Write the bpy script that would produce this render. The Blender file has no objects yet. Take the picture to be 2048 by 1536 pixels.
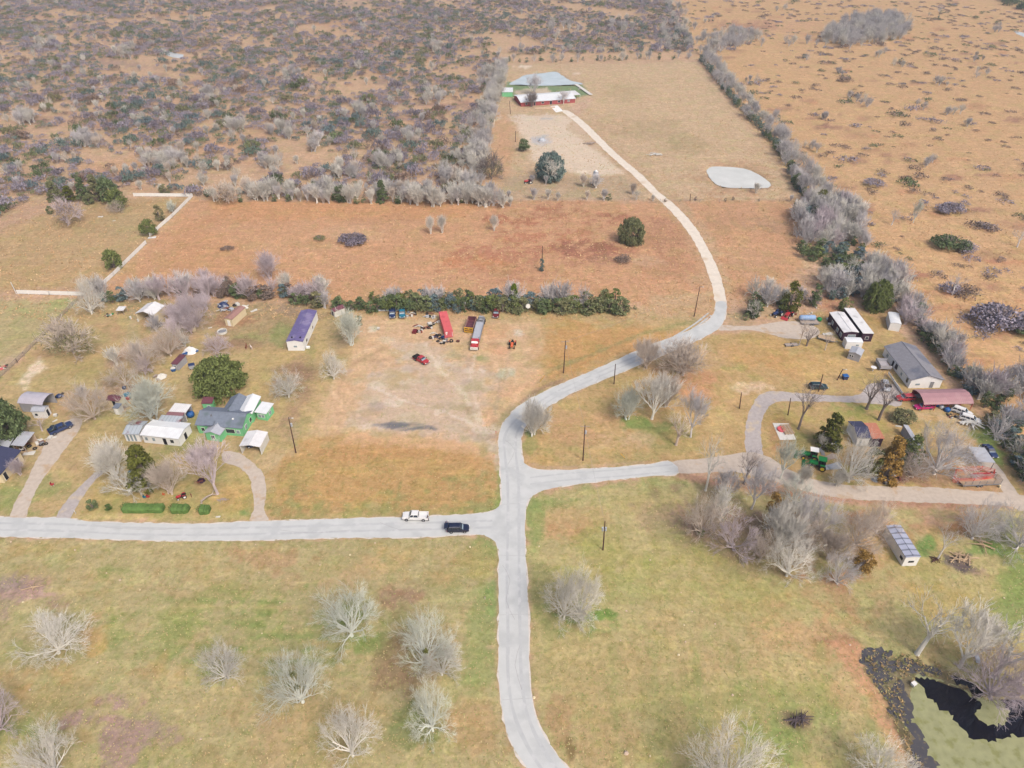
import bpy, math, random, time
import numpy as np
from mathutils import Vector, Matrix
from mathutils.geometry import tessellate_polygon
C = bpy.context.scene.collection
sc = bpy.context.scene
R = math.radians
# ---------------------------------------------------------------- camera
H = 118.0; TH = R(36.7); F = 1420.0            # drone height, tilt below the horizon, focal length for a 2048 px frame
CT, ST = math.cos(TH), math.sin(TH)
cam = bpy.data.cameras.new("Camera"); cam_o = bpy.data.objects.new("Camera", cam); C.objects.link(cam_o)
cam.sensor_width = 36; cam.lens = 36*F/2048; cam.clip_start = 1; cam.clip_end = 30000
cam_o.location = (0, 0, H); cam_o.rotation_euler = (R(90)-TH, 0, 0)
sc.camera = cam_o
# ---------------------------------------------------------------- world and sun (bright overcast winter day)
SUN_EL, SUN_AZ = R(50), R(145)                 # azimuth clockwise from +Y: behind and right of the camera
w = bpy.data.worlds.new("World"); sc.world = w; w.use_nodes = True
nt = w.node_tree; bg = nt.nodes["Background"]
sky = nt.nodes.new("ShaderNodeTexSky"); sky.sky_type = 'NISHITA'; sky.sun_disc = False
sky.sun_elevation = SUN_EL; sky.sun_rotation = SUN_AZ; sky.air_density = 1.0; sky.dust_density = 7.0; sky.ozone_density = 1.0
nt.links.new(sky.outputs[0], bg.inputs[0]); bg.inputs[1].default_value = 0.14
sun = bpy.data.lights.new("Sun", 'SUN'); sun.energy = 1.3; sun.angle = R(14); sun.color = (1.0, 0.95, 0.88)
sun_o = bpy.data.objects.new("Sun", sun); C.objects.link(sun_o); sun_o.location = (0, 0, 300)
sun_o.rotation_euler = (R(90)-SUN_EL, 0, math.pi-SUN_AZ)
sc.view_settings.view_transform = 'Standard'; sc.view_settings.look = 'None'
sc.view_settings.gamma = 1; sc.view_settings.exposure = 0.43
sc.cycles.max_bounces = 5; sc.cycles.diffuse_bounces = 2; sc.cycles.glossy_bounces = 2; sc.cycles.transmission_bounces = 2
sc.cycles.volume_bounces = 0; sc.cycles.volume_step_rate = 1
K = 1.42                                        # display value of a white surface lit by this sky
# ---------------------------------------------------------------- picture -> place
def P(px, py, z=0.0):
    u = (px-1024)/F; v = (py-768)/F
    t = (H-z)/(ST+v*CT)
    return Vector((u*t, (CT-v*ST)*t, z))
def S(py): return (ST+(py-768)/F*CT)*F/H       # pixels of the 2048 frame per metre on the ground
def zat(Y, py):
    v = (py-768)/F
    return H-Y*(ST+v*CT)/(CT-v*ST)
def lin(c):
    c = c/255.0
    return c/12.92 if c <= 0.04045 else ((c+0.055)/1.055)**2.4
def A(r, g, b): return tuple(min(0.86, lin(x)/K) for x in (r, g, b))     # albedo that shows as about this sRGB
# ---------------------------------------------------------------- materials
MATS = {}
def nnode(nt, kind, **kw):
    n = nt.nodes.new(kind)
    for k, v in kw.items():
        if k in n.inputs: n.inputs[k].default_value = v
        else: setattr(n, k, v)
    return n
def mat(name, rgb, rough=0.8, amt=0.18, scale=2.0, metal=0.0, spec=0.3, island=0.0, objvar=0.0, stripe=None, stain=None, bump=0.0, huevar=None):
    """procedural surface: base colour broken by noise; optional per-leaf and per-object variation, ribs, stains"""
    if name in MATS: return MATS[name]
    m = bpy.data.materials.new(name); m.use_nodes = True; nt = m.node_tree; L = nt.links.new
    b = nt.nodes["Principled BSDF"]; b.inputs["Roughness"].default_value = rough; b.inputs["Metallic"].default_value = metal
    b.inputs["Specular IOR Level"].default_value = spec
    col = A(*rgb)+(1,)
    tc = nnode(nt, "ShaderNodeTexCoord")
    nz = nnode(nt, "ShaderNodeTexNoise", Scale=scale, Detail=4.0); L(tc.outputs["Object"], nz.inputs["Vector"])
    mr = nnode(nt, "ShaderNodeMapRange"); mr.inputs[1].default_value = 0.25; mr.inputs[2].default_value = 0.75
    mr.inputs[3].default_value = 1-amt; mr.inputs[4].default_value = 1+amt; L(nz.outputs["Fac"], mr.inputs[0])
    fac = mr.outputs[0]
    def times(a, bsock):
        k = nnode(nt, "ShaderNodeMath", operation='MULTIPLY'); L(a, k.inputs[0]); L(bsock, k.inputs[1]); return k.outputs[0]
    def rng(sock, lo, hi):
        k = nnode(nt, "ShaderNodeMapRange"); k.inputs[3].default_value = lo; k.inputs[4].default_value = hi; L(sock, k.inputs[0]); return k.outputs[0]
    if island:
        g = nnode(nt, "ShaderNodeNewGeometry"); fac = times(fac, rng(g.outputs["Random Per Island"], 1-island, 1+island))
    if objvar:
        oi = nnode(nt, "ShaderNodeObjectInfo"); fac = times(fac, rng(oi.outputs["Random"], 1-objvar, 1+objvar))
    base = nnode(nt, "ShaderNodeRGB"); base.outputs[0].default_value = col; cs = base.outputs[0]
    if huevar:
        oi = nnode(nt, "ShaderNodeObjectInfo"); mx = nnode(nt, "ShaderNodeMix", data_type='RGBA')
        L(oi.outputs["Random"], mx.inputs[0]); L(cs, mx.inputs[6]); mx.inputs[7].default_value = A(*huevar)+(1,); cs = mx.outputs[2]
    if stain:
        rgb2, lo, sc2 = stain
        n2 = nnode(nt, "ShaderNodeTexNoise", Scale=sc2, Detail=5.0); L(tc.outputs["Object"], n2.inputs["Vector"])
        rp = nnode(nt, "ShaderNodeMapRange"); rp.inputs[1].default_value = lo; rp.inputs[2].default_value = lo+0.12; L(n2.outputs["Fac"], rp.inputs[0])
        mx = nnode(nt, "ShaderNodeMix", data_type='RGBA'); L(rp.outputs[0], mx.inputs[0]); L(cs, mx.inputs[6])
        mx.inputs[7].default_value = A(*rgb2)+(1,); cs = mx.outputs[2]
    hs = nz.outputs["Fac"]
    if stripe:
        per, axis, depth = stripe
        sx = nnode(nt, "ShaderNodeSeparateXYZ"); L(tc.outputs["Object"], sx.inputs[0])
        mu = nnode(nt, "ShaderNodeMath", operation='MULTIPLY'); L(sx.outputs[axis], mu.inputs[0]); mu.inputs[1].default_value = 2*math.pi/per
        sn = nnode(nt, "ShaderNodeMath", operation='SINE'); L(mu.outputs[0], sn.inputs[0])
        k = nnode(nt, "ShaderNodeMapRange"); k.inputs[1].default_value = 0.55; k.inputs[2].default_value = 1.0
        k.inputs[3].default_value = 1.0; k.inputs[4].default_value = 1-depth; L(sn.outputs[0], k.inputs[0]); fac = times(fac, k.outputs[0]); hs = sn.outputs[0]
    vm = nnode(nt, "ShaderNodeVectorMath", operation='SCALE'); L(cs, vm.inputs[0]); L(fac, vm.inputs["Scale"])
    L(vm.outputs[0], b.inputs["Base Color"])
    if bump:
        bp = nnode(nt, "ShaderNodeBump", Strength=bump, Distance=0.05); L(hs, bp.inputs["Height"]); L(bp.outputs[0], b.inputs["Normal"])
    MATS[name] = m
    return m
# ---------------------------------------------------------------- mesh builder
class MB:
    def __init__(s): s.v = []; s.f = []; s.m = []
    def add(s, vs, fs, mi=0):
        o = len(s.v); s.v += [tuple(p) for p in vs]; s.f += [tuple(i+o for i in f) for f in fs]; s.m += [mi]*len(fs); return s
    def box(s, x0, x1, y0, y1, z0, z1, mi=0):
        return s.add([(x0,y0,z0),(x1,y0,z0),(x1,y1,z0),(x0,y1,z0),(x0,y0,z1),(x1,y0,z1),(x1,y1,z1),(x0,y1,z1)],
                     [(3,2,1,0),(4,5,6,7),(0,1,5,4),(1,2,6,5),(2,3,7,6),(3,0,4,7)], mi)
    def cbox(s, c, d, rz=0.0, mi=0, rx=0.0, ry=0.0):
        M = Matrix.Translation(c) @ Matrix.Rotation(rz, 4, 'Z') @ Matrix.Rotation(ry, 4, 'Y') @ Matrix.Rotation(rx, 4, 'X')
        b = MB().box(-d[0]/2, d[0]/2, -d[1]/2, d[1]/2, -d[2]/2, d[2]/2)
        return s.add([M @ Vector(p) for p in b.v], b.f, mi)
    def prism(s, poly, z0, z1, mi=0):
        n = len(poly); return s.add([(x,y,z0) for x,y in poly]+[(x,y,z1) for x,y in poly],
            [tuple(reversed(range(n))), tuple(range(n,2*n))]+[(i,(i+1)%n,n+(i+1)%n,n+i) for i in range(n)], mi)
    def loft(s, secs, mi=0, caps=True):
        n = len(secs[0]); vs = [p for q in secs for p in q]; fs = []
        for k in range(len(secs)-1):
            for i in range(n):
                j = (i+1) % n; fs.append((k*n+i, k*n+j, (k+1)*n+j, (k+1)*n+i))
        if caps: fs += [tuple(reversed(range(n))), tuple(range((len(secs)-1)*n, len(secs)*n))]
        return s.add(vs, fs, mi)
    def tube(s, pts, rad, n=6, mi=0, caps=True):
        pts = [Vector(p) for p in pts]; secs = []
        if not isinstance(rad, (list, tuple)): rad = [rad]*len(pts)
        for i, p in enumerate(pts):
            d = (pts[min(i+1, len(pts)-1)]-pts[max(i-1, 0)]).normalized()
            a = Vector((0,0,1)) if abs(d.z) < 0.9 else Vector((1,0,0))
            u = d.cross(a).normalized(); v = d.cross(u)
            secs.append([p+(u*math.cos(t)+v*math.sin(t))*rad[i] for t in [2*math.pi*k/n for k in range(n)]])
        return s.loft(secs, mi, caps)
    def cyl(s, c, r, z0, z1, n=12, mi=0, r2=None): return s.tube([(c[0],c[1],z0),(c[0],c[1],z1)], [r, r if r2 is None else r2], n, mi)
    def wheel(s, c, r, wd, mi=0, n=12): return s.tube([(c[0],c[1]-wd/2,c[2]),(c[0],c[1]+wd/2,c[2])], r, n, mi)
    def ring(s, c, R0, r, n=14, k=6, mi=0, axis='z'):
        vs = []; fs = []
        for i in range(n):
            a = 2*math.pi*i/n
            for j in range(k):
                b = 2*math.pi*j/k; q = (R0+r*math.cos(b)); p = (q*math.cos(a), q*math.sin(a), r*math.sin(b))
                if axis == 'y': p = (p[0], p[2], p[1])
                vs.append((c[0]+p[0], c[1]+p[1], c[2]+p[2])); fs.append((i*k+j, ((i+1)%n)*k+j, ((i+1)%n)*k+(j+1)%k, i*k+(j+1)%k))
        return s.add(vs, fs, mi)
    def mesh(s, name, mats, smooth=False):
        me = bpy.data.meshes.new(name); me.from_pydata(s.v, [], s.f)
        for m in mats: me.materials.append(m)
        if len(mats) > 1: me.polygons.foreach_set("material_index", s.m)
        if smooth: me.polygons.foreach_set("use_smooth", [True]*len(s.f))
        me.update(); return me
    def build(s, name, m, parent=None, smooth=False):
        me = s.mesh(name, m if isinstance(m, list) else [m], smooth)
        o = bpy.data.objects.new(name, me); C.objects.link(o); o.parent = parent; return o
def tag(o, label=None, cat=None, group=None, kind=None):
    if label: o['label'] = label
    if cat: o['category'] = cat
    if group: o['group'] = group
    if kind: o['kind'] = kind
    return o
def thing(name, label, cat, loc, rz=0.0, group=None):
    o = bpy.data.objects.new(name, None); C.objects.link(o); o.location = loc; o.rotation_euler = (0,0,rz); o.empty_display_size = 0.2
    return tag(o, label, cat, group)
def struct(o, kind='structure'): o['kind'] = kind; return o
def copy_tree(o, parent=None):
    c = o.copy(); C.objects.link(c); c.parent = parent
    for ch in o.children: copy_tree(ch, c)
    return c
def smooth_line(pts, step=3.0, closed=False):
    """Catmull-Rom through ground points"""
    q = [P(*p).to_2d() if not isinstance(p, Vector) else p for p in pts]; out = []; n = len(q)
    rng = range(n if closed else n-1)
    for i in rng:
        g = (lambda k: q[k % n]) if closed else (lambda k: q[max(0, min(n-1, k))])
        p0, p1, p2, p3 = g(i-1), g(i), g(i+1), g(i+2)
        m = max(1, int((p2-p1).length/step))
        for k in range(m):
            t = k/m
            out.append(0.5*((2*p1)+(p2-p0)*t+(2*p0-5*p1+4*p2-p3)*t*t+(3*p1-p0-3*p2+p3)*t**3))
    if not closed: out.append(q[-1])
    return out
OUTLINES = []
def sheet(name, outline, z, m, rough=0.15, step=2.0, seed=1, label=None):
    rnd = random.Random(seed); pts = smooth_line(outline, step, True)
    pts = [Vector((p.x+rnd.uniform(-rough, rough), p.y+rnd.uniform(-rough, rough), z)) for p in pts]
    OUTLINES.append((name, np.array([(p.x, p.y) for p in pts]))); tris = tessellate_polygon([pts]); mb = MB(); mb.v = [tuple(p) for p in pts]
    for t in tris:
        a, b, c = (pts[i] for i in t)
        mb.f.append(t if (b-a).cross(c-a).z > 0 else t[::-1]); mb.m.append(0)
    return struct(mb.build(name, m))
# ================================================================ GROUND
def grid_noise(X, Y, scale, seed):
    r = np.random.RandomState(seed); T = r.rand(256, 256)
    x = X/scale+1000; y = Y/scale+1000; xi = np.floor(x).astype(int); yi = np.floor(y).astype(int); fx = x-xi; fy = y-yi
    fx = fx*fx*(3-2*fx); fy = fy*fy*(3-2*fy); g = lambda a, b: T[a % 256, b % 256]
    return ((g(xi,yi)*(1-fx)+g(xi+1,yi)*fx)*(1-fy)+(g(xi,yi+1)*(1-fx)+g(xi+1,yi+1)*fx)*fy)*2-1
rows = [-400.0, -120.0, -20.0, 12.0, 30.0]; y = 42.0
while y < 900: rows.append(y); y += max(0.35, 1.5*(y*y+H*H)/(H*0.5*F)/1.0)
rows += [960.0, 1100.0, 1500.0, 2500.0, 6000.0, 15000.0]
NU = 820; us = [-60.0, -12.0, -4.0, -2.0, -1.4]+list(np.linspace(-1.12, 1.12, NU))+[1.4, 2.0, 4.0, 12.0, 60.0]
rows = np.array(rows); us = np.array(us)
wid = np.where(rows > 0, 0.74*rows+62, 62.0)
GX = us[None, :]*wid[:, None]; GY = np.repeat(rows[:, None], len(us), 1)
nr, nc = GX.shape
N3 = grid_noise(GX, GY, 2.2, 1); N8 = grid_noise(GX, GY, 7, 2)*0.6+grid_noise(GX, GY, 3.3, 3)*0.4; N1 = grid_noise(GX, GY, .9, 6); N25 = grid_noise(GX, GY, 24, 4)
def srgb(c): return np.array([lin(x)/K for x in c])
COL = np.zeros((nr, nc, 3)); COL[:] = srgb((200, 162, 132)); VAR = np.full((nr, nc), 1.0)
def poly_mask(pts, feather, warp):
    q = [P(*p) for p in pts]; xs = [p.x for p in q]; ys = [p.y for p in q]; m = feather+warp+1
    r0, r1 = np.searchsorted(rows, min(ys)-m), np.searchsorted(rows, max(ys)+m)
    X = GX[r0:r1]; Y = GY[r0:r1]; d = np.full(X.shape, 1e9); ins = np.zeros(X.shape, bool)
    for i in range(len(q)):
        a, b = q[i], q[(i+1) % len(q)]; ex, ey = b.x-a.x, b.y-a.y; L2 = ex*ex+ey*ey+1e-9
        t = np.clip(((X-a.x)*ex+(Y-a.y)*ey)/L2, 0, 1); d = np.minimum(d, np.hypot(X-a.x-t*ex, Y-a.y-t*ey))
        c = ((a.y > Y) != (b.y > Y)) & (X < ex*(Y-a.y)/(ey if abs(ey) > 1e-9 else 1e-9)+a.x); ins ^= c
    feather = feather*.65+.15; sd = np.where(ins, d, -d)+warp*(.7*N8[r0:r1]+.6*N3[r0:r1]+.15*N25[r0:r1])+(.25+.35*warp)*N1[r0:r1]
    t = np.clip((sd+feather)/(2*feather), 0, 1); return r0, r1, t*t*(3-2*t)
def paint(pts, rgb, feather=1.5, warp=1.0, s=1.0, var=None):
    r0, r1, m = poly_mask(pts, feather, warp); m = (m*s)[..., None]
    COL[r0:r1] = COL[r0:r1]*(1-m)+srgb(rgb)*m
    if var is not None: VAR[r0:r1] = VAR[r0:r1]*(1-m[..., 0])+var*m[..., 0]
def spot(px, py, rx, ry, rgb, s=0.8, feather=None, warp=None, var=None):
    k = S(py); rm = rx/k; f = feather if feather else max(0.4, rm*0.45); wv = warp if warp is not None else rm*0.6
    paint([(px+rx*math.cos(a), py+ry*math.sin(a)) for a in [i*math.pi/6 for i in range(12)]], rgb, f, wv, s, var)
def stroke(pts, wpx, rgb, s=0.8, feather=0.5, warp=0.4, var=None):
    """a worn strip along picture points, wpx wide"""
    up = []; dn = []
    for i, (x, y) in enumerate(pts):
        a = pts[max(0, i-1)]; b = pts[min(len(pts)-1, i+1)]; dx, dy = b[0]-a[0], b[1]-a[1]; l = math.hypot(dx, dy)+1e-6
        wv = wpx[i] if isinstance(wpx, (list, tuple)) else wpx
        up.append((x-dy/l*wv/2, y+dx/l*wv/2)); dn.append((x+dy/l*wv/2, y-dx/l*wv/2))
    paint(up+dn[::-1], rgb, feather, warp, s, var)
_r = random.Random(5)
# --- large fields (colours of the grass and soil themselves)
paint([(-300,-40),(1400,-40),(1400,118),(1000,128),(960,405),(400,398),(60,420),(-300,520)], (204,166,132), 6, 5)
paint([(1340,-40),(2400,-40),(2400,1000),(2040,950),(1900,720),(1800,600),(1720,480),(1600,390),(1400,115)], (208,164,114), 6, 5)
spot(1560,52,120,14,(208,160,118)); spot(1490,52,75,9,(176,126,104),0.7); spot(1050,12,50,6,(214,172,128)); spot(330,75,90,12,(205,165,130),.6); spot(560,20,160,6,(212,178,145),.6)
paint([(150,335),(500,270),(520,282),(220,352)], (208,160,118), 4, 4, .7)
paint([(1860,300),(2300,300),(2300,560),(1900,520)], (206,164,116), 20, 10, .6)
for i in range(230):                             # bare reddish mats and straw patches of the two pastures
    x = _r.uniform(1420, 2060); y_ = _r.uniform(5, 740)
    if y_ < (x-1400)*1.28+90: spot(x, y_, _r.uniform(8, 40)*(.35+y_/700), _r.uniform(2, 7)*(.4+y_/500), _r.choice([(170,118,100),(160,110,98),(186,130,96),(214,172,122),(216,170,116),(204,140,96)]), _r.uniform(.4, .75))
for i in range(200):
    x = _r.uniform(-20, 990); y_ = _r.uniform(0, 385); spot(x, y_, _r.uniform(10, 50), _r.uniform(2, 7), _r.choice([(160,126,118),(206,162,124),(184,138,116),(150,124,124),(200,150,110)]), _r.uniform(.3, .7))
# ranch meadow
paint([(1003,130),(1395,124),(1600,392),(1590,400),(1290,400),(1000,400),(945,400)], (203,172,136), 3, 2)
paint([(1160,140),(1390,128),(1540,300),(1590,392),(1500,395),(1380,330),(1210,235),(1150,215)], (206,174,136), 8, 6, .8)
spot(1300,260,70,22,(174,150,112),.45); spot(1370,290,45,18,(168,150,104),.45); spot(1250,185,40,18,(186,162,120),.5); spot(1190,260,60,25,(196,160,124),.4)
paint([(945,200),(1030,235),(1035,300),(1000,370),(950,395)], (204,158,116), 6, 4, .8)
paint([(1140,248),(1175,262),(1235,310),(1270,345),(1255,352),(1200,320),(1160,280)], (186,144,104), 2, 1, .8)
paint([(1032,233),(1120,230),(1160,238),(1190,285),(1235,330),(1260,348),(1220,352),(1150,350),(1100,330),(1065,320),(1055,290),(1038,262)], (222,200,176), 3, 2, .95, .5)
spot(1085,279,20,10,(188,188,196),.85); spot(1055,236,50,4,(215,198,180)); spot(1098,236,16,3,(180,182,190),.8); spot(1170,345,22,4,(238,222,202)); spot(1183,287,10,4,(176,146,116),.6)
paint([(1012,162),(1100,168),(1165,170),(1180,190),(1150,196),(1010,196)], (104,148,98), 2, 1, .85)
paint([(1030,180),(1095,175),(1108,190),(1090,206),(1035,205)], (210,190,166), 1, .6, .95, .5)
spot(1045,133,20,3,(238,222,208)); spot(1155,146,10,2,(230,208,190)); paint([(1140,205),(1185,192),(1178,210),(1150,235),(1140,225)], (208,170,146), 2, 1, .8)
spot(1010,290,12,60,(206,158,118),.6)
paint([(1000,352),(1260,352),(1290,395),(1000,398)], (186,160,130), 3, 3, .8)
spot(1475,356,80,34,(196,152,116),.75,2); spot(1475,356,68,24,(176,150,112),.5)
# orange field between the tree rows
paint([(385,395),(560,402),(1290,402),(1600,400),(1600,545),(1470,600),(1440,640),(1250,606),(760,608),(200,585),(270,510)], (205,154,112), 3, 3)
paint([(420,402),(1000,405),(900,440),(470,440)], (208,150,98), 4, 4, .8)
paint([(370,430),(520,520),(470,560),(330,540)], (204,148,98), 6, 4, .5)
for x, y, rx, ry, c, s in [(1180,505,90,16,(172,106,82),.6),(950,525,70,12,(196,124,76),.75),(1100,470,90,10,(188,118,84),.7),(1170,498,55,13,(150,92,76),.6),(1050,442,60,6,(184,108,76),.6),
    (1230,440,60,6,(180,118,90),.6),(1330,470,50,30,(178,126,96),.6),(1340,530,60,25,(184,130,98),.6),(1240,520,60,8,(168,128,104),.5),(1000,505,80,8,(180,112,86),.7),(700,470,60,16,(214,172,134),.5),
    (560,500,60,20,(204,158,118),.5),(1290,520,30,9,(214,180,144),.5),(1160,575,300,8,(200,150,112),.5),(880,560,80,6,(206,158,122),.5),(1450,440,60,20,(186,142,106),.55),(1540,450,50,14,(166,134,110),.5),
    (1420,560,40,12,(196,162,124),.6),(1500,520,50,30,(198,154,116),.6),(500,440,90,12,(198,140,94),.4),(1120,430,120,5,(164,96,70),.55),(760,440,60,6,(190,140,104),.5),(1060,545,120,6,(186,128,96),.5),
    (460,556,30,5,(150,130,130),.5),(1310,405,14,2,(140,120,100),.7)]: spot(x,y,rx,ry,c,s)
stroke([(1335,395),(1390,460),(1415,540),(1425,590)], 40, (196,156,116), .6, 2, 2)
paint([(1300,590),(1420,585),(1425,620),(1300,612)], (196,168,128), 3, 2, .7)
# paddock inside the white fence, and the pasture below
paint([(-300,520),(60,440),(110,412),(270,395),(385,395),(205,575),(-300,600)], (190,158,112), 3, 3)
paint([(-300,560),(-20,480),(110,415),(80,400),(-300,470)], (190,152,122), 3, 4, .6); spot(60,520,140,8,(174,154,116),.4); spot(250,450,60,30,(182,160,112),.5); spot(90,545,180,14,(200,160,108),.4); spot(320,410,40,10,(184,152,98),.5); spot(140,400,40,25,(174,150,128),.5)
paint([(-300,598),(170,598),(0,755),(-300,1000)], (182,166,118), 2, 2); spot(115,610,60,10,(160,168,98),.6); stroke([(120,660),(60,700),(0,735)], 16, (196,168,146), .6, 2, 2)
# settled land
paint([(165,600),(760,612),(1250,622),(1440,650),(1440,660),(1130,765),(1010,840),(1002,1045),(-300,1045),(-300,760),(0,755)], (188,162,112), 2, 2)
paint([(250,600),(560,610),(690,625),(690,700),(560,700),(420,680),(240,640)], (166,144,106), 4, 3, .7)
spot(560,672,24,26,(140,150,86),.7); spot(500,672,40,18,(156,152,92),.6); spot(470,640,50,22,(164,112,88),.6); spot(560,618,50,10,(158,132,112),.7); spot(460,688,60,12,(150,108,94),.6); spot(380,640,40,30,(172,150,120),.6)
paint([(350,540),(470,548),(440,566),(360,560)], (176,142,122), 3, 3, .4)
spot(130,680,100,20,(168,156,104),.5); spot(180,715,110,10,(182,134,100),.55); spot(330,690,60,30,(182,146,124),.6); spot(200,740,60,14,(150,134,76),.5); spot(290,610,60,18,(158,150,98),.5); spot(250,660,60,14,(190,146,112),.5)
spot(265,650,12,40,(190,172,132),.4); stroke([(255,690),(235,710),(215,735)], 18, (198,162,138), .7, 1, 1)
stroke([(88,725),(62,745),(42,775)], [26,22,18], (228,206,186), .85, 1, 1)
spot(150,730,60,25,(180,158,106),.5); spot(230,835,40,10,(140,152,76),.5); spot(150,800,50,26,(186,146,108),.6); spot(240,780,50,16,(166,134,122),.6); spot(100,760,60,16,(172,158,98),.4)
spot(215,860,60,24,(182,160,108),.6); spot(60,980,60,20,(150,154,92),.6); spot(30,1000,50,24,(144,156,88),.5); spot(50,930,30,30,(172,140,112),.4); spot(85,895,30,12,(206,170,148),.7)
spot(380,860,30,30,(150,158,90),.6); spot(365,905,50,12,(140,142,84),.6); spot(440,740,110,30,(196,170,112),.5)
# plot of the green house
paint([(500,700),(620,705),(640,760),(560,800),(500,790)], (190,164,104), 3, 3, .6); paint([(540,740),(600,712),(645,730),(640,790),(605,850),(585,890),(560,850),(590,800),(555,790)], (160,128,104), 4, 3, .75)
spot(605,745,24,18,(152,112,92),.5); spot(578,780,30,10,(178,170,98),.5); spot(590,870,16,26,(178,160,122),.4); spot(670,757,22,8,(150,158,78),.6); paint([(470,890),(560,900),(620,880),(640,920),(560,950),(520,930)], (198,176,134), 3, 2, .6)
stroke([(640,640),(650,720),(630,800),(610,880),(590,940)], 30, (202,174,112), .5, 3, 3)
# junk lot: bare trampled soil and grey gravel
paint([(690,640),(760,632),(1070,640),(1100,700),(1060,800),(1000,870),(990,930),(860,885),(700,880),(620,870),(650,780),(700,720)], (212,174,136), 4, 3, .9, .8)
paint([(790,690),(860,685),(880,720),(900,740),(990,745),(985,790),(960,830),(960,862),(995,905),(985,925),(940,900),(880,880),(780,870),(700,850),(695,810),(740,780),(720,760),(760,735),(800,720)], (204,178,154), 3, 4, .9, .6)
paint([(770,735),(840,735),(850,765),(800,780),(770,765)], (190,160,112), 3, 3, .6)
spot(842,712,50,16,(206,188,168),.6); paint([(748,850),(800,843),(850,848),(890,855),(870,862),(800,862)], (122,120,126), .7, 1.0, 1, .5)
spot(880,625,120,10,(206,160,116),.6); spot(990,665,30,18,(212,158,110),.5); spot(1000,700,24,8,(216,160,118),.6); spot(960,716,14,5,(150,154,96),.8); spot(1012,745,18,11,(190,188,170),.7); spot(1035,668,10,8,(214,204,190),.7); spot(1000,655,14,6,(202,164,118),.6)
spot(745,658,10,4,(200,196,180),.7); spot(770,680,12,6,(200,192,168),.5); paint([(1100,640),(1440,655),(1200,730),(1090,775),(1075,700)], (198,150,88), 5, 4, .9)
paint([(1250,612),(1420,622),(1440,655),(1340,665),(1270,640)], (198,164,118), 4, 3, .6)
stroke([(965,850),(985,820),(1030,780),(1090,750)], 22, (216,170,130), .6, 2, 2); stroke([(975,870),(1010,835),(1060,795),(1120,765)], 12, (152,148,98), .6, 1.5, 1)
paint([(600,880),(700,868),(850,878),(960,905),(995,930),(1000,1020),(960,1024),(540,1038),(535,960),(560,920)], (192,152,92), 3, 3, .95)
paint([(640,895),(820,890),(960,915),(965,930),(800,925),(640,920)], (196,146,90), 4, 3, .7); paint([(700,862),(860,872),(990,900),(985,912),(840,893),(690,885)], (214,170,126), 2, 2, .8)
spot(600,960,50,26,(168,152,84),.5); spot(760,1030,180,6,(140,152,86),.5); stroke([(1000,930),(1001,1000),(990,1020),(950,1026)], 12, (122,158,84), .8, .8, .5); spot(960,975,50,20,(186,150,94),.4); spot(700,980,80,30,(190,150,88),.5)
stroke([(985,865),(993,900),(996,940)], 8, (206,184,164), .8, .6, .4)
for pts, w_, c in [([(850,690),(880,740),(930,790),(960,850),(985,900)],7,(222,204,184)),([(838,730),(850,790),(900,840),(960,870),(990,895)],6,(186,166,148)),([(740,770),(800,800),(880,820),(950,850)],6,(222,206,190)),([(700,830),(660,780),(690,720),(760,690)],7,(218,186,148)),([(712,835),(676,782),(704,728),(768,697)],6,(186,152,118)),
    ([(900,700),(960,730),(1000,760),(990,830)],6,(186,160,136)),([(790,860),(870,845),(940,870),(985,905)],5,(190,170,150)),([(950,710),(940,760),(955,820),(975,870)],6,(220,200,180)),([(1020,700),(1010,760),(985,820)],6,(190,160,130))]: stroke(pts, w_, c, .6, .35, .5)
for i in range(60): spot(_r.uniform(700,990), _r.uniform(690,880), _r.uniform(5,26), _r.uniform(2,8), _r.choice([(190,172,158),(222,206,190),(196,160,122),(170,160,118),(178,160,148)]), _r.uniform(.3,.6))
for i in range(150):
    x = _r.uniform(0,2048); y_ = _r.uniform(1080,1536); spot(x, y_, _r.uniform(6,40), _r.uniform(3,14), _r.choice([(150,150,88),(200,174,126),(140,148,80),(188,150,108),(168,142,96),(196,170,116)]), _r.uniform(.25,.55))
for i in range(120):
    x = _r.uniform(0,1500); y_ = _r.uniform(630,1030); spot(x, y_, _r.uniform(5,26), _r.uniform(2,9), _r.choice([(150,146,90),(204,174,124),(160,124,94),(196,160,108),(140,146,84)]), _r.uniform(.2,.5))
# front garden of the left plot
paint([(150,1030),(200,950),(260,905),(430,910),(480,930),(505,990),(500,1035),(300,1040)], (186,162,98), 2, 2, .8); spot(470,1000,40,30,(196,156,92),.5); spot(300,905,50,16,(150,146,96),.5); spot(400,965,10,5,(128,84,72),.8)
spot(490,1026,10,6,(120,158,88),.8); paint([(180,1028),(500,1030),(500,1042),(130,1040)], (206,182,118), .8, .6, .6)
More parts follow.
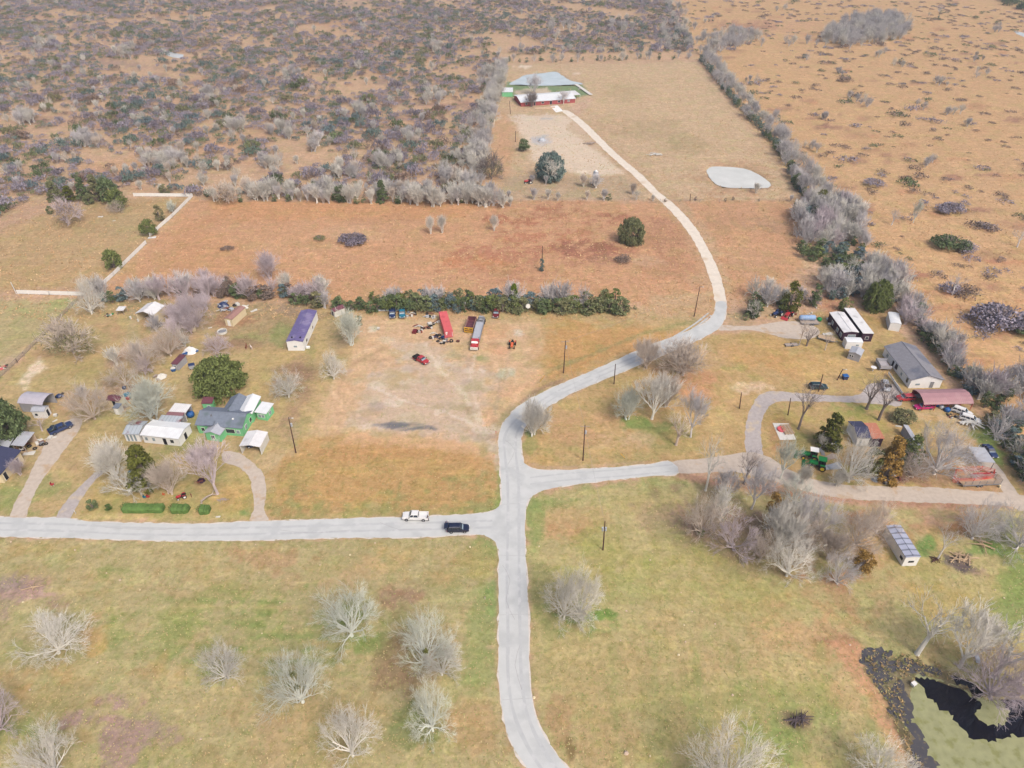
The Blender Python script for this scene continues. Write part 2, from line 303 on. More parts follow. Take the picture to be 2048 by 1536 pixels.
# lower left field
paint([(-300,1072),(560,1078),(940,1070),(998,1095),(999,1350),(1020,1480),(1060,1700),(-300,1700)], (178,164,114), 1.2, 1)
for x, y, rx, ry, c, s in [(500,1080,480,7,(148,152,86),.6),(80,1095,100,16,(196,162,100),.5),(130,1150,140,26,(180,156,100),.5),(500,1140,260,40,(186,158,106),.6),(360,1190,150,24,(188,168,106),.5),(540,1120,90,20,(188,144,110),.45),
    (620,1160,90,18,(200,166,128),.5),(560,1215,140,10,(136,150,82),.6),(430,1240,170,50,(140,152,80),.65),(300,1290,110,46,(146,156,84),.55),(190,1280,26,34,(204,160,96),.6),(190,1235,20,10,(206,160,104),.5),
    (530,1335,100,26,(140,154,80),.65),(620,1260,110,16,(142,154,80),.6),(740,1290,40,18,(122,150,64),.7),(800,1190,40,22,(158,118,100),.65),(560,1420,120,60,(182,156,108),.6),(520,1500,120,60,(184,156,112),.6),(860,1290,60,60,(170,148,100),.5),
    (790,1330,46,50,(156,128,92),.65),(800,1350,50,22,(150,120,98),.4),(830,1460,40,40,(128,142,78),.7),(960,1280,34,110,(132,154,78),.55),(960,1120,60,30,(176,156,92),.6),(970,1090,40,16,(136,156,80),.7),(985,1200,14,40,(126,156,80),.7),
    (960,1460,50,60,(184,148,100),.6),(340,1500,100,50,(156,146,86),.5),(100,1400,110,50,(170,150,92),.5),(60,1350,70,26,(190,150,92),.5),(40,1310,60,30,(150,154,82),.5),(300,1340,60,14,(200,156,100),.5),(740,1150,70,22,(194,166,116),.5),
    (850,1110,90,16,(192,160,108),.5),(50,1460,60,16,(128,150,72),.6),(230,1400,60,20,(186,148,92),.4),(690,1430,60,40,(180,158,100),.5),(445,1170,50,16,(150,154,86),.4),(230,1140,44,10,(134,152,76),.6),(640,1500,80,40,(168,150,94),.5),
    (330,1180,60,26,(176,150,108),.5)]: spot(x,y,rx,ry,c,s)
for i in range(16):                              # mowing streaks
    stroke([(330+(i*37)%120, 1200+i*12), (620+(i*53)%140, 1204+i*12)], 5, [(132,152,76),(192,172,116)][i % 2], .5, .6, .6)
spot(60,1180,60,20,(174,142,134),.95); spot(95,1190,40,12,(182,150,140),.7); spot(15,1165,30,14,(150,134,128),.6); spot(8,1215,20,24,(166,138,126),.6); spot(130,1210,60,8,(172,140,116),.5)
for x, y, rx, ry in [(240,1400,44,24),(262,1440,46,30),(215,1440,50,24),(240,1500,36,40),(180,1440,46,16),(300,1470,50,12),(330,1475,30,5)]: spot(x,y,rx,ry,(170,140,130),.9)
spot(245,1410,22,12,(190,160,148),.6); spot(170,1470,20,20,(168,142,80),.5)
# lower right field
paint([(1052,1010),(1080,985),(1340,950),(1420,975),(1700,1010),(1900,1020),(2060,1010),(2500,1300),(2500,1700),(1140,1700),(1070,1430),(1057,1250)], (182,168,112), 1.2, 1)
for x, y, rx, ry, c, s in [(1150,1040,60,26,(198,158,108),.55),(1140,1065,50,14,(194,142,96),.5),(1070,1050,16,50,(142,158,84),.7),(1100,1000,50,10,(128,150,76),.6),(1250,970,130,8,(144,152,92),.6),(1300,1010,60,26,(176,160,92),.5),
    (1330,1040,60,40,(166,136,112),.55),(1350,1030,30,14,(206,172,132),.6),(1380,1070,40,30,(160,134,120),.6),(1440,1050,90,70,(160,130,112),.6),(1560,1080,110,70,(156,126,112),.6),(1500,1110,90,40,(152,138,92),.5),(1290,1110,120,30,(164,160,82),.55),
    (1200,1100,50,40,(170,162,88),.6),(1260,1160,120,36,(164,160,84),.5),(1160,1240,90,18,(118,148,66),.8),(1200,1225,34,16,(110,148,56),.8),(1450,1200,140,50,(176,162,94),.5),(1400,1300,160,60,(186,162,112),.6),(1560,1230,120,36,(174,158,90),.5),
    (1620,1270,90,50,(204,160,116),.6),(1700,1180,130,28,(186,148,104),.6),(1680,1160,60,14,(176,128,98),.6),(1680,1285,40,16,(150,104,84),.7),(1740,1080,70,60,(196,148,104),.65),(1850,1050,140,24,(194,140,104),.7),(1880,1035,40,12,(200,160,134),.7),
    (1930,1060,40,16,(170,120,70),.6),(1860,1120,90,50,(176,156,92),.6),(2010,1080,50,40,(134,154,74),.7),(1960,1100,40,16,(112,158,68),.7),(1850,1095,18,24,(104,148,66),.8),(1950,1180,110,40,(174,158,90),.5),(2040,1200,50,80,(122,150,70),.7),
    (1870,1210,70,40,(186,160,84),.6),(1260,1400,130,90,(178,158,102),.6),(1210,1480,80,60,(182,152,104),.6),(1120,1440,24,60,(176,138,98),.6),(1140,1495,12,22,(126,104,62),.8),(1360,1430,90,60,(158,158,90),.5),(1600,1440,80,60,(140,156,80),.65),
    (1580,1340,90,40,(188,164,108),.6),(1500,1400,60,40,(156,160,84),.5),(1650,1400,50,40,(158,162,84),.6),(1680,1320,70,24,(190,156,100),.6),(1630,1380,60,40,(176,162,94),.6),(1080,1180,22,60,(150,152,88),.6),(1150,1330,80,50,(178,158,104),.4),
    (1540,1500,60,50,(130,152,72),.5),(1700,1370,40,60,(206,168,120),.6)]: spot(x,y,rx,ry,c,s)
for i in range(14): stroke([(1180+i*42, 1290), (1190+i*42, 1420), (1200+i*44, 1560)], 8, [(190,166,110),(146,156,82)][i % 2], .4, .8, 1)
paint([(1680,1270),(1735,1300),(1742,1350),(1780,1400),(1830,1480),(1850,1540),(1800,1540),(1760,1440),(1690,1340),(1660,1290)], (206,152,112), 1.5, 1, .85)
paint([(1735,1300),(1790,1310),(1850,1325),(1900,1340),(1960,1390),(1900,1380),(1840,1340),(1825,1400),(1830,1450),(1850,1500),(1880,1560),(1830,1560),(1790,1450),(1760,1390),(1730,1345)], (112,104,84), 1, 1.2, .9, 1.4)
paint([(1850,1310),(1990,1340),(2100,1380),(2100,1300),(1960,1270),(1880,1290)], (176,146,98), 3, 2, .7)
spot(1926,1125,36,22,(112,98,100),.9,1); spot(1935,1140,26,14,(96,84,90),.6); spot(1960,1145,20,12,(160,130,120),.6); spot(1597,1443,20,10,(84,74,70),.8); spot(1597,1443,34,16,(150,120,100),.4)
# right plot
paint([(1045,925),(1042,860),(1085,815),(1240,742),(1420,668),(1560,660),(1640,620),(1700,620),(1770,640),(1830,700),(1900,780),(1990,860),(2060,1000),(2000,1010),(1700,985),(1340,930),(1080,940)], (190,158,104), 1.5, 1)
for x, y, rx, ry, c, s in [(1520,710,90,30,(202,156,96),.7),(1600,730,70,30,(200,152,94),.6),(1470,680,50,12,(188,154,100),.6),(1650,680,60,30,(172,142,74),.5),(1470,735,24,8,(150,154,84),.6),(1510,755,16,8,(156,154,82),.5),(1660,740,60,20,(206,170,104),.6),
    (1400,770,50,40,(202,140,106),.6),(1390,720,60,26,(186,156,120),.5),(1340,740,40,14,(172,136,106),.6),(1180,830,60,20,(196,156,112),.5),(1300,850,50,10,(122,148,74),.8),(1280,842,24,12,(118,146,66),.7),(1340,870,50,14,(146,150,80),.6),(1160,870,50,20,(196,148,110),.5),
    (1250,880,50,10,(212,178,142),.6),(1080,920,34,14,(206,166,96),.7),(1060,890,16,20,(138,150,80),.6),(1058,866,10,6,(96,140,66),.7),(1200,915,110,8,(160,154,92),.5),(1380,900,60,14,(168,150,96),.5),(1440,850,50,30,(200,172,112),.6),(1450,790,30,30,(204,166,112),.6),
    (1500,775,40,8,(226,196,168),.7),(1570,840,40,16,(188,158,80),.6),(1650,825,80,8,(176,166,86),.6),(1720,815,60,7,(128,150,68),.7),(1600,880,40,14,(140,148,74),.6),(1640,880,60,24,(146,136,86),.5),(1720,860,60,30,(174,158,78),.6),(1720,940,60,20,(128,142,66),.7),
    (1560,870,20,36,(176,128,90),.6),(1850,830,50,10,(206,178,140),.6),(1900,860,50,14,(196,180,130),.5),(1980,900,30,50,(104,142,62),.8),(1950,860,24,14,(134,150,74),.7),(1800,960,60,14,(172,118,90),.7),(1860,940,60,30,(170,136,118),.6),(1950,960,60,26,(188,140,110),.6),
    (1740,640,50,24,(178,142,82),.7),(1660,610,24,24,(190,130,96),.7),(1620,650,40,10,(176,156,110),.5),(1480,640,30,20,(156,142,104),.5),(1690,640,16,16,(150,120,70),.4),(1640,700,120,14,(190,160,96),.5),(1110,795,40,10,(186,162,112),.5),(1070,970,10,4,(120,140,80),.4),
    (1800,960,26,6,(150,100,80),.6)]: spot(x,y,rx,ry,c,s)
stroke([(1050,850),(1090,812),(1160,775),(1250,738)], 8, (150,136,112), .7, .5, .5); stroke([(1090,745),(1180,710),(1290,665),(1400,640)], 8, (150,146,92), .6, .8, .6)
stroke([(1040,805),(1080,778),(1130,758)], 7, (164,128,108), .7, .6, .4); stroke([(1062,926),(1090,936),(1180,932),(1300,924)], 4, (186,156,128), .8, .4, .3)
stroke([(0,1033),(60,1036),(180,1043),(420,1047),(600,1041),(900,1031)], 5, (186,160,124), .7, .4, .3); stroke([(0,1074),(250,1080),(560,1080),(940,1071)], 5, (178,150,118), .7, .4, .4)
stroke([(996,1100),(996,1350),(1015,1475),(1050,1540)], 5, (172,146,110), .7, .4, .3); stroke([(1060,1110),(1062,1350),(1078,1440),(1108,1500)], 5, (166,150,106), .6, .4, .3)
stroke([(1355,950),(1500,972),(1700,1002),(2000,1010)], 14, (176,126,104), .6, 1.2, 1)
# wheel marks beside the ranch track
stroke([(1140,240),(1230,310),(1300,370),(1360,420),(1410,480),(1440,560),(1450,610)], 34, (198,164,128), .6, 2, 1.5)
# water basins: the sheet sinks under the ponds
GZ = np.zeros((nr, nc))
def sink(pts, depth, feather):
    r0, r1, m = poly_mask(pts, feather, .3); GZ[r0:r1] -= depth*m
POND_A = [(1018,168),(1035,158),(1050,150),(1085,146),(1110,143),(1125,151),(1140,160),(1165,166),(1166,168),(1140,169),(1085,171),(1040,169)]
POND_B = [(1413,339),(1425,333),(1450,333),(1490,337),(1520,350),(1541,367),(1536,375),(1500,376),(1450,374),(1430,366),(1418,352)]
POND_C = [(1832,1353),(1850,1352),(1880,1362),(1900,1370),(1925,1378),(1945,1392),(1962,1402),(2060,1400),(2300,1420),(2300,1640),(1880,1640),(1860,1560),(1845,1500),(1830,1450),(1822,1400)]
paint(POND_A, (150,136,112), 1.2, .6, .8); paint(POND_B, (172,140,112), 1.0, .6, .8); sink(POND_A, 1.0, 1.5); sink(POND_B, 1.0, 1.0); sink(POND_C, .6, .6)
nv = nr*nc; co = np.zeros((nr, nc, 3), np.float32); co[..., 0] = GX; co[..., 1] = GY; co[..., 2] = GZ+0.03*N8*np.clip(1-GY/300, 0, 1)*0-0.0
idx = np.arange(nv).reshape(nr, nc); quads = np.stack([idx[:-1,:-1], idx[:-1,1:], idx[1:,1:], idx[1:,:-1]], -1).reshape(-1, 4)
gm = bpy.data.meshes.new("ground"); gm.vertices.add(nv); gm.vertices.foreach_set("co", co.ravel())
gm.loops.add(quads.size); gm.loops.foreach_set("vertex_index", quads.ravel().astype(np.int32))
gm.polygons.add(len(quads)); gm.polygons.foreach_set("loop_start", np.arange(0, quads.size, 4, dtype=np.int32)); gm.update(calc_edges=True)
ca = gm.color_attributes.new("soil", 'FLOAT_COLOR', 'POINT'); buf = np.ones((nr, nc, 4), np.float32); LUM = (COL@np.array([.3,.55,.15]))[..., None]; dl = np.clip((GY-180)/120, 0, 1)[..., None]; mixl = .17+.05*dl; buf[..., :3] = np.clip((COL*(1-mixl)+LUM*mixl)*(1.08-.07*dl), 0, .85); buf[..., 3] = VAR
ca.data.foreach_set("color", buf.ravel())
m = bpy.data.materials.new("winter_grass"); m.use_nodes = True; nt = m.node_tree; L = nt.links.new; b = nt.nodes["Principled BSDF"]
b.inputs["Roughness"].default_value = 0.95; b.inputs["Specular IOR Level"].default_value = 0.1
at = nnode(nt, "ShaderNodeVertexColor", layer_name="soil"); tc = nnode(nt, "ShaderNodeTexCoord")
def noi(scale, detail=5.0, stretch=None, rough=0.6, dist=0.0):
    n = nnode(nt, "ShaderNodeTexNoise", Scale=scale, Detail=detail, Roughness=rough, Distortion=dist)
    if stretch:
        mp = nnode(nt, "ShaderNodeMapping"); mp.inputs["Scale"].default_value = stretch; L(tc.outputs["Object"], mp.inputs[0]); L(mp.outputs[0], n.inputs["Vector"])
    else: L(tc.outputs["Object"], n.inputs["Vector"])
    return n.outputs["Fac"]
def mrange(s, a, b2, lo, hi):
    k = nnode(nt, "ShaderNodeMapRange"); L(s, k.inputs[0])
    for i, v in zip((1,2,3,4), (a, b2, lo, hi)): k.inputs[i].default_value = v
    return k.outputs[0]
def mul(a, c):
    k = nnode(nt, "ShaderNodeMath", operation='MULTIPLY'); L(a, k.inputs[0])
    if isinstance(c, float): k.inputs[1].default_value = c
    else: L(c, k.inputs[1])
    return k.outputs[0]
def tint(cs, fac, t):
    v = nnode(nt, "ShaderNodeVectorMath", operation='MULTIPLY'); L(cs, v.inputs[0]); v.inputs[1].default_value = t
    mx = nnode(nt, "ShaderNodeMix", data_type='RGBA'); L(mul(fac, at.outputs["Alpha"]), mx.inputs[0]); L(cs, mx.inputs[6]); L(v.outputs[0], mx.inputs[7]); return mx.outputs[2]
cs = at.outputs["Color"]
cs = tint(cs, mrange(noi(0.5, 8, dist=.5), .47, .6, 0, .65), (.85, .83, .79))
cs = tint(cs, mrange(noi(0.28, 8, dist=1.0), .5, .61, 0, .8), (1.2, 1.18, 1.16))
cs = tint(cs, mrange(noi(0.14, 7, dist=.6), .5, .6, 0, .6), (.86, 1.0, .84))
cs = tint(cs, mrange(noi(0.10, 7, dist=1.0), .52, .62, 0, .3), (1.03, .92, .88))
cs = tint(cs, mrange(noi(1.0, 6, (.07, .5, 1)), .5, .6, 0, .6), (1.16, 1.14, 1.12))
cs = tint(cs, mrange(noi(1.0, 6, (.5, .06, 1)), .52, .62, 0, .5), (.86, .90, .84))
cs = tint(cs, mrange(noi(2.6, 4, rough=.6), .5, .62, 0, .6), (.72, .72, .70))
cs = tint(cs, mrange(noi(1.3, 5, rough=.65), .5, .6, 0, .8), (1.24, 1.22, 1.2))
cs = tint(cs, mrange(noi(0.9, 5, rough=.65, dist=.4), .52, .6, 0, .8), (.80, .86, .72))
cs = tint(cs, mrange(noi(0.55, 6, rough=.65, dist=.4), .54, .62, 0, .5), (.92, .84, .78))
cs = tint(cs, mrange(noi(0.035, 5, dist=.5), .45, .6, 0, .5), (.94, .93, .92))
L(cs, b.inputs["Base Color"])
bp = nnode(nt, "ShaderNodeBump", Strength=0.6, Distance=0.25); L(noi(1.3, 8), bp.inputs["Height"]); L(bp.outputs[0], b.inputs["Normal"])
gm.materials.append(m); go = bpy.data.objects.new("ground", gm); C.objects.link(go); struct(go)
del COL, VAR, N1, N3, N8, N25
# ================================================================ ROADS, TRACKS, PONDS
m_road = mat("worn_asphalt", (207,210,210), .9, .06, .5, stain=((196,199,200), .5, .2), bump=.1)
m_gravel_w = mat("pale_gravel", (232,222,208), .95, .1, .6, stain=((214,194,170), .58, .15), bump=.2)
m_gravel_g = mat("grey_gravel", (186,178,176), .95, .14, 1.2, stain=((200,184,164), .55, .3), bump=.3)
m_dirt = mat("pinkish_dirt", (203,190,177), .95, .12, 1.0, stain=((196,172,144), .56, .3), bump=.3)
ROAD = [(-260,1024),(-100,1030),(0,1034),(60,1036),(130,1036),(180,1043),(300,1047),(420,1048),(500,1043),(600,1041),(700,1037),(800,1035),(900,1031),(960,1027),(988,1021),(1003,1008),(1003,980),(1001,940),(998,900),(998,868),(1008,845),(1035,815),(1072,792),
    (1130,765),(1200,735),(1260,708),(1300,690),(1345,674),(1390,656),(1418,640),(1430,622),(1433,604),(1452,604),(1451,628),(1438,656),(1400,678),(1350,700),(1300,721),(1240,746),(1200,762),(1140,788),(1085,821),(1057,845),(1043,870),(1042,900),(1048,926),(1062,937),(1100,941),(1180,938),(1240,934),(1300,929),(1342,923),
    (1357,946),(1300,952),(1240,958),(1170,966),(1110,975),(1075,985),(1057,1000),(1051,1020),(1049,1060),(1053,1150),(1057,1250),(1059,1350),(1070,1430),(1100,1490),(1138,1540),(1190,1600),(1280,1680),(1210,1720),(1110,1610),(1057,1540),(1020,1480),(1005,1420),(998,1350),(998,1250),(998,1150),(998,1100),(992,1084),(968,1071),(940,1068),(900,1071),
    (800,1075),(700,1075),(560,1079),(440,1081),(330,1081),(250,1079),(120,1075),(0,1073),(-100,1070),(-260,1064)]
sheet("road", ROAD, .02, m_road, .07, 1.5, 3)
m_edge = mat("crumbled_road_edge", (222,214,206), .95, .12, 1.5, stain=((180,168,140), .55, .8))
def fatten(line, d):
    q = smooth_line(line, 2.5, True); out = []; ar = sum(q[i-1].x*q[i].y-q[i].x*q[i-1].y for i in range(len(q)))
    for i, p in enumerate(q):
        t = (q[(i+1) % len(q)]-q[i-1]).normalized(); nrm = Vector((t.y, -t.x)) if ar > 0 else Vector((-t.y, t.x)); out.append(p+nrm*d)
    return out
sheet("road_edge", fatten(ROAD, .22), .006, m_edge, .24, 1.2, 44)
m_wear = mat("tyre_polished_asphalt", (194,197,199), .85, .06, .8, stain=((208,210,211), .54, .5)); m_seam = mat("asphalt_crack", (172,170,172), .9, .15, 2)
def lane(pts, w_, m, z, seed):
    q = smooth_line(pts, 2.0); rr = random.Random(seed); mb = MB()
    for i in range(len(q)-1):
        d = (q[i+1]-q[i]).normalized(); nn = Vector((-d.y, d.x)); a0 = w_*rr.uniform(.75, 1.2)/2
        if i == 0: pw = a0
        mb.add([(q[i]-nn*pw).to_3d()+Vector((0,0,z)), (q[i+1]-nn*a0).to_3d()+Vector((0,0,z)), (q[i+1]+nn*a0).to_3d()+Vector((0,0,z)), (q[i]+nn*pw).to_3d()+Vector((0,0,z))], [(0,1,2,3)]); pw = a0
    return struct(mb.build("wheel_track" if m == m_wear else "road_crack", m))
for off in (-11, 11):
    lane([(1420+off*.2,628+off*.25),(1380,658+off*.35),(1300,704+off*.4),(1200,748+off*.4),(1110,790+off*.45),(1050+off*.5,833+off*.4),(1022+off,868),(1021+off,910),(1026+off,960),(1027+off,1050),(1026+off*1.1,1150),(1028+off*1.1,1260),(1030+off*1.2,1360),(1045+off*1.2,1440),(1085+off*1.3,1520),(1140+off*1.4,1590)], .6, m_wear, .027, 1)
    lane([(-200,1045+off*.6),(0,1053+off*.6),(120,1055+off*.6),(300,1063+off*.6),(500,1062+off*.6),(700,1056+off*.6),(900,1051+off*.6),(985,1048+off*.6)], .6, m_wear, .027, 2)
    lane([(1060,962+off*.6),(1140,953+off*.6),(1240,946+off*.6),(1345,936+off*.6)], .5, m_wear, .027, 3)
for pts in ([(1005,1130),(1020,1160),(1012,1200),(1030,1240)],[(1040,1290),(1030,1330),(1044,1380)],[(210,1055),(300,1060),(360,1056)],[(560,1060),(620,1066),(700,1060)],[(1010,880),(1030,900),(1015,930)],[(1150,782),(1190,766),(1200,750)],[(760,1045),(800,1060),(830,1058)]): lane(pts, .07, m_seam, .03, 9)
m_joint = mat("joint_line", (176,174,178), .9, .2, 3)
jb = MB()
for (x0,y0),(x1,y1) in [((1003,1010),(1051,1004)),((998,884),(1042,880)),((1342,924),(1356,945)),((1001,940),(1046,930)),((998,1110),(1052,1112)),((999,1230),(1056,1228)),((1004,1400),(1064,1396)),((985,1024),(988,1078)),((640,1041),(642,1076)),((300,1048),(298,1080))]:
    a, c = P(x0,y0,.024), P(x1,y1,.024); jb.add([a+Vector((0,-.03,0)), c+Vector((0,-.03,0)), c+Vector((0,.03,0)), a+Vector((0,.03,0))], [(0,1,2,3)])
struct(jb.build("road_joint", m_joint))
def track(name, pts, m, z=.012, rough=.35, seed=2):
    l = [(x-wv/2*k[0], y-wv/2*k[1]) for (x, y, wv), k in zip(pts, dirs(pts))]; r = [(x+wv/2*k[0], y+wv/2*k[1]) for (x, y, wv), k in zip(pts, dirs(pts))]
    return sheet(name, l+r[::-1], z, m, rough, 1.6, seed)
def dirs(pts):
    out = []
    for i in range(len(pts)):
        a = P(*pts[max(0,i-1)][:2]); b2 = P(*pts[min(len(pts)-1,i+1)][:2]); d = (b2-a).normalized(); nrm = Vector((d.y, -d.x, 0))
        c = P(*pts[i][:2]); k = c+nrm; v = k
        z = (v.y*CT+(H-v.z)*ST); px = 1024+F*v.x/z; py = 768+F*((H-v.z)*CT-v.y*ST)/z
        dx, dy = px-pts[i][0], py-pts[i][1]; l = math.hypot(dx, dy); out.append((dx/l, dy/l))
    return out
track("gravel_track", [(1130,222,12),(1155,240,16),(1185,268,16),(1215,298,16),(1245,325,17),(1275,350,17),(1310,385,17),(1345,415,20),(1380,455,21),(1405,495,21),(1425,540,23),(1437,580,23),(1442,606,21)], m_gravel_w, .012, .2)
sheet("gravel_driveway", [(1438,650),(1460,651),(1500,652),(1540,646),(1580,642),(1620,648),(1640,664),(1620,678),(1570,676),(1540,668),(1500,660),(1460,661),(1437,660)], .010, m_dirt, .15, .9, 4)
sheet("gravel_driveway", [(1498,925),(1490,890),(1492,850),(1500,820),(1515,795),(1540,783),(1600,786),(1680,792),(1720,788),(1740,768),(1790,770),(1800,790),(1800,812),(1760,808),(1680,804),(1600,803),(1560,803),(1540,812),(1525,835),(1522,870),(1526,905),(1530,940)], .011, m_gravel_g, .16, .8, 5)
sheet("dirt_road", [(1344,924),(1400,918),(1440,912),(1500,905),(1540,915),(1580,940),(1640,962),(1700,970),(1760,972),(1850,974),(1930,980),(2000,985),(2100,995),(2300,1000),(2300,1030),(2100,1018),(2010,1012),(1920,1008),(1800,1003),(1700,998),(1620,985),(1540,960),(1480,945),(1420,945),(1357,945)], .014, m_dirt, .18, .9, 6)
sheet("dirt_track", [(1945,915),(1958,905),(1985,920),(2010,950),(2035,985),(2060,1015),(2035,1020),(2010,990),(1985,955)], .016, m_dirt, .15, .9, 7)
sheet("dirt_driveway", [(110,860),(125,845),(150,836),(165,840),(160,858),(140,885),(118,915),(96,945),(78,970),(60,1010),(50,1036),(20,1036),(30,1005),(50,970),(68,930),(82,905),(92,880)], .012, m_dirt, .15, .8, 8)
sheet("dirt_driveway", [(190,945),(205,940),(230,925),(226,934),(196,955),(172,985),(152,1015),(138,1040),(112,1038),(130,1005),(158,975)], .012, m_gravel_g, .12, .8, 9)
sheet("dirt_driveway", [(445,905),(475,905),(505,925),(528,950),(532,990),(528,1015),(536,1042),(500,1042),(508,1015),(505,980),(498,955),(478,935),(448,925)], .012, m_dirt, .15, .8, 10)
m_algae = mat("duckweed", (158,160,120), .9, .14, .8, stain=((140,142,94), .53, .6), bump=.2)
def water_mat(name, rgb, rough, spec=.5, bump=.05, scale=1.0, amt=.1):
    return mat(name, rgb, rough, amt, scale, spec=spec, bump=bump)
m_pw = water_mat("sky_toned_pond_water", (210,222,226), .08, .6, 0, .15); m_mw = water_mat("milky_sky_toned_water", (224,225,219), .1, .6, 0, .15)  # sky reflection is put into the pale base colour of this water
m_dw = water_mat("black_pond_water", (14,15,28), .1, .5, .04, .3, .5)
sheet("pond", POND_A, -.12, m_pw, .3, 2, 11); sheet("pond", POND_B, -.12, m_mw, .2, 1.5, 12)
sheet("pond", POND_C, -.1, m_dw, .2, 1.5, 13)
m_pd = mat("far_pond_water", (224,230,234), .2, .1, .5, spec=.6)  # pale base colour carries the reflected sky here too
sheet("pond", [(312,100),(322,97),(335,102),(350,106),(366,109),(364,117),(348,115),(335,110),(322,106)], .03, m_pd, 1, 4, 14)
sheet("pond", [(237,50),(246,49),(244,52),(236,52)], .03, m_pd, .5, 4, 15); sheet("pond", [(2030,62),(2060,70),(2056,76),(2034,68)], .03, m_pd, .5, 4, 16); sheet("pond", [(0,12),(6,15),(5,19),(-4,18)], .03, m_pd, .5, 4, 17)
m_shal = mat("shallow_water", (84,82,86), .25, .2, .6, spec=.5, stain=((120,108,80), .56, 1.2))
pr = random.Random(12); pb = MB(); PUD = [[P(*q) for q in poly] for poly in ([(1735,1300),(1762,1304),(1800,1316),(1860,1330),(1880,1348),(1830,1344),(1786,1334),(1770,1356),(1764,1380),(1742,1358),(1726,1340)], [(1772,1384),(1800,1372),(1818,1390),(1816,1430),(1832,1460),(1850,1500),(1872,1550),(1848,1550),(1818,1490),(1796,1445),(1782,1420)])]
for poly, cnt in zip(PUD, (34, 34)):
    xs = [p.x for p in poly]; ys = [p.y for p in poly]
    while cnt > 0:
        c = Vector((pr.uniform(min(xs), max(xs)), pr.uniform(min(ys), max(ys)))); k = False
        for i in range(len(poly)):
            p0, p1 = poly[i], poly[i-1]
            if (p0.y > c.y) != (p1.y > c.y) and c.x < (p1.x-p0.x)*(c.y-p0.y)/(p1.y-p0.y)+p0.x: k = not k
        if not k: continue
        cnt -= 1; n_ = 13; rx, ry = pr.uniform(.7, 2.0), pr.uniform(.4, 1.1); an = pr.uniform(0, 3); z = .006+.0006*(cnt % 70)
        o_ = len(pb.v); vs = []
        for i in range(n_):
            t_ = 2*math.pi*i/n_; q_ = pr.uniform(.84, 1.16); x_, y_ = rx*math.cos(t_)*q_, ry*math.sin(t_)*q_; vs.append((c.x+x_*math.cos(an)-y_*math.sin(an), c.y+x_*math.sin(an)+y_*math.cos(an), z))
        pb.add([(c.x, c.y, z)]+vs, [(0, i+1, (i+1) % n_+1) for i in range(n_)])
struct(pb.build("shallow_water", m_shal))
sheet("shallow_water", [(1895,1352),(1925,1358),(1960,1378),(1975,1392),(1955,1392),(1925,1372)], .012, m_dw, .5, .6, 24)
al = sheet("duckweed", [(1812,1356),(1842,1368),(1856,1392),(1876,1408),(1880,1418),(1902,1428),(1914,1447),(1930,1460),(1940,1473),(1960,1481),(2002,1479),(2028,1469),(2060,1474),(2290,1480),(2290,1630),(1890,1630),(1866,1560),(1834,1500),(1820,1455),(1808,1410)], -.085, m_algae, .35, .5, 31)
al['kind'] = 'stuff'; al['label'] = 'pale green duckweed mat covering the front of the dark pond'; al['category'] = 'duckweed'
al = sheet("duckweed", [(1956,1398),(1972,1394),(2000,1402),(2016,1418),(2018,1436),(2008,1447),(1985,1450),(1964,1440),(1954,1426),(1964,1412)], -.085, m_algae, .35, .4, 32)
al['kind'] = 'stuff'; al['label'] = 'rounded duckweed patch behind the black water under the leaning trees'; al['category'] = 'duckweed'
al = sheet("duckweed", [(1815,1350),(1850,1350),(1885,1358),(1915,1370),(1944,1388),(1946,1394),(1915,1372),(1870,1359),(1835,1354)], -.083, m_algae, .3, .4, 33)
al['kind'] = 'stuff'; al['label'] = 'thin duckweed strip along the far bank of the dark pond'; al['category'] = 'duckweed'
# ================================================================ VEGETATION
def rdir(rnd): 
    z = rnd.uniform(-1, 1); a = rnd.uniform(0, 2*math.pi); r = math.sqrt(1-z*z); return Vector((r*math.cos(a), r*math.sin(a), z))
def branch(mb, rnd, p, d, ln, r, lev, fan, spread, up, crook, mi=0, n=3, tmin=.012):
    k = 3 if lev > 1 else 2; pts = [p.copy()]; rs = [r]; q = p.copy(); dd = d.copy()
    for i in range(k):
        dd = (dd+rdir(rnd)*crook+Vector((0,0,up))).normalized(); q = q+dd*(ln/k); pts.append(q.copy()); rs.append(max(tmin, r*(1-.55*(i+1)/k)))
    mb.tube(pts, rs, n if lev < 3 else 5, 0 if lev >= 2 else 1, caps=False)
    if lev <= 0: return
    nf = fan[lev] if lev < len(fan) else fan[-1]
    for c in range(nf):
        t = 0.35+0.65*(c+rnd.random()*.8)/nf; i = min(k-1, int(t*k)); f = t*k-i; o = pts[i].lerp(pts[i+1], min(1, f))
        ax = dd.cross(rdir(rnd)).normalized(); an = spread*rnd.uniform(.6, 1.25)
        nd = (Matrix.Rotation(an, 3, ax) @ dd).normalized()
        branch(mb, rnd, o, nd, ln*rnd.uniform(.5, .8), max(tmin, rs[min(i+1, k)]*rnd.uniform(.55, .75)), lev-1, fan, spread, up, crook, mi, n, tmin)
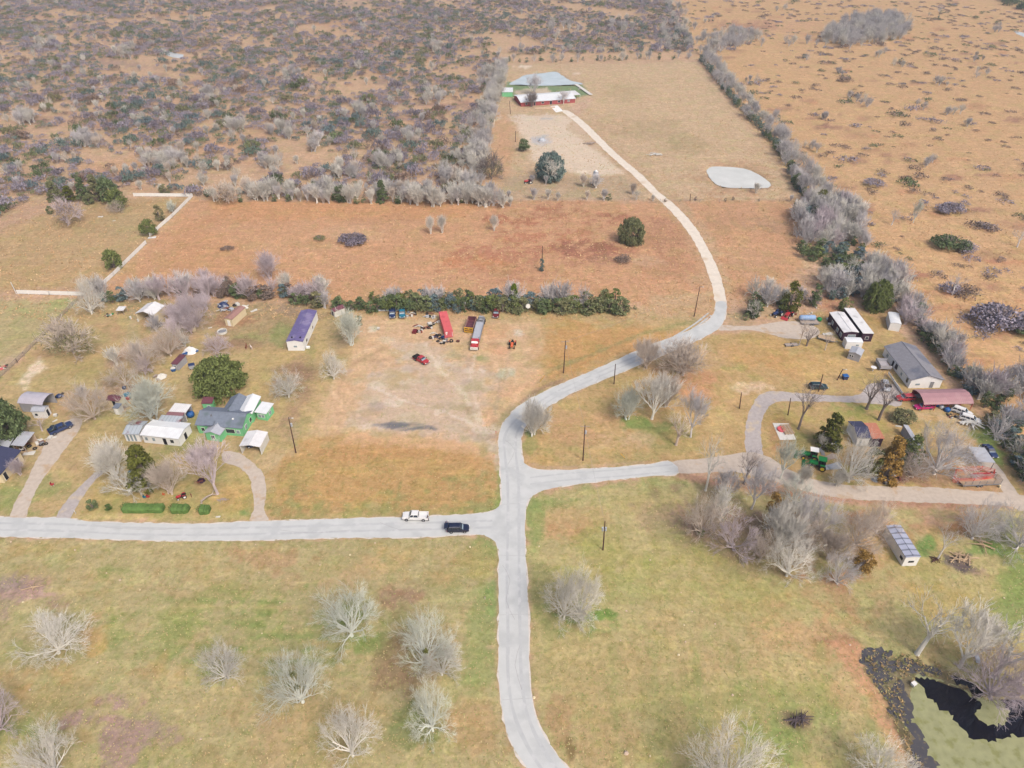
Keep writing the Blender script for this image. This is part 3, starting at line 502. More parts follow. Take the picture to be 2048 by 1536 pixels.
def bare_mesh(seed, R0=5.5, Ht=8.0, lev=4, fan=(3,4,4,4,4), limbs=14, trunk=1.0, spread=.55, up=.03, crook=.22, tr=.26, tmin=.010, open_=1.2, lean=0, multi=1):
    rnd = random.Random(seed); tb = MB(); cb = MB()
    for m_ in range(multi):
        a0 = rnd.uniform(0, 6.28); off = Vector((math.cos(a0), math.sin(a0), 0))*(.5 if multi > 1 else 0)
        top = off+Vector((rnd.uniform(-.25,.25)+lean, rnd.uniform(-.25,.25), trunk*rnd.uniform(.8, 1.2)))
        tb.tube([off+Vector((0,0,-.3)), off+Vector((0,0,.25)), off.lerp(top, .6)+Vector((.05,.03,0)), top], [tr*1.6, tr*1.15, tr, tr*.85], 8)
        for i in range(limbs):
            a = a0+i*2.39996+rnd.uniform(-.2, .2); el = open_*1.12*math.sqrt((i+.35)/limbs)+rnd.uniform(-.08,.08); el = min(el, 1.38)
            d = Vector((math.cos(a)*math.sin(el), math.sin(a)*math.sin(el), math.cos(el)))
            if i == 0: d = Vector((rnd.uniform(-.2,.2), rnd.uniform(-.2,.2), 1)).normalized()
            ln = (R0*math.sin(el)+(Ht-trunk)*math.cos(el))*.46
            branch(cb, rnd, top-Vector((0,0,rnd.uniform(0,.5*trunk))), d, ln, tr*.62, lev, fan, spread, up, crook, 0, 3, tmin)
    # fit to the nominal size
    rr_ = sorted(math.hypot(x, y) for x, y, z in cb.v); r = rr_[int(len(rr_)*.965)]; hh_ = sorted(z for x, y, z in cb.v); h = hh_[int(len(hh_)*.98)]; kx = R0/r; kz = Ht/h
    for b_ in (tb, cb): b_.v = [(x*kx, y*kx, z*kz if z > 0 else z) for x, y, z in b_.v]
    return tb, cb
def leafy(mb, rnd, centres, rad, per, size, mi=0, flat=.55):
    for c, rr in centres:
        for _ in range(per):
            d = rdir(rnd)
            if d.z < -.3: d.z *= -.6
            p = Vector(c)+Vector((d.x*rr, d.y*rr, d.z*rr*.8))*rnd.uniform(.55, 1.08)*rad
            nrm = (d*flat+rdir(rnd)*.75).normalized(); u = nrm.cross(rdir(rnd)).normalized(); v = nrm.cross(u); s = size*rnd.uniform(.6, 1.4)
            a = s*.5; b_ = s*.36
            mb.add([p-u*a, p-v*b_+nrm*s*.08, p+u*a, p+v*b_], [(0,1,2,3)], mi)
def crown_mesh(seed, R0=4, Ht=7, shape='round', clumps=46, per=60, size=.42, base=.16):
    rnd = random.Random(seed); tb = MB(); cb = MB(); cs = []
    lob = [rnd.uniform(.72, 1.12) for _ in range(9)]
    for i in range(clumps):
        a = rnd.uniform(0, 6.28); t = rnd.random(); z = base+(1-base)*t
        if shape == 'cone': pr = (1-t)**.75*.95+.05
        elif shape == 'oval': pr = math.sin(math.pi*min(1, .12+t*.86))**.6
        else: pr = math.sqrt(max(0, 1-((z-.42)/.60)**2))
        pr *= lob[int(a/6.28*9) % 9]*rnd.uniform(.45, 1.0)**.6
        cr = R0*((.30 if R0 < 6 else .17) if shape != 'cone' else .22)*rnd.uniform(.7, 1.25)
        cs.append(((math.cos(a)*pr*(R0-cr*.7), math.sin(a)*pr*(R0-cr*.7), z*Ht-cr*.5), cr))
        if i % 3 == 0: tb.tube([(0,0,Ht*base*.6), (math.cos(a)*pr*R0*.4, math.sin(a)*pr*R0*.4, z*Ht*.6), cs[-1][0]], [.12,.07,.03], 4)
    tb.tube([(0,0,-.3),(0,0,.2),(.05,0,Ht*.35),(0,0,Ht*.6)], [.34,.26,.2,.1], 7)
    leafy(cb, rnd, cs, 1.0, per, size)
    return tb, cb
def semi_mesh(seed, R0=4.5, Ht=6.5):             # twiggy crown that still holds some leaves
    rnd = random.Random(seed); tb, cb = bare_mesh(seed, R0, Ht, 3, (4,5,5,5), 8, .7, .6, .05, .2, .2, .03, 1.05)
    for b_ in range(1): pass
    cs = []
    for i in range(34):
        d = rdir(rnd); d.z = abs(d.z); q = rnd.uniform(.45, .92); cs.append(((d.x*R0*q, d.y*R0*q, .6+d.z*Ht*q*.85), R0*.26))
    lb = MB(); leafy(lb, rnd, cs, 1.0, 26, .26)
    return tb, cb, lb
def mound_mesh(seed, R0=2.2, Ht=1.7, per=26, nclump=12, size=.34, twigs=26, lobes=1):
    rnd = random.Random(seed); mb = MB(); cs = []
    for i in range(nclump):
        a = rnd.uniform(0, 6.28); t = rnd.random()**.5; rr = R0*t*.8; z = Ht*math.sqrt(max(0.05, 1-(t*.85)**2))*.7
        cs.append(((rr*math.cos(a)*1.25, rr*math.sin(a), z*.72), R0*.36*rnd.uniform(.8,1.2)))
    leafy(mb, rnd, cs, 1.0, per, size)
    for i in range(twigs):
        a = rnd.uniform(0, 6.28); e = rnd.uniform(.1, 1.3); ln = R0*rnd.uniform(.75, 1.15)
        d = Vector((math.cos(a)*math.sin(e)*1.2, math.sin(a)*math.sin(e), math.cos(e)*Ht/R0)); p = d*ln*.35
        mb.tube([p, d*ln+rdir(rnd)*.2], [.04, .015], 3, 1, caps=False)
    return mb
# --- bark and leaf materials
BARK = [mat("bark_pale", (240,237,230), .95, .12, 1.5, objvar=.14, huevar=(242,238,228)), mat("bark_grey", (236,232,234), .95, .14, 1.5, objvar=.14, huevar=(228,222,216)),
        mat("bark_warm", (226,210,196), .95, .16, 1.5, objvar=.14, huevar=(194,176,164)), mat("bark_mauve", (222,206,208), .95, .16, 1.5, objvar=.12, huevar=(196,182,186)),
        mat("bark_dark", (136,124,120), .95, .2, 1.5, objvar=.12), mat("bark_lichen", (240,242,232), .95, .14, 1.5, objvar=.1, huevar=(228,234,228))]
LEAF = {'oak': mat("leaf_oak", (118,130,74), .75, .3, .9, island=.38, objvar=.1), 'dark': mat("leaf_dark", (96,112,72), .75, .3, .8, island=.38, objvar=.16, huevar=(108,124,84)),
        'blue': mat("leaf_bluegreen", (122,144,152), .8, .25, .8, island=.34, objvar=.14, huevar=(104,124,110)), 'olive': mat("leaf_olive", (146,142,104), .8, .25, .8, island=.32, objvar=.12, huevar=(118,128,88)),
        'gold': mat("leaf_gold", (160,128,66), .8, .25, .8, island=.34, objvar=.1), 'cedar': mat("leaf_cedar", (104,108,46), .8, .35, .7, island=.42, objvar=.08), 'lime': mat("leaf_lime", (112,132,36), .75, .25, .9, island=.34),
        'russet': mat("leaf_russet", (150,124,106), .85, .2, .8, island=.3, objvar=.14, huevar=(132,118,110)), 'plum': mat("leaf_plum", (146,137,152), .85, .25, .9, island=.34, objvar=.16, huevar=(160,154,168)),
        'hedge': mat("leaf_hedge", (92,122,62), .8, .25, 1.2, island=.36), 'tan': mat("leaf_tan", (170,146,110), .85, .2, .9, island=.3)}
TW = [mat("twig_"+n_, c_, .95, .14, 1.5, objvar=.16) for n_, c_ in [("pale",(224,220,212)),("grey",(206,202,204)),("warm",(218,204,192)),("mauve",(214,200,206)),("dark",(138,128,126)),("lichen",(216,220,208))]]
TWIG = mat("bush_twig", (166,150,146), .95, .15, 1, objvar=.1)
def mk(tb, cb, extra=None, far=None):
    d = {'trunk': tb.mesh("trunk", [BARK[0]]), 'crown': cb.mesh("crown", [BARK[0], TW[0]])}
    if extra: d['foliage'] = extra.mesh("foliage", [LEAF['olive']])
    if far:
        f, c2 = far; f.f += [tuple(i+len(f.v) for i in q) for q in c2.f]; f.m += c2.m; f.v += c2.v; d['one'] = f.mesh("tree", [BARK[0], TW[0]])
    return d
def both(s, *a, **k):
    n = mk(*bare_mesh(s, *a, **k)); k2 = dict(zip(('R0','Ht','lev','fan','limbs','trunk','spread','up','crook','tr','tmin','open_'), a)); k2.update(k)
    k2['tmin'] = .042; k2['lev'] = 2; k2['fan'] = (4,4,4); k2['limbs'] = 9; k2['tr'] = k2.get('tr', .24)*1.25; k2['multi'] = min(3, k2.get('multi', 1)+1)
    n['one'] = mk(MB().box(0,.01,0,.01,0,.01), MB().box(0,.01,0,.01,0,.01), far=bare_mesh(s+500, **k2))['one']; return n
V = {}
V['spread'] = [both(s) for s in (1, 2, 3, 4, 5)]                                               # 5.5 x 8
V['upright'] = [both(s, 3.6, 9, 4, (3,4,4,4,4), 7, 2.4, .5, .14, .2, .2, .015, .75) for s in (11, 12, 13)]     # 3.6 x 9
V['multi'] = [both(s, 4.2, 7, 3, (4,5,5,5), 5, .8, .55, .12, .22, .16, .016, .85, multi=4) for s in (21, 22, 23)]   # 4.2 x 7
V['sapling'] = [both(s, 2.2, 6.0, 2, (4,5,5), 6, .8, .5, .18, .2, .09, .035, .55, multi=2) for s in (31, 32, 33, 34)]  # 2.2 x 6
V['low'] = [both(s, 6.0, 5.0, 4, (3,5,4,4,4), 8, .5, .55, .02, .18, .26, .014, 1.3) for s in (41, 42)]      # 6 x 5
V['leggy'] = [both(s, 4.0, 9, 3, (4,4,4,4), 4, 3.0, .6, .12, .3, .26, .014, .7) for s in (51, 52)]
SZ = {'spread': (5.5,8), 'upright': (3.6,9), 'multi': (4.2,7), 'sapling': (2.2,6), 'low': (6,5), 'leggy': (4,9), 'round': (4,6), 'cone': (2.4,6.5), 'oval': (2.6,6), 'semi': (4.5,6.5), 'broad': (8,7)}
V['round'] = [mk(*crown_mesh(s, 4, 6)) for s in (61, 62, 63)]
V['cone'] = [mk(*crown_mesh(s, 2.4, 6.5, 'cone', 70, 60, .3, .04)) for s in (71, 72)]
V['broad'] = [mk(*crown_mesh(s, 8, 7, 'round', 150, 80, .5, .1)) for s in (66, 67)]
V['oval'] = [mk(*crown_mesh(s, 2.6, 6, 'oval', 34, 50, .36, .06)) for s in (81, 82, 83)]
V['semi'] = [mk(*semi_mesh(s)) for s in (91, 92)]
for k in ('round', 'cone', 'oval'):              # single-mesh version carries bark and leaf in two slots
    for i, s in enumerate({'round': (61,62,63), 'cone': (71,72), 'oval': (81,82,83)}[k]):
        a = {'round': (4,6), 'cone': (2.4,6.5), 'oval': (2.6,6)}[k]
        tb, cb = crown_mesh(s, *a, k, 26, 34, .5, .06 if k != 'round' else .16); f = MB(); f.add(cb.v, cb.f, 0); f.add(tb.v, tb.f, 1); V[k][i]['one'] = f.mesh("tree", [LEAF['dark'], BARK[4]])
V['mound'] = [mound_mesh(s).mesh("bush", [LEAF['plum'], TWIG]) for s in (101, 102, 103, 104, 105)]       # 2.2 x 1.7
V['mat'] = [mound_mesh(s, 2.4, .8, 22, 12, .36, 30).mesh("bush", [LEAF['plum'], TWIG]) for s in (111, 112, 113)]
V['big'] = [mound_mesh(s, 2.4, 2.2, 90, 24, .26, 60).mesh("bush", [LEAF['plum'], TWIG]) for s in (121, 122)]
def setm(o, i, m):
    o.material_slots[i].link = 'OBJECT'; o.material_slots[i].material = m
NAMEOF = {'round': 'evergreen_tree', 'broad': 'evergreen_tree', 'cone': 'cedar_tree', 'oval': 'evergreen_shrub', 'semi': 'leafy_tree', 'sapling': 'bare_sapling'}
def tree(bx, by, wpx, topy, sp, bark, label, var=0, leaf=None, rot=None, cat='tree', group=None, kh=1.0):
    """a single tree with trunk and crown, base at picture point (bx, by), crown wpx wide and reaching up to topy"""
    p = P(bx, by); r = wpx/2/S(by); r *= 1.0 if sp in ('round','cone','oval','broad') else 1.0; h = zat(p.y+r*.45, topy)*kh; h = max(1.2, min(15, h))*(.9 if sp in ('spread','low') else 1); v = V[sp][var % len(V[sp])]
    r0, h0 = SZ[sp]; t = thing(NAMEOF.get(sp, 'bare_tree'), label, cat, p, random.Random(bx*7+by).uniform(0, 6.28) if rot is None else rot, group)
    t.scale = (r/r0, r/r0, h/h0)
    for k in ('trunk', 'crown', 'foliage'):
        if k not in v: continue
        o = bpy.data.objects.new(k, v[k]); C.objects.link(o); o.parent = t
        if k == 'foliage' or (k == 'crown' and sp in ('round', 'cone', 'oval', 'broad')): setm(o, 0, LEAF[leaf or 'dark'])
        else:
            setm(o, 0, BARK[bark])
            if k == 'crown': setm(o, 1, TW[bark])
    return t
T = tree
# ---- trees one can tell apart, front field
T(118,1306,140,1213,'spread',0,"open spreading leafless tree by the pinkish bare patch on the left",0,rot=.4)
T(457,1356,92,1280,'spread',0,"small pale leafless tree alone on the striped grass of the left field",1)
T(704,1272,134,1163,'spread',5,"round dense leafless tree standing beside a brown leaf patch, nearest the horizontal road",2)
T(606,1404,138,1288,'spread',5,"wide grey leafless tree with broken outline between the small pale tree and the road",3)
T(858,1330,128,1209,'spread',5,"tall leafless tree, left one of the close pair near the vertical road",4)
T(884,1350,86,1275,'spread',0,"smaller leafless tree touching the right side of the mistletoe tree near the road",1,rot=2)
T(866,1462,98,1353,'spread',5,"oval leafless tree just in front of the touching pair and beside the vertical road",2,rot=3)
T(706,1512,120,1397,'spread',0,"leafless tree with bright straight trunk near the bottom edge left of the road",0,rot=1.2)
T(114,1545,132,1445,'spread',0,"pale leafless tree cut by the bottom edge below the pinkish soil patch",3,rot=1)
T(2,1458,112,1372,'spread',3,"leafless tree cut by the left edge of the picture above the bottom corner",1,rot=.3)
T(1128,1238,98,1124,'spread',0,"left tree of the joined leafless pair standing right of the vertical road",2,rot=5)
T(1160,1236,94,1124,'spread',0,"right tree of the joined leafless pair standing right of the vertical road",4,rot=1)
T(1446,1572,176,1422,'spread',0,"large leafless tree with mistletoe rising from the bottom edge right of centre",3,rot=2.2)
T(1752,1548,130,1458,'spread',0,"leafless tree at the bottom edge beside the marshy end of the dark pond",0,rot=4)
T(1834,1308,118,1172,'leggy',0,"bright white forked tree standing behind the shallow end of the dark pond",0,rot=.6)
T(1919,1334,112,1196,'upright',0,"tall two-stemmed pale tree leaning over the bank behind the black water",0,rot=2)
T(1990,1354,110,1225,'leggy',0,"thin-stemmed pale tree right of the two-stemmed one behind the black water",1,rot=1)
T(1980,1396,150,1290,'spread',3,"low heavy pale tree overhanging the round duckweed patch of the dark pond",1,rot=3)
T(2052,1420,120,1300,'low',3,"leafless tree cut by the right edge over the black pond water",0,rot=1)
T(1944,1078,96,990,'spread',1,"dark-trunked leafless tree on the bright green patch below the dirt road",1,rot=2)
T(2032,1098,118,1000,'spread',1,"leafless tree cut by the right edge below the dirt road junction",2,rot=1)
T(1875,1118,40,1052,'leggy',1,"thin broken tree over an old stump beside the burn pile",0,rot=0)
def mistletoe(t, spots):
    for x, y, z in spots:
        mb = MB(); leafy(mb, random.Random(int(x*9)), [((x, y, z), .42)], 1.0, 70, .2); mb.build("mistletoe", LEAF['cedar'], t)
for t_, q_ in ((C.objects['bare_tree.004'], [(-1.5,2.5,5.6),(-1,2.0,5.0)]), (C.objects['bare_tree.003'], [(1.0,1.2,4.8),(-.6,.4,5.2),(.3,-.8,4.2)])): mistletoe(t_, q_)
# ---- grove below the dirt road
G = "leafless trees of the grove below the dirt road"
for i, (bx, by, wv, ty, sp, bk, lb) in enumerate([
 (1411,981,62,865,'leggy',0,"tall slender white tree at the left end of the grove, crossing the dirt road"),
 (1402,1068,78,985,'spread',2,"pale low tree at the left front of the grove beside a green tuft"),
 (1467,1100,112,1022,'low',3,"mauve-tinged many-armed tree lying low in the left front of the grove"),
 (1450,1001,58,936,'upright',1,"grey tree just inside the left end of the grove"),
 (1488,968,60,900,'leggy',4,"dark crooked tree on the edge of the dirt road"),
 (1503,1018,72,930,'upright',1,"grey tree left of the narrow golden tree in the grove"),
 (1566,1066,60,990,'upright',0,"white-stemmed tree right of the narrow golden tree"),
 (1588,1015,90,945,'spread',5,"yellowish-tipped spreading tree at the back of the grove"),
 (1638,1066,84,985,'spread',1,"grey tree leaning right over the dirt road on the right of the grove"),
 (1573,1152,108,1060,'spread',0,"bright white spreading tree at the very front of the grove"),
 (1552,1100,96,1012,'multi',0,"white many-stemmed tree behind the front one of the grove"),
 (1674,1168,70,1100,'spread',1,"thin grey tree at the front right corner of the grove"),
 (1708,1096,96,1008,'spread',2,"tan tree between the grove and the long white trailer"),
 (1610,1094,90,1020,'spread',2,"tan brown tree in the centre right of the grove"),
 (1519,1120,66,1050,'spread',2,"tan brown tree in the shade between the two front trees of the grove"),
 (1752,1066,80,990,'spread',2,"faint tan tree behind the long white trailer"),
 (1655,1120,70,1056,'multi',2,"brownish many-stemmed tree in the right half of the grove"),
 (1560,958,54,880,'upright',5,"pale green-grey tree at the road bend below the grey driveway"),
 (1604,968,32,930,'multi',0,"whitish bush-like tree just in front of the green tractors"),
 (1674,972,38,938,'multi',0,"low whitish tree between the tractors and the dirt road"),
 (1440,1040,70,960,'spread',0,"pale tree behind the mauve one in the left of the grove"),
 (1604,1060,64,985,'upright',1,"grey upright tree in the middle back of the grove")]): T(bx,by,wv,ty,sp,bk,lb,i,group=G)
T(1534,1056,38,980,'oval',4,"narrow golden-leaved tree standing inside the grove",0,'gold')
T(1720,1140,52,1098,'oval',4,"golden orange bushy tree beside the front right of the grove",1,'gold')
T(1402,1070,18,1054,'oval',4,"low green tuft at the foot of the pale low tree in the grove",2,'lime',cat='shrub')
# ---- centre island and right plot
T(1068,872,66,800,'multi',0,"grey leafless tree on the inside of the road bend",0)
T(1254,838,58,777,'multi',5,"grey-green tangled tree left of the bright white one on the centre island",1)
T(1304,838,84,739,'upright',0,"bright white dense tree in the middle of the centre island",1)
T(1352,890,54,822,'leggy',2,"brownish crooked tree at the front of the centre island group",1)
T(1381,874,62,783,'upright',1,"blue-grey tree at the right of the centre island group",2)
T(1362,748,106,682,'multi',2,"wide faint brown tree beside the road at the back of the centre island",2)
T(1290,736,54,676,'multi',2,"faint brown tree whose top crosses the pale road",0)
T(1330,812,60,745,'multi',2,"brown twiggy tree behind the bright white one on the centre island",0)
T(1597,858,62,768,'leggy',4,"dark leaning tree between the white ground sheet and the green cedar",0)
T(1733,818,58,744,'leggy',4,"dark-trunked bare tree at the bend of the grey driveway",1)
T(1757,840,70,764,'leggy',4,"forked dark tree behind the navy-roofed house",0,rot=2)
T(1697,964,88,850,'spread',0,"white spreading tree in front of the navy-roofed house",4)
T(1868,948,132,826,'spread',1,"huge pale crown filling the yard right of the golden cedar",0)
T(1825,955,70,900,'spread',2,"brownish bare tree at the foot of the huge pale crown",2)
T(1640,896,20,868,'multi',0,"small whitish bush-tree left of the green cedar",1)
T(1655,893,62,816,'cone',4,"dark green cedar beside the blue tarp",0,'cedar',kh=1.0)
T(1768,956,66,868,'cone',4,"golden brown cedar in front of the navy-roofed house",1,'gold',kh=1.05)
T(1812,928,58,864,'oval',4,"bright green evergreen right of the golden cedar",0,'oak')
T(1735,950,50,890,'oval',4,"dark green evergreen left of the golden cedar",1,'cedar')
T(1806,842,54,812,'round',4,"low olive bush behind the navy-roofed house",0,'olive',cat='bush')
T(1598,690,22,634,'leggy',2,"small bare tree by the left end of the blue barrel trailer",0)
T(1613,692,36,650,'leggy',4,"dark short-trunked bare tree at the edge of the dirt drive",1)
T(1650,700,30,660,'leggy',2,"thin pale tree in front of the flatbed trailer",0)
# ---- left plots
T(190,838,84,758,'spread',2,"large bare tree above the end of the dirt driveway",1)
T(308,838,96,758,'multi',5,"dense greenish-white tree behind the white-roofed house",1)
T(437,706,58,660,'spread',3,"mauve leafless tree below the white stock ring",2)
T(342,712,74,640,'spread',2,"brown twiggy tree beyond the rusty-roofed hut",3)
T(394,652,80,574,'spread',3,"large mauve bare tree between the white carport and the cream shed",4)
T(184,628,66,545,'spread',0,"pale bare tree at the corner where the two fences meet",0)
T(288,734,84,670,'spread',2,"brownish bare tree in the middle of the left yard",1)
T(250,770,70,716,'low',2,"low brown tangle of branches behind the collapsed cream shed",1)
T(148,706,106,628,'semi',2,"olive half-leafed tree beside the grey rail fence",0,'olive')
T(440,782,118,706,'broad',4,"broad dark green live oak behind the green house",0,'oak')
T(8,880,116,782,'broad',4,"dark live oak at the left edge hiding the lean-to roofs",1,'dark')
T(85,862,36,832,'leggy',3,"small bare tree at the corner of the white camper",0)
T(435,988,88,872,'upright',3,"mauve-grey tree with a stout pale trunk in the front garden",2)
T(341,988,72,918,'multi',2,"brownish gnarled tree right of the dark cedar in the front garden",1)
T(260,984,100,930,'low',0,"low white tree with long bare arms left of the dark cedar",0)
T(232,955,72,880,'multi',0,"pale bush-like tree left behind the dark cedar",0)
T(298,968,86,874,'cone',4,"big dark cedar in front of the white-roofed house",1,'cedar',kh=.95)
T(578,794,72,730,'spread',0,"pale bare tree on the brown soil right of the live oak",4)
T(668,758,56,694,'spread',0,"slender pale tree with a green patch at its foot",0)
T(704,690,54,620,'multi',5,"dense grey-green tree at the left end of the junk lot hedge",1)
T(187,1018,24,996,'oval',4,"round clipped bush near the left garden drive",0,'dark',cat='bush'); T(218,1020,16,1007,'oval',4,"small round clipped bush between the drive and the long hedge",1,'hedge',cat='bush')
T(42,950,34,918,'multi',3,"small mauve bush against the cream house wall",1,cat='bush')
T(395,925,30,892,'multi',2,"twiggy bush left of the mauve-grey garden tree",2,cat='bush')
# ---- paddock, field and ranch
T(299,470,40,436,'round',4,"dark green tree touching the inside of the white fence by its broken gap",2,'oak')
T(321,442,24,408,'oval',4,"slim green tree next to the white fence above the broken gap",0,'olive')
T(229,536,42,496,'round',4,"dark green tree beside the lower stretch of the white fence",1,'oak')
T(138,450,62,392,'semi',3,"greyish half-leafed tree alone inside the paddock",1,'tan')
T(102,428,16,411,'oval',4,"tiny dark evergreen left of the half-leafed paddock tree",1,'dark')
for i, (bx, by, wv, ty, lf, sp) in enumerate([(112,400,38,358,'olive','cone'),(142,402,34,368,'cedar','cone'),(172,400,34,350,'dark','cone'),(198,402,40,345,'olive','cone'),(222,404,46,352,'dark','round'),(238,418,44,374,'oak','round'),(180,408,24,384,'olive','oval')]):
    T(bx,by,wv,ty,sp,4,["yellow-green cedar at the left end of the clump behind the paddock","short cedar second from the left in the clump behind the paddock","tall dark cedar in the left half of the clump behind the paddock","tallest cedar of the clump behind the paddock","dark rounded evergreen right of the tallest cedar","bright green evergreen at the right front of the paddock clump","small yellow bush in front of the paddock cedar clump"][i],i,lf)
T(234,425,36,396,'spread',2,"small rusty bare tree in front of the bright green paddock evergreen",0)
T(332,388,26,366,'oval',4,"olive evergreen behind the top stretch of white fence",2,'olive')
T(345,424,24,400,'semi',5,"pale grey-green bush inside the top corner of the white fence",0,'blue')
T(458,406,48,360,'semi',2,"golden brown bushy tree at the left end of the back tree row",1,'tan')
T(684,404,32,368,'oval',4,"dark evergreen in the back tree row left of the conifer",1,'dark'); T(765,404,30,356,'cone',4,"dark pointed conifer in the back tree row",0,'dark')
T(983,358,54,303,'semi',4,"olive brown rounded tree left of the ranch gravel yard",0,'olive')
T(1102,358,66,300,'broad',4,"big dark oak on the edge of the ranch gravel yard",0,'blue'); T(1047,302,30,276,'round',4,"small dark oak left of the gravel pile",2,'dark')
T(1100,366,42,318,'upright',0,"white bare tree in front of the big ranch oak",0)
T(1262,486,56,432,'broad',4,"round grey-green tree alone in the orange field",1,'olive')
T(1068,190,44,148,'upright',1,"grey bare tree between the ranch house and the pond",1); T(1064,214,26,184,'multi',4,"dark bare tree at the left front of the red ranch house",1); T(1127,208,24,182,'upright',1,"grey bare tree at the right front of the red ranch house",2)
T(1028,616,30,560,'cone',4,"bright lime-green conifer standing in the long hedge",0,'lime',kh=.95)
T(1577,624,42,558,'oval',4,"bright olive-green evergreen behind the red farm implement",0,'cedar'); T(1750,618,58,557,'broad',4,"big green evergreen behind the maroon mobile home",1,'oak'); T(1688,622,30,592,'oval',4,"small green evergreen at the rear of the maroon mobile home",2,'oak')
T(1637,424,32,376,'oval',4,"green evergreen at the narrow bend of the right-hand tree line",1,'cedar'); T(1626,612,30,562,'oval',4,"dark evergreen right of the bright olive-green one",2,'dark')
T(1083,542,14,516,'oval',4,"small shrub growing round the pole in the orange field",0,'blue',cat='shrub')
for bx, by, wv, ty in [(540,556,50,504),(885,466,22,430),(862,468,20,432),(988,462,18,430),(482,488,0,0)]:
    if wv: T(bx,by,wv,ty,'multi',3 if wv > 30 else 0,{540:"mauve bare tree standing in the lower left of the orange field",885:"pale sapling cluster right of its twin in the orange field",862:"pale sapling cluster left of its twin in the orange field",988:"lone pale sapling in the upper middle of the orange field"}[bx],1)
T(1904,590,40,548,'leggy',1,"pale bare tree rising from a dark bush in the right pasture",0); T(1826,446,20,400,'upright',5,"thin grey-green bare tree in the right pasture",1); T(1783,450,22,418,'leggy',1,"small pale bare tree in the right pasture",1); T(2034,494,36,458,'leggy',1,"pale bare tree near the right edge of the pasture",0)
# ---- clipped garden hedges
def hedge(x0, x1, yb, wpx, label):
    a, b_ = P(x0, yb), P(x1, yb); rnd = random.Random(x0); cs = []; L_ = (b_-a).length; wd = wpx/S(yb)/2*1.25
    for i in range(int(L_/.35)): cs.append((((i*.35-L_/2), rnd.uniform(-.35,.35)*wd, .9), wd*.85*rnd.uniform(.88,1.1)))
    o = MB(); hw = wd*.95; o.loft([[(x_, -hw*k_, .05), (x_, hw*k_, .05), (x_, hw*k_, 1.0), (x_, hw*.6*k_, 1.45*k_+.1), (x_, -hw*.6*k_, 1.45*k_+.1), (x_, -hw*k_, 1.0)] for x_, k_ in [(-L_/2, .6)]+[(-L_/2+.4+i*(L_-.8)/8, rnd.uniform(.88, 1.04)) for i in range(9)]+[(L_/2, .6)]]); leafy(o, rnd, cs, 1.0, 60, .2); c = o.build("clipped_hedge", LEAF['hedge']); c.location = (a+b_)/2; tag(c, label, "hedge")
hedge(247,329,1020,17,"longest clipped green hedge along the road in front of the garden"); hedge(344,379,1021,17,"middle-length clipped green hedge along the road"); hedge(400,421,1023,17,"shortest clipped green hedge at the right end of the row by the road")
# ---- rows and thickets: every plant its own object, the largest 300 of a kind; the rest as one mass
POOL = {}
def ORD(n):
    w_ = "zeroth first second third fourth fifth sixth seventh eighth ninth tenth eleventh twelfth".split()
    return w_[n] if n < len(w_) else f"{n}{'th' if 10 < n % 100 < 14 else {1:'st',2:'nd',3:'rd'}.get(n % 10,'th')}"
def put(kind, mesh, p, rz, sx, sz, mats, name, label, cat, group):
    POOL.setdefault(kind, []).append((S_at(p)*max(sx, sz)*(2 if kind == 'bare' else 1), mesh, p, rz, sx, sz, mats, name, label, cat, group))
def S_at(p): return F/(p.y*CT+H*ST)
def plant(rnd, p, kind, k, names, gl):
    """kind: b bare tree, s sapling, e dark evergreen, u blue-green, o olive, r russet, m mauve"""
    rz = rnd.uniform(0, 6.28); g = gl
    if kind in 'bwm':
        sp = rnd.choice(['upright','multi','spread','multi']); r0, h0 = SZ[sp]; hh = rnd.uniform(4.5, 7.5)*k; rr = hh*rnd.uniform(.38, .52)
        put('bare', rnd.choice(V[sp])['one'], p, rz, rr/r0, hh/h0, [BARK[{'b':1,'w':0,'m':3}[kind]], TW[{'b':1,'w':0,'m':3}[kind]]], 'bare_tree', f"leafless {dict(b='grey',w='pale',m='mauve')[kind]} tree {g}", 'tree', f"leafless trees {g}")
    elif kind == 's':
        hh = rnd.uniform(3.5, 6.5)*k; put('sapling', rnd.choice(V['sapling'])['one'], p, rz, hh/6*.9, hh/6, [BARK[rnd.choice((0,0,1,2))], TW[rnd.choice((0,0,1,2))]], 'bare_sapling', f"thin whitish sapling {g}", 'sapling', f"saplings {g}")
    else:
        sp = rnd.choice(['oval','round','oval']); r0, h0 = SZ[sp]; hh = rnd.uniform(2.6, 4.6)*k; rr = hh*rnd.uniform(.45, .62)
        lf = {'e':'dark','u':'blue','o':'olive','r':'russet','g':'oak'}[kind]
        put('ever', rnd.choice(V[sp])['one'], p, rz, rr/r0, hh/h0, [LEAF[lf], BARK[4]], 'evergreen_shrub' if kind != 'r' else 'brown_shrub', f"{dict(e='dark green',u='blue-green',o='olive',r='reddish brown',g='bright green')[kind]} shrub {g}", 'shrub', f"shrubs {g}")
def row(pts, step, mix, k, gl, jit=1.5, seed=0):
    rnd = random.Random(seed); q = [P(*p[:2]).to_2d() for p in pts]
    for a, b_ in zip(q, q[1:]):
        n = max(1, int((b_-a).length/step))
        for i in range(n):
            c = a.lerp(b_, (i+rnd.random())/n); plant(rnd, Vector((c.x+rnd.uniform(-jit,jit), c.y+rnd.uniform(-jit,jit), 0)), rnd.choice(mix), k, None, gl)
def inside(p, poly):
    c = False
    for i in range(len(poly)):
        a, b_ = poly[i], poly[i-1]
        if (a.y > p.y) != (b_.y > p.y) and p.x < (b_.x-a.x)*(p.y-a.y)/(b_.y-a.y)+a.x: c = not c
    return c
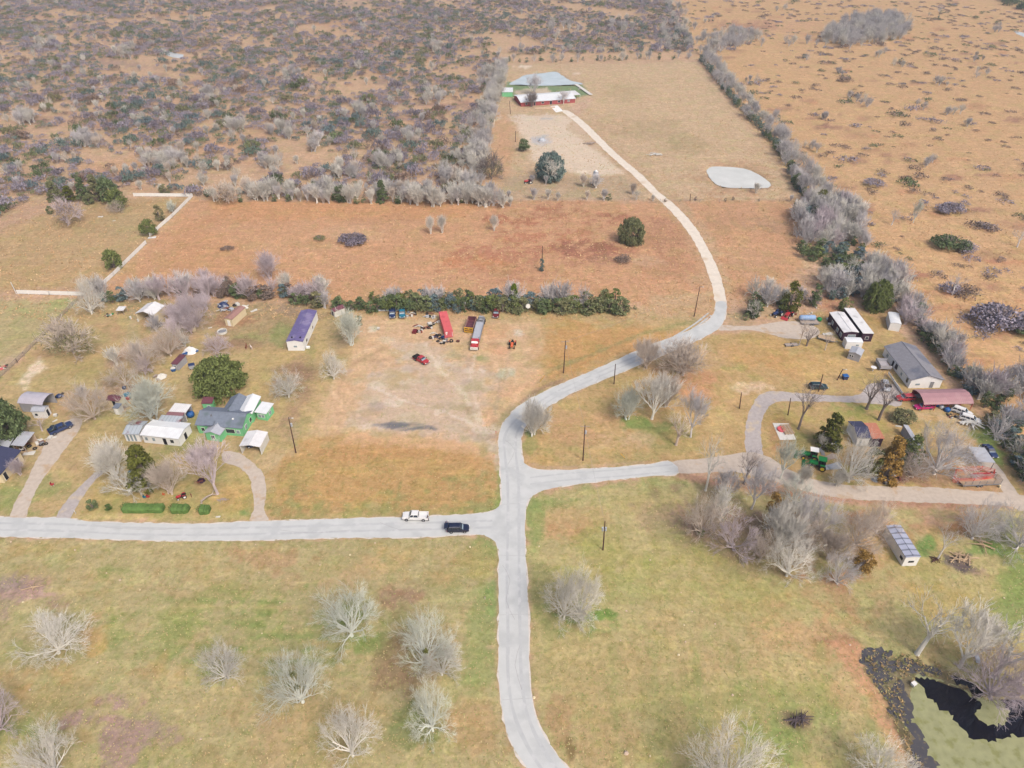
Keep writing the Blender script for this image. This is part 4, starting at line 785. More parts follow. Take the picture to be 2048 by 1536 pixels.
def fill(poly, area, mix, k, gl, seed=0):
    rnd = random.Random(seed); q = [P(*p) for p in poly]; xs = [p.x for p in q]; ys = [p.y for p in q]; A_ = abs(sum(q[i-1].x*q[i].y-q[i].x*q[i-1].y for i in range(len(q))))/2
    n = int(A_/area); t = 0
    while n > 0 and t < 99999:
        t += 1; p = Vector((rnd.uniform(min(xs), max(xs)), rnd.uniform(min(ys), max(ys)), 0))
        if inside(p, q): plant(rnd, p, rnd.choice(mix), k, None, gl); n -= 1
fill([(330,640),(430,600),(425,650),(350,720),(260,765),(200,750),(260,690)], 34, "mmbwm", .95, "in the middle of the left yards", 60); fill([(140,780),(210,790),(200,830),(130,810)], 40, "mb", .8, "left of the collapsing cream shed", 61); gA = "in the hedgerow behind the white carport"; gB = "in the long hedge behind the junk lot"; gC = "in the row behind the orange field"; gD = "in the row left of the ranch yard"
gE = "in the row behind the ranch pond"; gF = "in the slanting row right of the ranch meadow"; gG = "in the thicket behind the maroon home"; gH = "in the far grove at the top right"; gI = "in the row running to the top edge"; gJ = "in the thicket right of the grey-roofed house"; gK = "in the clump by the pale road end"
row([(190,600),(300,598),(400,592)], 2.0, 'uebwmeu', 1.2, gA, 2.2, 1); row([(400,590),(500,594),(640,600)], 1.7, 'rmremrou', 1.2, gA, 2.2, 2); row([(250,592),(560,586)], 3.4, 'mwr', .95, gA, 2, 3)
row([(600,606),(700,618),(760,624)], 1.8, 'eeoweeb', 1.2, gA, 2, 4); row([(700,655),(722,650)], 2, 'oe', .8, gB, 1, 5)
row([(760,618),(1010,622),(1245,626)], 1.5, 'eoogegooue', 1.25, gB, 1.2, 6); row([(750,606),(1240,612)], 1.9, 'gooebou', 1.2, gB, 1.4, 7); row([(1245,622),(1275,618)], 2.5, 'e', .6, gB, 1, 8)
row([(560,570),(640,590),(700,600)], 6, 'wm', .9, gA, 2, 9); row([(400,566),(470,560)], 3, 'mr', .7, gA, 3, 10)
row([(405,398),(560,400),(700,402),(860,404),(1000,406)], 2.3, 'sssbwswesob', 1.05, gC, 3, 11); row([(480,392),(1000,398)], 2.6, 'ssbwsws', 1.15, gC, 5, 12)
row([(820,408),(1020,412)], 2.6, 'wws', 1.15, gC, 3, 13); row([(1010,398),(1290,400)], 7, 'ssswbo', .8, gC, 2, 14); row([(1050,370),(1260,380)], 9, 'ssb', .9, gC, 6, 15)
row([(1290,402),(1590,404)], 9, 'rros', .45, gC, 1.5, 16); row([(1440,385),(1570,398)], 14, 's', .8, gC, 3, 17)
row([(1003,132),(990,200),(968,270),(955,330),(945,400)], 2.6, 'wbwbsu', 1.15, gD, 3.5, 18); row([(985,140),(970,210),(945,280),(930,340)], 5, 'wbwb', 1.2, gD, 6, 19)
row([(1005,124),(1200,122),(1395,116)], 4, 'uebuw', .8, gE, 3, 20); row([(1030,104),(1390,100)], 9, 'wbu', .9, gE, 8, 21)
row([(1403,120),(1440,170),(1480,218),(1525,262)], 2.4, 'uueub', 1.05, gF, 1.2, 22); row([(1415,112),(1450,160),(1495,212),(1538,258)], 3.2, 'wbwb', 1.0, gF, 2, 23)
row([(1530,268),(1565,310),(1590,360),(1604,395)], 1.8, 'ueueb', 1.1, gF, 1.3, 24); row([(1548,266),(1585,312),(1615,355),(1640,395)], 2.4, 'wbwb', 1.0, gF, 3, 25)
fill([(1592,418),(1625,398),(1668,400),(1722,440),(1728,500),(1690,500),(1600,495),(1588,460)], 10, 'wbubmuebw', 1.15, gG, 26)
fill([(1590,500),(1720,500),(1740,530),(1700,560),(1620,535),(1595,520)], 9, 'uueeg', 1.0, gG, 27)
fill([(1640,560),(1700,550),(1760,530),(1800,560),(1790,610),(1760,608),(1700,600),(1640,598)], 10, 'wubbuew', 1.15, gG, 28)
fill([(1740,530),(1770,540),(1850,640),(1880,690),(1940,720),(1925,760),(1890,745),(1850,690),(1800,640),(1790,600)], 9, 'wbmeube', 1.1, gG, 29)
fill([(1930,740),(1985,775),(2060,840),(2080,1010),(2045,960),(1985,870),(1950,800),(1915,765)], 9, 'wbmeubeue', 1.15, gJ, 30); fill([(1950,800),(1985,870),(2045,960),(2040,900),(1990,830)], 8, 'eeoue', .9, gJ, 31); fill([(2060,820),(2200,900),(2200,1050),(2080,1000)], 18, 'wbe', 1.2, gJ, 32)
fill([(1990,770),(2060,740),(2080,830),(2030,820)], 18, 'wb', 1.1, gJ, 33)
fill([(1478,640),(1500,610),(1560,600),(1640,600),(1640,614),(1600,622),(1540,620),(1500,645),(1485,650)], 10, 'uewmebg', 1.05, gK, 34); row([(1490,600),(1560,588)], 4, 'wm', 1.15, gK, 3, 35); row([(1480,642),(1500,648)], 2, 'ro', .7, gK, 1, 36)
fill([(1640,82),(1700,100),(1810,78),(1815,48),(1760,32),(1700,42),(1660,62)], 30, 'bwb', 1.35, gH, 37); fill([(1400,118),(1470,100),(1520,80),(1480,66),(1400,76)], 34, 'wbb', 1.1, gI, 38); row([(1520,90),(1650,90)], 7, 'wbb', 1.0, gH, 8, 39)
row([(1395,112),(1370,60),(1345,10),(1330,-20)], 6, 'wubb', 1.1, gI, 8, 40); row([(1350,100),(1330,50)], 9, 'wb', 1, gI, 8, 41)
fill([(1995,8),(2060,24),(2060,10),(2020,-5)], 40, 'ee', 2.0, "at the top right corner", 42)
LP0 = [P(*p) for p in [(-200,-12),(1330,-12),(1395,105),(1000,112),(985,200),(950,300),(940,392),(560,396),(400,392),(250,380),(80,392),(-60,470),(-300,520)]]
for i, (x, y) in enumerate([(690,350),(780,330),(900,360),(310,330),(350,320),(480,255),(560,270),(730,230),(590,160),(860,200),(250,110),(100,95),(60,240),(180,290),(420,200),(640,300),(820,280),(540,330),(880,100),(1240,60),(1120,60)]):
    rnd = random.Random(i); [plant(rnd, P(x+rnd.uniform(-22,22), y+rnd.uniform(-10,10)), rnd.choice('wssb'), 1.05, None, "in the scrub pasture on the left") for _ in range(10)]
rr_ = random.Random(77)
for _ in range(420):
    p = P(rr_.uniform(-60, 1380), rr_.uniform(0, 385))
    if inside(p, LP0): plant(rr_, p, rr_.choice('ssw'), .85, None, "in the scrub pasture on the left")
for i, (x, y) in enumerate([(1620,300),(1555,240),(1700,200),(1730,210),(1840,215),(1905,225),(1600,120),(1800,130),(1880,170),(1960,150),(1860,330),(1650,240),(1500,170),(1940,250),(1760,110),(1680,150),(2000,60),(1960,120),(1870,30),(1420,40),(1560,20)]):
    rnd = random.Random(i+50); [plant(rnd, P(x+rnd.uniform(-14,14), y+rnd.uniform(-6,6)), rnd.choice('wbsbu'), .75, None, "scattered in the right pasture") for _ in range(4)]
# scrub mounds
def bush(rnd, p, sc_, sp, lf, label, group, hz=1.0):
    put('bush', rnd.choice(V[sp]), p, rnd.uniform(0, 6.28) if sp != 'mat' else rnd.uniform(-.4, .4), sc_, sc_*hz, [LEAF[lf], TWIG], 'scrub_bush', label, 'bush', group)
rnd = random.Random(7); LN = {'plum':'purple-brown','russet':'reddish brown','blue':'blue-green','dark':'dark green','olive':'olive'}
LEFTPOLY = [P(*p) for p in [(-200,-12),(1330,-12),(1395,105),(1000,112),(985,200),(950,300),(940,392),(560,396),(400,392),(250,380),(80,392),(-60,470),(-300,520)]]
def density(p):
    return 0.53+0.32*math.sin(p.x*.021+p.y*.013)*math.sin(p.y*.027-p.x*.009+1)+.34*math.sin(p.x*.06+2*math.sin(p.y*.05))
CELL = {}
def free(p, d):
    c = (int(p.x//4), int(p.y//4))
    for i in (-1,0,1):
        for j in (-1,0,1):
            for q in CELL.get((c[0]+i, c[1]+j), ()):
                if (q[0]-p.x)**2+(q[1]-p.y)**2 < d*d: return False
    CELL.setdefault(c, []).append((p.x, p.y)); return True
OPEN = [([P(*q) for q in [(180,340),(520,262),(530,280),(230,360)]]), ([P(*q) for q in [(70,70),(300,88),(260,95),(60,90)]]), ([P(*q) for q in [(300,40),(560,10),(560,22),(320,52)]])]
n = 0; t = 0
while n < 8500 and t < 200000:
    t += 1; p = Vector((rnd.uniform(-640, 260), rnd.uniform(215, 800), 0))
    if not inside(p, LEFTPOLY) or rnd.random() > density(p)*1.15 or any(inside(p, o_) for o_ in OPEN) and rnd.random() < .85: continue
    if not free(p, rnd.choice((2.0, 3.0, 3.9))): continue
    n += 1; lf = rnd.choice(['plum','plum','plum','blue','blue','russet','dark','olive','plum']); s_ = rnd.uniform(.55, 1.25)*rnd.choice((1, 1.15, 1.6))
    bush(rnd, p, s_, 'mound', lf, f"{LN[lf]} scrub mound in the rough pasture left of the ranch", "scrub mounds in the left pasture", rnd.uniform(1.2,2.1))
RIGHTPOLY = [P(*p) for p in [(1350,-12),(2400,-12),(2400,700),(2048,760),(1940,700),(1840,590),(1740,480),(1640,385),(1560,260),(1420,110)]]
n = 0
while n < 1150:
    p = Vector((rnd.uniform(90, 640), rnd.uniform(140, 800), 0))
    if not inside(p, RIGHTPOLY) or rnd.random() > density(p)*1.2+.15: continue
    n += 1; lf = rnd.choice(['russet','plum','russet','russet','plum','dark']); s_ = rnd.uniform(.45, 1.5)*(1 if rnd.random() < .85 else 1.6)
    bush(rnd, p, s_, 'mat' if rnd.random() < .75 else 'mound', lf, f"low {LN[lf]} scrub mat in the right pasture", "scrub mats in the right pasture", rnd.uniform(.7,1.2))
for x, y, k, lf, lb in [(2002,650,3.4,'plum',"largest purple-brown bush clump near the right edge of the pasture"),(1968,660,1.4,'plum',"dark bush at the left foot of the largest clump"),(2046,662,2.0,'dark',"dark bush cut by the right edge beside the largest clump"),
    (1900,496,2.6,'dark',"long dark green bush clump in the right pasture"),(1930,500,1.8,'plum',"plum end of the long dark bush clump"),(1900,424,2.2,'plum',"dark bush with a bare crown in the right pasture above the long clump"),(1748,372,1.9,'plum',"dark bush near the slanting tree row"),(1900,582,1.6,'plum',"dark bush at the foot of the pale bare tree in the right pasture"),
    (706,486,2.1,'plum',"dark purple bush alone in the orange field"),(1246,522,1.3,'russet',"brown bush near the road side of the orange field"),(640,480,1.0,'olive',"olive bush left of the dark purple bush in the orange field"),(455,500,.9,'russet',"low brown bush in the left of the orange field"),(745,592,0,'plum',"")]:
    if k: bush(rnd, P(x, y), k, 'big', lf, lb, None, .9)
def low(me, keep=.3, seed=0):
    nv = len(me.vertices); co = np.empty(nv*3); me.vertices.foreach_get("co", co); co = co.reshape(-1, 3); rs = np.random.RandomState(seed)
    fs = []; mi = []; pid = []
    for n_, p in enumerate(me.polygons):
        q = p.vertices
        for i in range(1, len(q)-1): fs.append((q[0], q[i], q[i+1])); mi.append(p.material_index); pid.append(n_)
    return co, np.array(fs, np.int64), np.array(mi), np.array(pid)
def merge(name, label, cat, items, seed, frac):
    """everything past the largest 300 as one mesh"""
    vs = []; fs = []; ms = []; mats = []; off = 0; rs = np.random.RandomState(seed); cache = {}
    for (_, me, p, rz, sx, sz, mm, *_r) in items:
        if me not in cache:
            cache[me] = low(me)
        co, f, mi, pid = cache[me]; k = (rs.rand(pid.max()+1) < frac)[pid]; f2 = f[k]; m2 = mi[k]; u, inv = np.unique(f2, return_inverse=True)
        c, s_ = math.cos(rz), math.sin(rz); q = co[u]; g = 1/math.sqrt(frac)**.6
        X = (q[:,0]*c-q[:,1]*s_)*sx+p.x; Y = (q[:,0]*s_+q[:,1]*c)*sx+p.y; Z = q[:,2]*sz
        vs.append(np.stack([X, Y, Z], 1)); fs.append(inv.reshape(f2.shape)+off); off += len(u)
        for m_ in mm:
            if m_ not in mats: mats.append(m_)
        lut = np.array([mats.index(m_) for m_ in mm]); ms.append(lut[np.minimum(m2, len(mm)-1)])
    vs = np.concatenate(vs); fs = np.concatenate(fs); ms = np.concatenate(ms); me = bpy.data.meshes.new(name)
    me.vertices.add(len(vs)); me.vertices.foreach_set("co", vs.astype(np.float32).ravel()); me.loops.add(fs.size); me.loops.foreach_set("vertex_index", fs.astype(np.int32).ravel())
    me.polygons.add(len(fs)); me.polygons.foreach_set("loop_start", np.arange(0, fs.size, 3, dtype=np.int32)); me.polygons.foreach_set("material_index", ms.astype(np.int32))
    for m_ in mats: me.materials.append(m_)
    me.update(calc_edges=True); o = bpy.data.objects.new(name, me); C.objects.link(o); tag(o, label, cat, kind='stuff'); return o
STUFF = {'bush': ("distant_scrub", "mass of small scrub mounds spread over the far pastures", "scrub", .45), 'bare': ("distant_trees", "mass of small leafless trees in the far rows and groves", "trees", .4),
         'ever': ("distant_shrubs", "mass of small evergreen shrubs in the far rows", "shrubs", .5), 'sapling': ("distant_saplings", "mass of thin saplings in the far rows", "saplings", .6)}
for kind, items in POOL.items():
    items.sort(key=lambda t: -t[0])
    if kind != 'bush':                           # plants of a row: each says which one it is, counted along its row
        byl = {}
        for i, t in enumerate(items[:300]): byl.setdefault(t[8], []).append(i)
        for lb, ids in byl.items():
            ids.sort(key=lambda i: items[i][2].x/(items[i][2].y*CT+H*ST))
            for n_, i in enumerate(ids):
                words = "leftmost" if n_ == 0 else ("rightmost" if n_ == len(ids)-1 else ORD(n_+1)+" from the left,")
                if len(ids) > 1: items[i] = items[i][:8]+(words+" "+lb,)+items[i][9:]
    for (_, me, p, rz, sx, sz, mm, name, label, cat, group) in items[:300]:
        o = bpy.data.objects.new(name, me); C.objects.link(o); o.location = p; o.rotation_euler = (0,0,rz); o.scale = (sx, sx, sz); tag(o, label, cat, group)
        for i, m_ in enumerate(mm): setm(o, i, m_)
    if len(items) > 300: merge(STUFF[kind][0], STUFF[kind][1], STUFF[kind][2], items[300:], 5, STUFF[kind][3])
    print(kind, len(items))

# ---- grass tufts, reeds: uncountable
def in_poly(X, Y, poly):
    c = np.zeros(X.shape, bool); n = len(poly)
    for i in range(n):
        x0, y0 = poly[i]; x1, y1 = poly[i-1]; c ^= ((y0 > Y) != (y1 > Y)) & (X < (x1-x0)*(Y-y0)/((y1-y0) or 1e-9)+x0)
    return c
def tufts(name, label, N, box, size, mats, seed, only=None, flat=.9, keep=()):
    rs = np.random.RandomState(seed); px = rs.uniform(box[0], box[2], N); py = rs.uniform(box[1], box[3], N)
    v = (py-768)/F; t = H/(ST+v*CT); X = (px-1024)/F*t; Y = (CT-v*ST)*t; ok = np.ones(N, bool)
    for nm, o in OUTLINES:
        if nm in keep: continue
        b0, b1 = o.min(0), o.max(0); k = np.where((X > b0[0]) & (X < b1[0]) & (Y > b0[1]) & (Y < b1[1]))[0]; ok[k[in_poly(X[k], Y[k], o)]] = False
    if only is not None: ok &= in_poly(X, Y, np.array([(P(*q).x, P(*q).y) for q in only]))
    X, Y = X[ok], Y[ok]; n = len(X); B = 4; vs = np.zeros((n, B, 3, 3)); sz = rs.uniform(*size, n)
    for k in range(B):
        a = rs.uniform(0, 6.28, n); l = sz*rs.uniform(.6, 1.2, n); wv = sz*rs.uniform(.18, .4, n); hh = l*rs.uniform(.3, 1.0, n)*flat
        vs[:,k,0,0] = X-np.sin(a)*wv; vs[:,k,0,1] = Y+np.cos(a)*wv; vs[:,k,1,0] = X+np.sin(a)*wv; vs[:,k,1,1] = Y-np.cos(a)*wv; vs[:,k,2,0] = X+np.cos(a)*l; vs[:,k,2,1] = Y+np.sin(a)*l; vs[:,k,2,2] = hh
    m = n*B*3; me = bpy.data.meshes.new(name); me.vertices.add(m); me.vertices.foreach_set("co", vs.astype(np.float32).ravel()); me.loops.add(m); me.loops.foreach_set("vertex_index", np.arange(m, dtype=np.int32))
    me.polygons.add(m//3); me.polygons.foreach_set("loop_start", np.arange(0, m, 3, dtype=np.int32)); me.polygons.foreach_set("material_index", np.repeat(rs.randint(0, len(mats), n), B).astype(np.int32))
    for q in mats: me.materials.append(q)
    me.update(calc_edges=True); o = bpy.data.objects.new(name, me); C.objects.link(o); tag(o, label, "grass", kind='stuff')
tm = lambda n_, c_: mat(n_, c_, .95, .12, .4, island=.2)
TG = [tm("tuft_straw",(206,188,140)), tm("tuft_olive",(176,170,112)), tm("tuft_green",(160,166,104)), tm("tuft_tan2",(196,172,126))]; TD = [tm("tuft_tan",(214,176,132)), tm("tuft_pale",(224,192,150)), tm("tuft_ochre",(206,164,118))]
tufts("grass_tufts", "short mixed green and straw grass tufts over the near fields", 60000, (-250,600,2300,1620), (.10,.28), TG, 1)
tufts("dry_grass", "dry tan and russet grass tussocks over the far pastures", 60000, (-250,-10,2300,640), (.25,.6), TD, 2)
tufts("reeds", "dead brown reeds around the dark pond", 1500, (1700,1270,2100,1560), (.25,.6), [tm("reed_brown",(150,128,92)), tm("reed_dark",(130,118,84)), tm("reed_tan",(186,158,112)), tm("reed_olive",(128,124,80))], 3,
    [(1728,1300),(1800,1305),(1870,1325),(1940,1365),(1990,1395),(1960,1400),(1900,1368),(1835,1352),(1815,1370),(1822,1440),(1850,1500),(1890,1570),(1850,1570),(1800,1470),(1765,1400),(1738,1350)], 1.0, ('pond',))
# ================================================================ BUILDINGS
def met(name, rgb, rust=None, per=.5, depth=.12, rough=.5, axis=0, lo=.58): return mat(name, rgb, rough, .08, .8, stripe=(per, axis, depth), stain=(rust, lo, .35) if rust else None, bump=.15, spec=.4)
M = dict(
 navy=mat("navy_shingle", (66,70,100), .9, .14, 2.5, bump=.2), slate=mat("slate_shingle", (124,134,150), .9, .14, 1.6, stain=((104,118,124), .55, .4), bump=.2), grey_sh=mat("grey_shingle", (142,142,150), .9, .12, 1.4, stain=((116,120,134), .54, .22), bump=.2),
 white=mat("white_siding", (250,250,250), .7, .05, .8, stripe=(.3, 2, .06)), cream=mat("cream_wall", (232,216,180), .8, .06, 1), green=mat("green_wall", (132,212,156), .75, .07, .8, stripe=(.28, 2, .08)), palegreen=mat("yellow_green_wall", (196,206,130), .75, .07, .8),
 maroon=mat("maroon_wall", (64,36,60), .75, .12, 1, stripe=(.4, 0, .1)), red=mat("barn_red_wall", (176,90,92), .8, .1, 1, stripe=(.5, 0, .12)), grey=mat("grey_wall", (176,176,182), .8, .08, 1), tan=mat("tan_wall", (214,190,168), .85, .08, 1),
 wroof=met("white_metal_roof", (238,238,240), (206,206,208)), wclean=met("clean_white_roof", (236,240,244), None, .6, .05), galv=met("galvanised_roof", (188,192,202), (166,160,170)), lav=met("lavender_metal_roof", (196,192,204), (170,168,178)),
 purple=met("purple_metal_roof", (118,108,158), (150,140,178), .9, .3, .45, 0, .5), rust=met("rusty_roof", (150,110,116), (120,84,96), .4, .2), darkrust=met("dark_rust_roof", (120,72,84), (92,60,70), .4, .2), rose=met("rose_metal_roof", (178,136,142), (188,148,152), .5, .1),
 patch=met("patched_roof", (186,196,206), (150,96,96), .9, .25, .5, 0, .52), brown=mat("brown_roof", (168,130,122), .9, .12, 1.5), terra=mat("terracotta_roof", (196,130,106), .9, .16, 1.2, bump=.2), blueband=met("banded_blue_roof", (178,184,206), (196,190,204), 1.5, .6, .4),
 glass=mat("window_glass", (52,60,74), .12, .2, 1, spec=.7), glasslt=mat("pale_window_glass", (150,168,180), .12, .2, 1, spec=.7), trim=mat("white_trim", (252,252,250), .6, .04, 1), dark=mat("dark_opening", (34,34,44), .9, .2, 1), wood=mat("weathered_wood", (176,162,152), .9, .15, 2), tanwood=mat("tan_wood", (196,170,140), .9, .15, 2),
 conc=mat("concrete", (206,202,198), .9, .08, 1), deck=mat("grey_deck", (184,180,184), .9, .12, 1.5, stripe=(.3, 0, .15)), black=mat("black_rubber", (38,38,42), .8, .2, 2), steel=mat("grey_steel", (150,152,158), .5, .15, 1.5, metal=.2), redp=mat("red_paint", (190,56,64), .35, .06, .8, spec=.6), pinkp=mat("faded_red_paint", (226,108,116), .55, .08, .6), yel=mat("yellow_paint", (226,176,56), .6, .08, 1),
 blue=mat("blue_plastic", (44,100,168), .5, .1, 1), teal=mat("teal_paint", (40,122,150), .45, .1, 1), dblue=mat("dark_blue_paint", (34,56,104), .35, .08, 1, spec=.6), wpaint=mat("white_paint", (240,240,240), .35, .04, 1, spec=.6), jg=mat("tractor_green", (30,140,72), .45, .1, 1), jy=mat("wheel_yellow", (222,196,52), .55, .08, 1), rusty=mat("rusty_iron", (142,88,76), .85, .2, 2), blackp=mat("black_car_paint", (30,38,66), .3, .08, 1, spec=.7), dgreen=mat("dark_green_paint", (38,66,72), .35, .08, 1, spec=.6),
 pole=mat("creosote_pole", (88,62,56), .9, .2, 3), ash=mat("burnt_ash", (92,82,86), .95, .3, 2), skin=mat("skin", (190,140,116), .7, .05, 3), denim=mat("dark_trousers", (44,46,58), .9, .1, 3), shirt=mat("dark_jacket", (50,54,70), .9, .1, 3), lshirt=mat("grey_shirt", (150,154,176), .9, .1, 3), wshirt=mat("white_cap", (236,236,240), .9, .05, 3), magenta=mat("magenta_paint", (198,48,120), .35, .08, 1, spec=.6), silver=mat("silver_paint", (186,192,202), .35, .06, 1, spec=.6), tarp=mat("blue_tarp", (36,112,176), .5, .12, 2), dirtw=mat("dirty_white", (222,220,214), .8, .1, 1.5), orange=mat("orange_paint", (222,110,70), .6, .08, 1), wdec=mat("darkred_paint", (120,40,48), .5, .12, 1))
def frame3(a, b_, c, z):
    A_, B_, C_ = P(*a, z), P(*b_, z), P(*c, z); ex = (B_-A_); L_ = ex.length; ex.normalize(); ey = Vector((-ex.y, ex.x, 0)); W = (C_-A_).dot(ey); O = A_.copy()
    if W < 0: O = A_+ey*W; W = -W
    O.z = 0; return O, math.atan2(ex.y, ex.x), L_, W
def profile(kind, W, ez, rise):
    if kind == 'gable': return [(0, ez), (W/2, ez+rise), (W, ez)]
    if kind == 'arch': return [(0, ez-.5), (W*.06, ez), (W*.25, ez+rise*.62), (W*.5, ez+rise), (W*.75, ez+rise*.62), (W*.94, ez), (W, ez-.5)]
    if kind == 'barrel': return [(0, ez), (W*.12, ez+rise*.5), (W*.3, ez+rise*.88), (W*.5, ez+rise), (W*.7, ez+rise*.88), (W*.88, ez+rise*.5), (W, ez)]
    if kind == 'shed': return [(0, ez), (W, ez+rise)]
    return [(0, ez), (W, ez+.02)]
def zprof(pr, y):
    for (y0, z0), (y1, z1) in zip(pr, pr[1:]):
        if y0-1e-6 <= y <= y1+1e-6: return z0+(z1-z0)*(y-y0)/max(1e-6, y1-y0)
    return pr[-1][1]
def building(name, label, cat, a, b_, c, ez, roof, rise, wm, rm, over=.3, openings=(), walls='snwe', thick=.12, posts=False, group=None, loc=None):
    """a->b is the ridge (local x) edge of the roof at eave height, c gives its width; openings: (side, along, z0, width, height, kind)"""
    O, rz, L_, W = loc if loc else frame3(a, b_, c, ez)
    t = thing(name, label, cat, O, rz, group); pr = profile(roof, W, ez, rise)
    rb = MB(); n = len(pr); top = [[(x, y, z) for y, z in pr]+[(x, y, z-thick) for y, z in reversed(pr)] for x in (0, L_)]
    rb.loft(top); ro = rb.build("roof", M[rm] if isinstance(rm, str) else rm, t)
    if roof == 'gable':
        MB().tube([(0, W/2, ez+rise+.03), (L_, W/2, ez+rise+.03)], .07, 5).build("ridge_cap", M[rm] if isinstance(rm, str) else rm, ro)
    o = over; th = .14; wb = MB(); x0, x1, y0, y1 = o, L_-o, o, W-o
    zt = lambda y: zprof(pr, y)-thick+.02
    if 's' in walls: wb.box(x0, x1, y0, y0+th, 0, min(zt(y0), zt(y0+th)))
    if 'n' in walls: wb.box(x0, x1, y1-th, y1, 0, min(zt(y1), zt(y1-th)))
    ys = sorted(set([y0]+[y for y, z in pr if y0 < y < y1]+[y1])); shp = [(y, zt(y)) for y in ys]
    for s_, xa, xb in (('w', x0, x0+th), ('e', x1-th, x1)):
        if s_ in walls:
            poly = [(y0+th*.99, 0), (y1-th*.99, 0)]+[(min(max(y, y0+th*.99), y1-th*.99), z) for y, z in reversed(shp)]
            wb.loft([[(xa, y, z) for y, z in poly], [(xb, y, z) for y, z in poly]])
    if wb.v and walls == 'sn':
        for k_ in range(0, len(wb.v), 8): MB().add(wb.v[k_:k_+8], wb.f[:6]).build("wall", M[wm], t)
    elif wb.v: wb.build("wall", M[wm], t)
    if posts:
        k = max(2, int(L_/3)+1)
        for i in range(k):
            for yy in (y0+.05, y1-.05):
                x = x0+.08+(x1-x0-.16)*i/(k-1); MB().box(x-.06, x+.06, yy-.06, yy+.06, 0, zt(yy)-.02).build("post", M['trim'] if posts is True else M[posts], t)
    for (side, u, z0, w_, h_, kd) in openings:
        if side in 'sn':
            yy = y0 if side == 's' else y1; sg = -1 if side == 's' else 1; u0 = x0+(x1-x0)*u-w_/2
            B = lambda m_, d0, d1, fr: m_.box(u0-fr, u0+w_+fr, *sorted((yy+sg*d0, yy+sg*d1)), z0-fr, z0+h_+fr)
        else:
            xx = x0 if side == 'w' else x1; sg = -1 if side == 'w' else 1; u0 = y0+(y1-y0)*u-w_/2
            B = lambda m_, d0, d1, fr: m_.box(*sorted((xx+sg*d0, xx+sg*d1)), u0-fr, u0+w_+fr, z0-fr, z0+h_+fr)
        f = B(MB(), -.02, .04, .09).build("door_frame" if kd in ('door', 'gate') else "window", M['trim'], t)
        B(MB(), .0, .07, 0).build({'win':'pane','winl':'pane','door':'door','gate':'door','dark':'opening','wdoor':'door'}[kd], M[{'win':'glass','winl':'glasslt','door':'dark','gate':'steel','dark':'dark','wdoor':'trim'}[kd]], f)
    return t
B = building
def shed_on(t, name, m_, *boxes):
    mb = MB()
    for q in boxes: mb.box(*q)
    return mb.build(name, M[m_], t)
# --- settlement on the left
B("pole_barn", "open barn with lavender-grey metal roof behind the left live oak", "barn", (34,806),(84.5,810),(48,782), 3.0, 'barrel', 1.0, 'grey', 'lav', .2, (), 'sn', posts='steel')
t = B("camper_shed", "small white shed with a blue-grey roof patch below the lavender-roofed barn", "shed", (60,823),(88,823),(62,811), 2.4, 'gable', .5, 'white', 'galv', .15, [('s',.3,.9,.7,.7,'win'),('e',.5,.1,.8,1.9,'door')])
B("lean_to", "grey lean-to roof crossing in front of the left live oak", "shelter", (21,890),(47,892),(48,866), 2.6, 'shed', .6, 'tan', 'galv', .2, (), 'n', posts='wood')
B("lean_to", "pale lean-to roof at the left edge touching the navy-roofed house", "shelter", (-14,900),(14,899),(-6,880), 2.5, 'shed', .5, 'tan', 'galv', .2, (), 'n', posts='wood')
B("house", "cream house with navy roof cut by the left edge", "house", (0,950),(43,900),(-50,905), 2.9, 'gable', 1.5, 'cream', 'navy', .35, [('s',.72,.9,1.5,1.2,'win'),('s',.45,1.0,.8,1.0,'winl'),('s',.15,.1,.95,2.05,'door'),('e',.5,1,1,1,'win')])
B("shed", "collapsing cream shed with brown roof beside the little white hut", "shed", (212,800),(238,803),(212,787), 2.2, 'gable', .6, 'cream', 'darkrust', .2, [('s',.5,.1,.9,1.8,'door')])
B("privy", "tiny white hut with a blue-grey roof leaning against the cream shed", "hut", (224,816),(236,817),(226,806), 2.2, 'shed', .2, 'dirtw', 'slate', .1, [('s',.5,.1,.6,1.7,'wdoor')])
B("hut", "rusty-roofed grey hut among the junk below the bare trees", "hut", (341,727),(354,729),(356,709), 2.2, 'shed', .3, 'grey', 'darkrust', .15, [('s',.5,.8,.8,.6,'win')])
B("carport", "white arched carport open at its front by the fence corner", "carport", (306,631),(330,611),(272,625), 3.0, 'gable', 1.1, 'cream', 'wroof', .1, (), 'sn', posts=False)
B("pavilion", "low white-roofed shelter left of the arched carport", "shelter", (231,621),(246,621),(236,613), 1.8, 'shed', .1, 'wood', 'wroof', .1, (), '', posts='wood')
B("shed", "narrow cream shed with faded pink roof beside a white junk heap", "shed", (447,637),(475,612),(463,640), 2.6, 'gable', .4, 'cream', 'brown', .12, [('w',.5,.1,.8,1.9,'wdoor')])
t = B("mobile_home", "long white mobile home with a striped purple metal roof", "mobile home", (571.4,683),(602,620.6),(604.6,685.5), 3.3, 'gable', .5, 'white', 'purple', .12, [('s',.2,1,1.2,.9,'win'),('s',.62,1,.8,.8,'win'),('n',.2,1,1.2,.8,'win'),('s',.45,.2,.9,2,'wdoor'),('w',.5,1.2,1.0,.6,'winl')])
for x_ in (3.0, 3.2): pass
shed_on(t, "roof_vent", 'dark', (1.5,1.9,.9,1.3,3.6,3.85), (1.5,1.9,3.4,3.8,3.6,3.85)); shed_on(t, "step", 'trim', (1.2,2.1,-1.1,-.1,0,.45))
B("shed", "small shed with dark red roof and white front at the hedge foot", "shed", (668,624),(690,615),(663,617), 2.2, 'gable', .6, 'dirtw', 'darkrust', .15, [('w',.5,.1,.8,1.7,'door')])
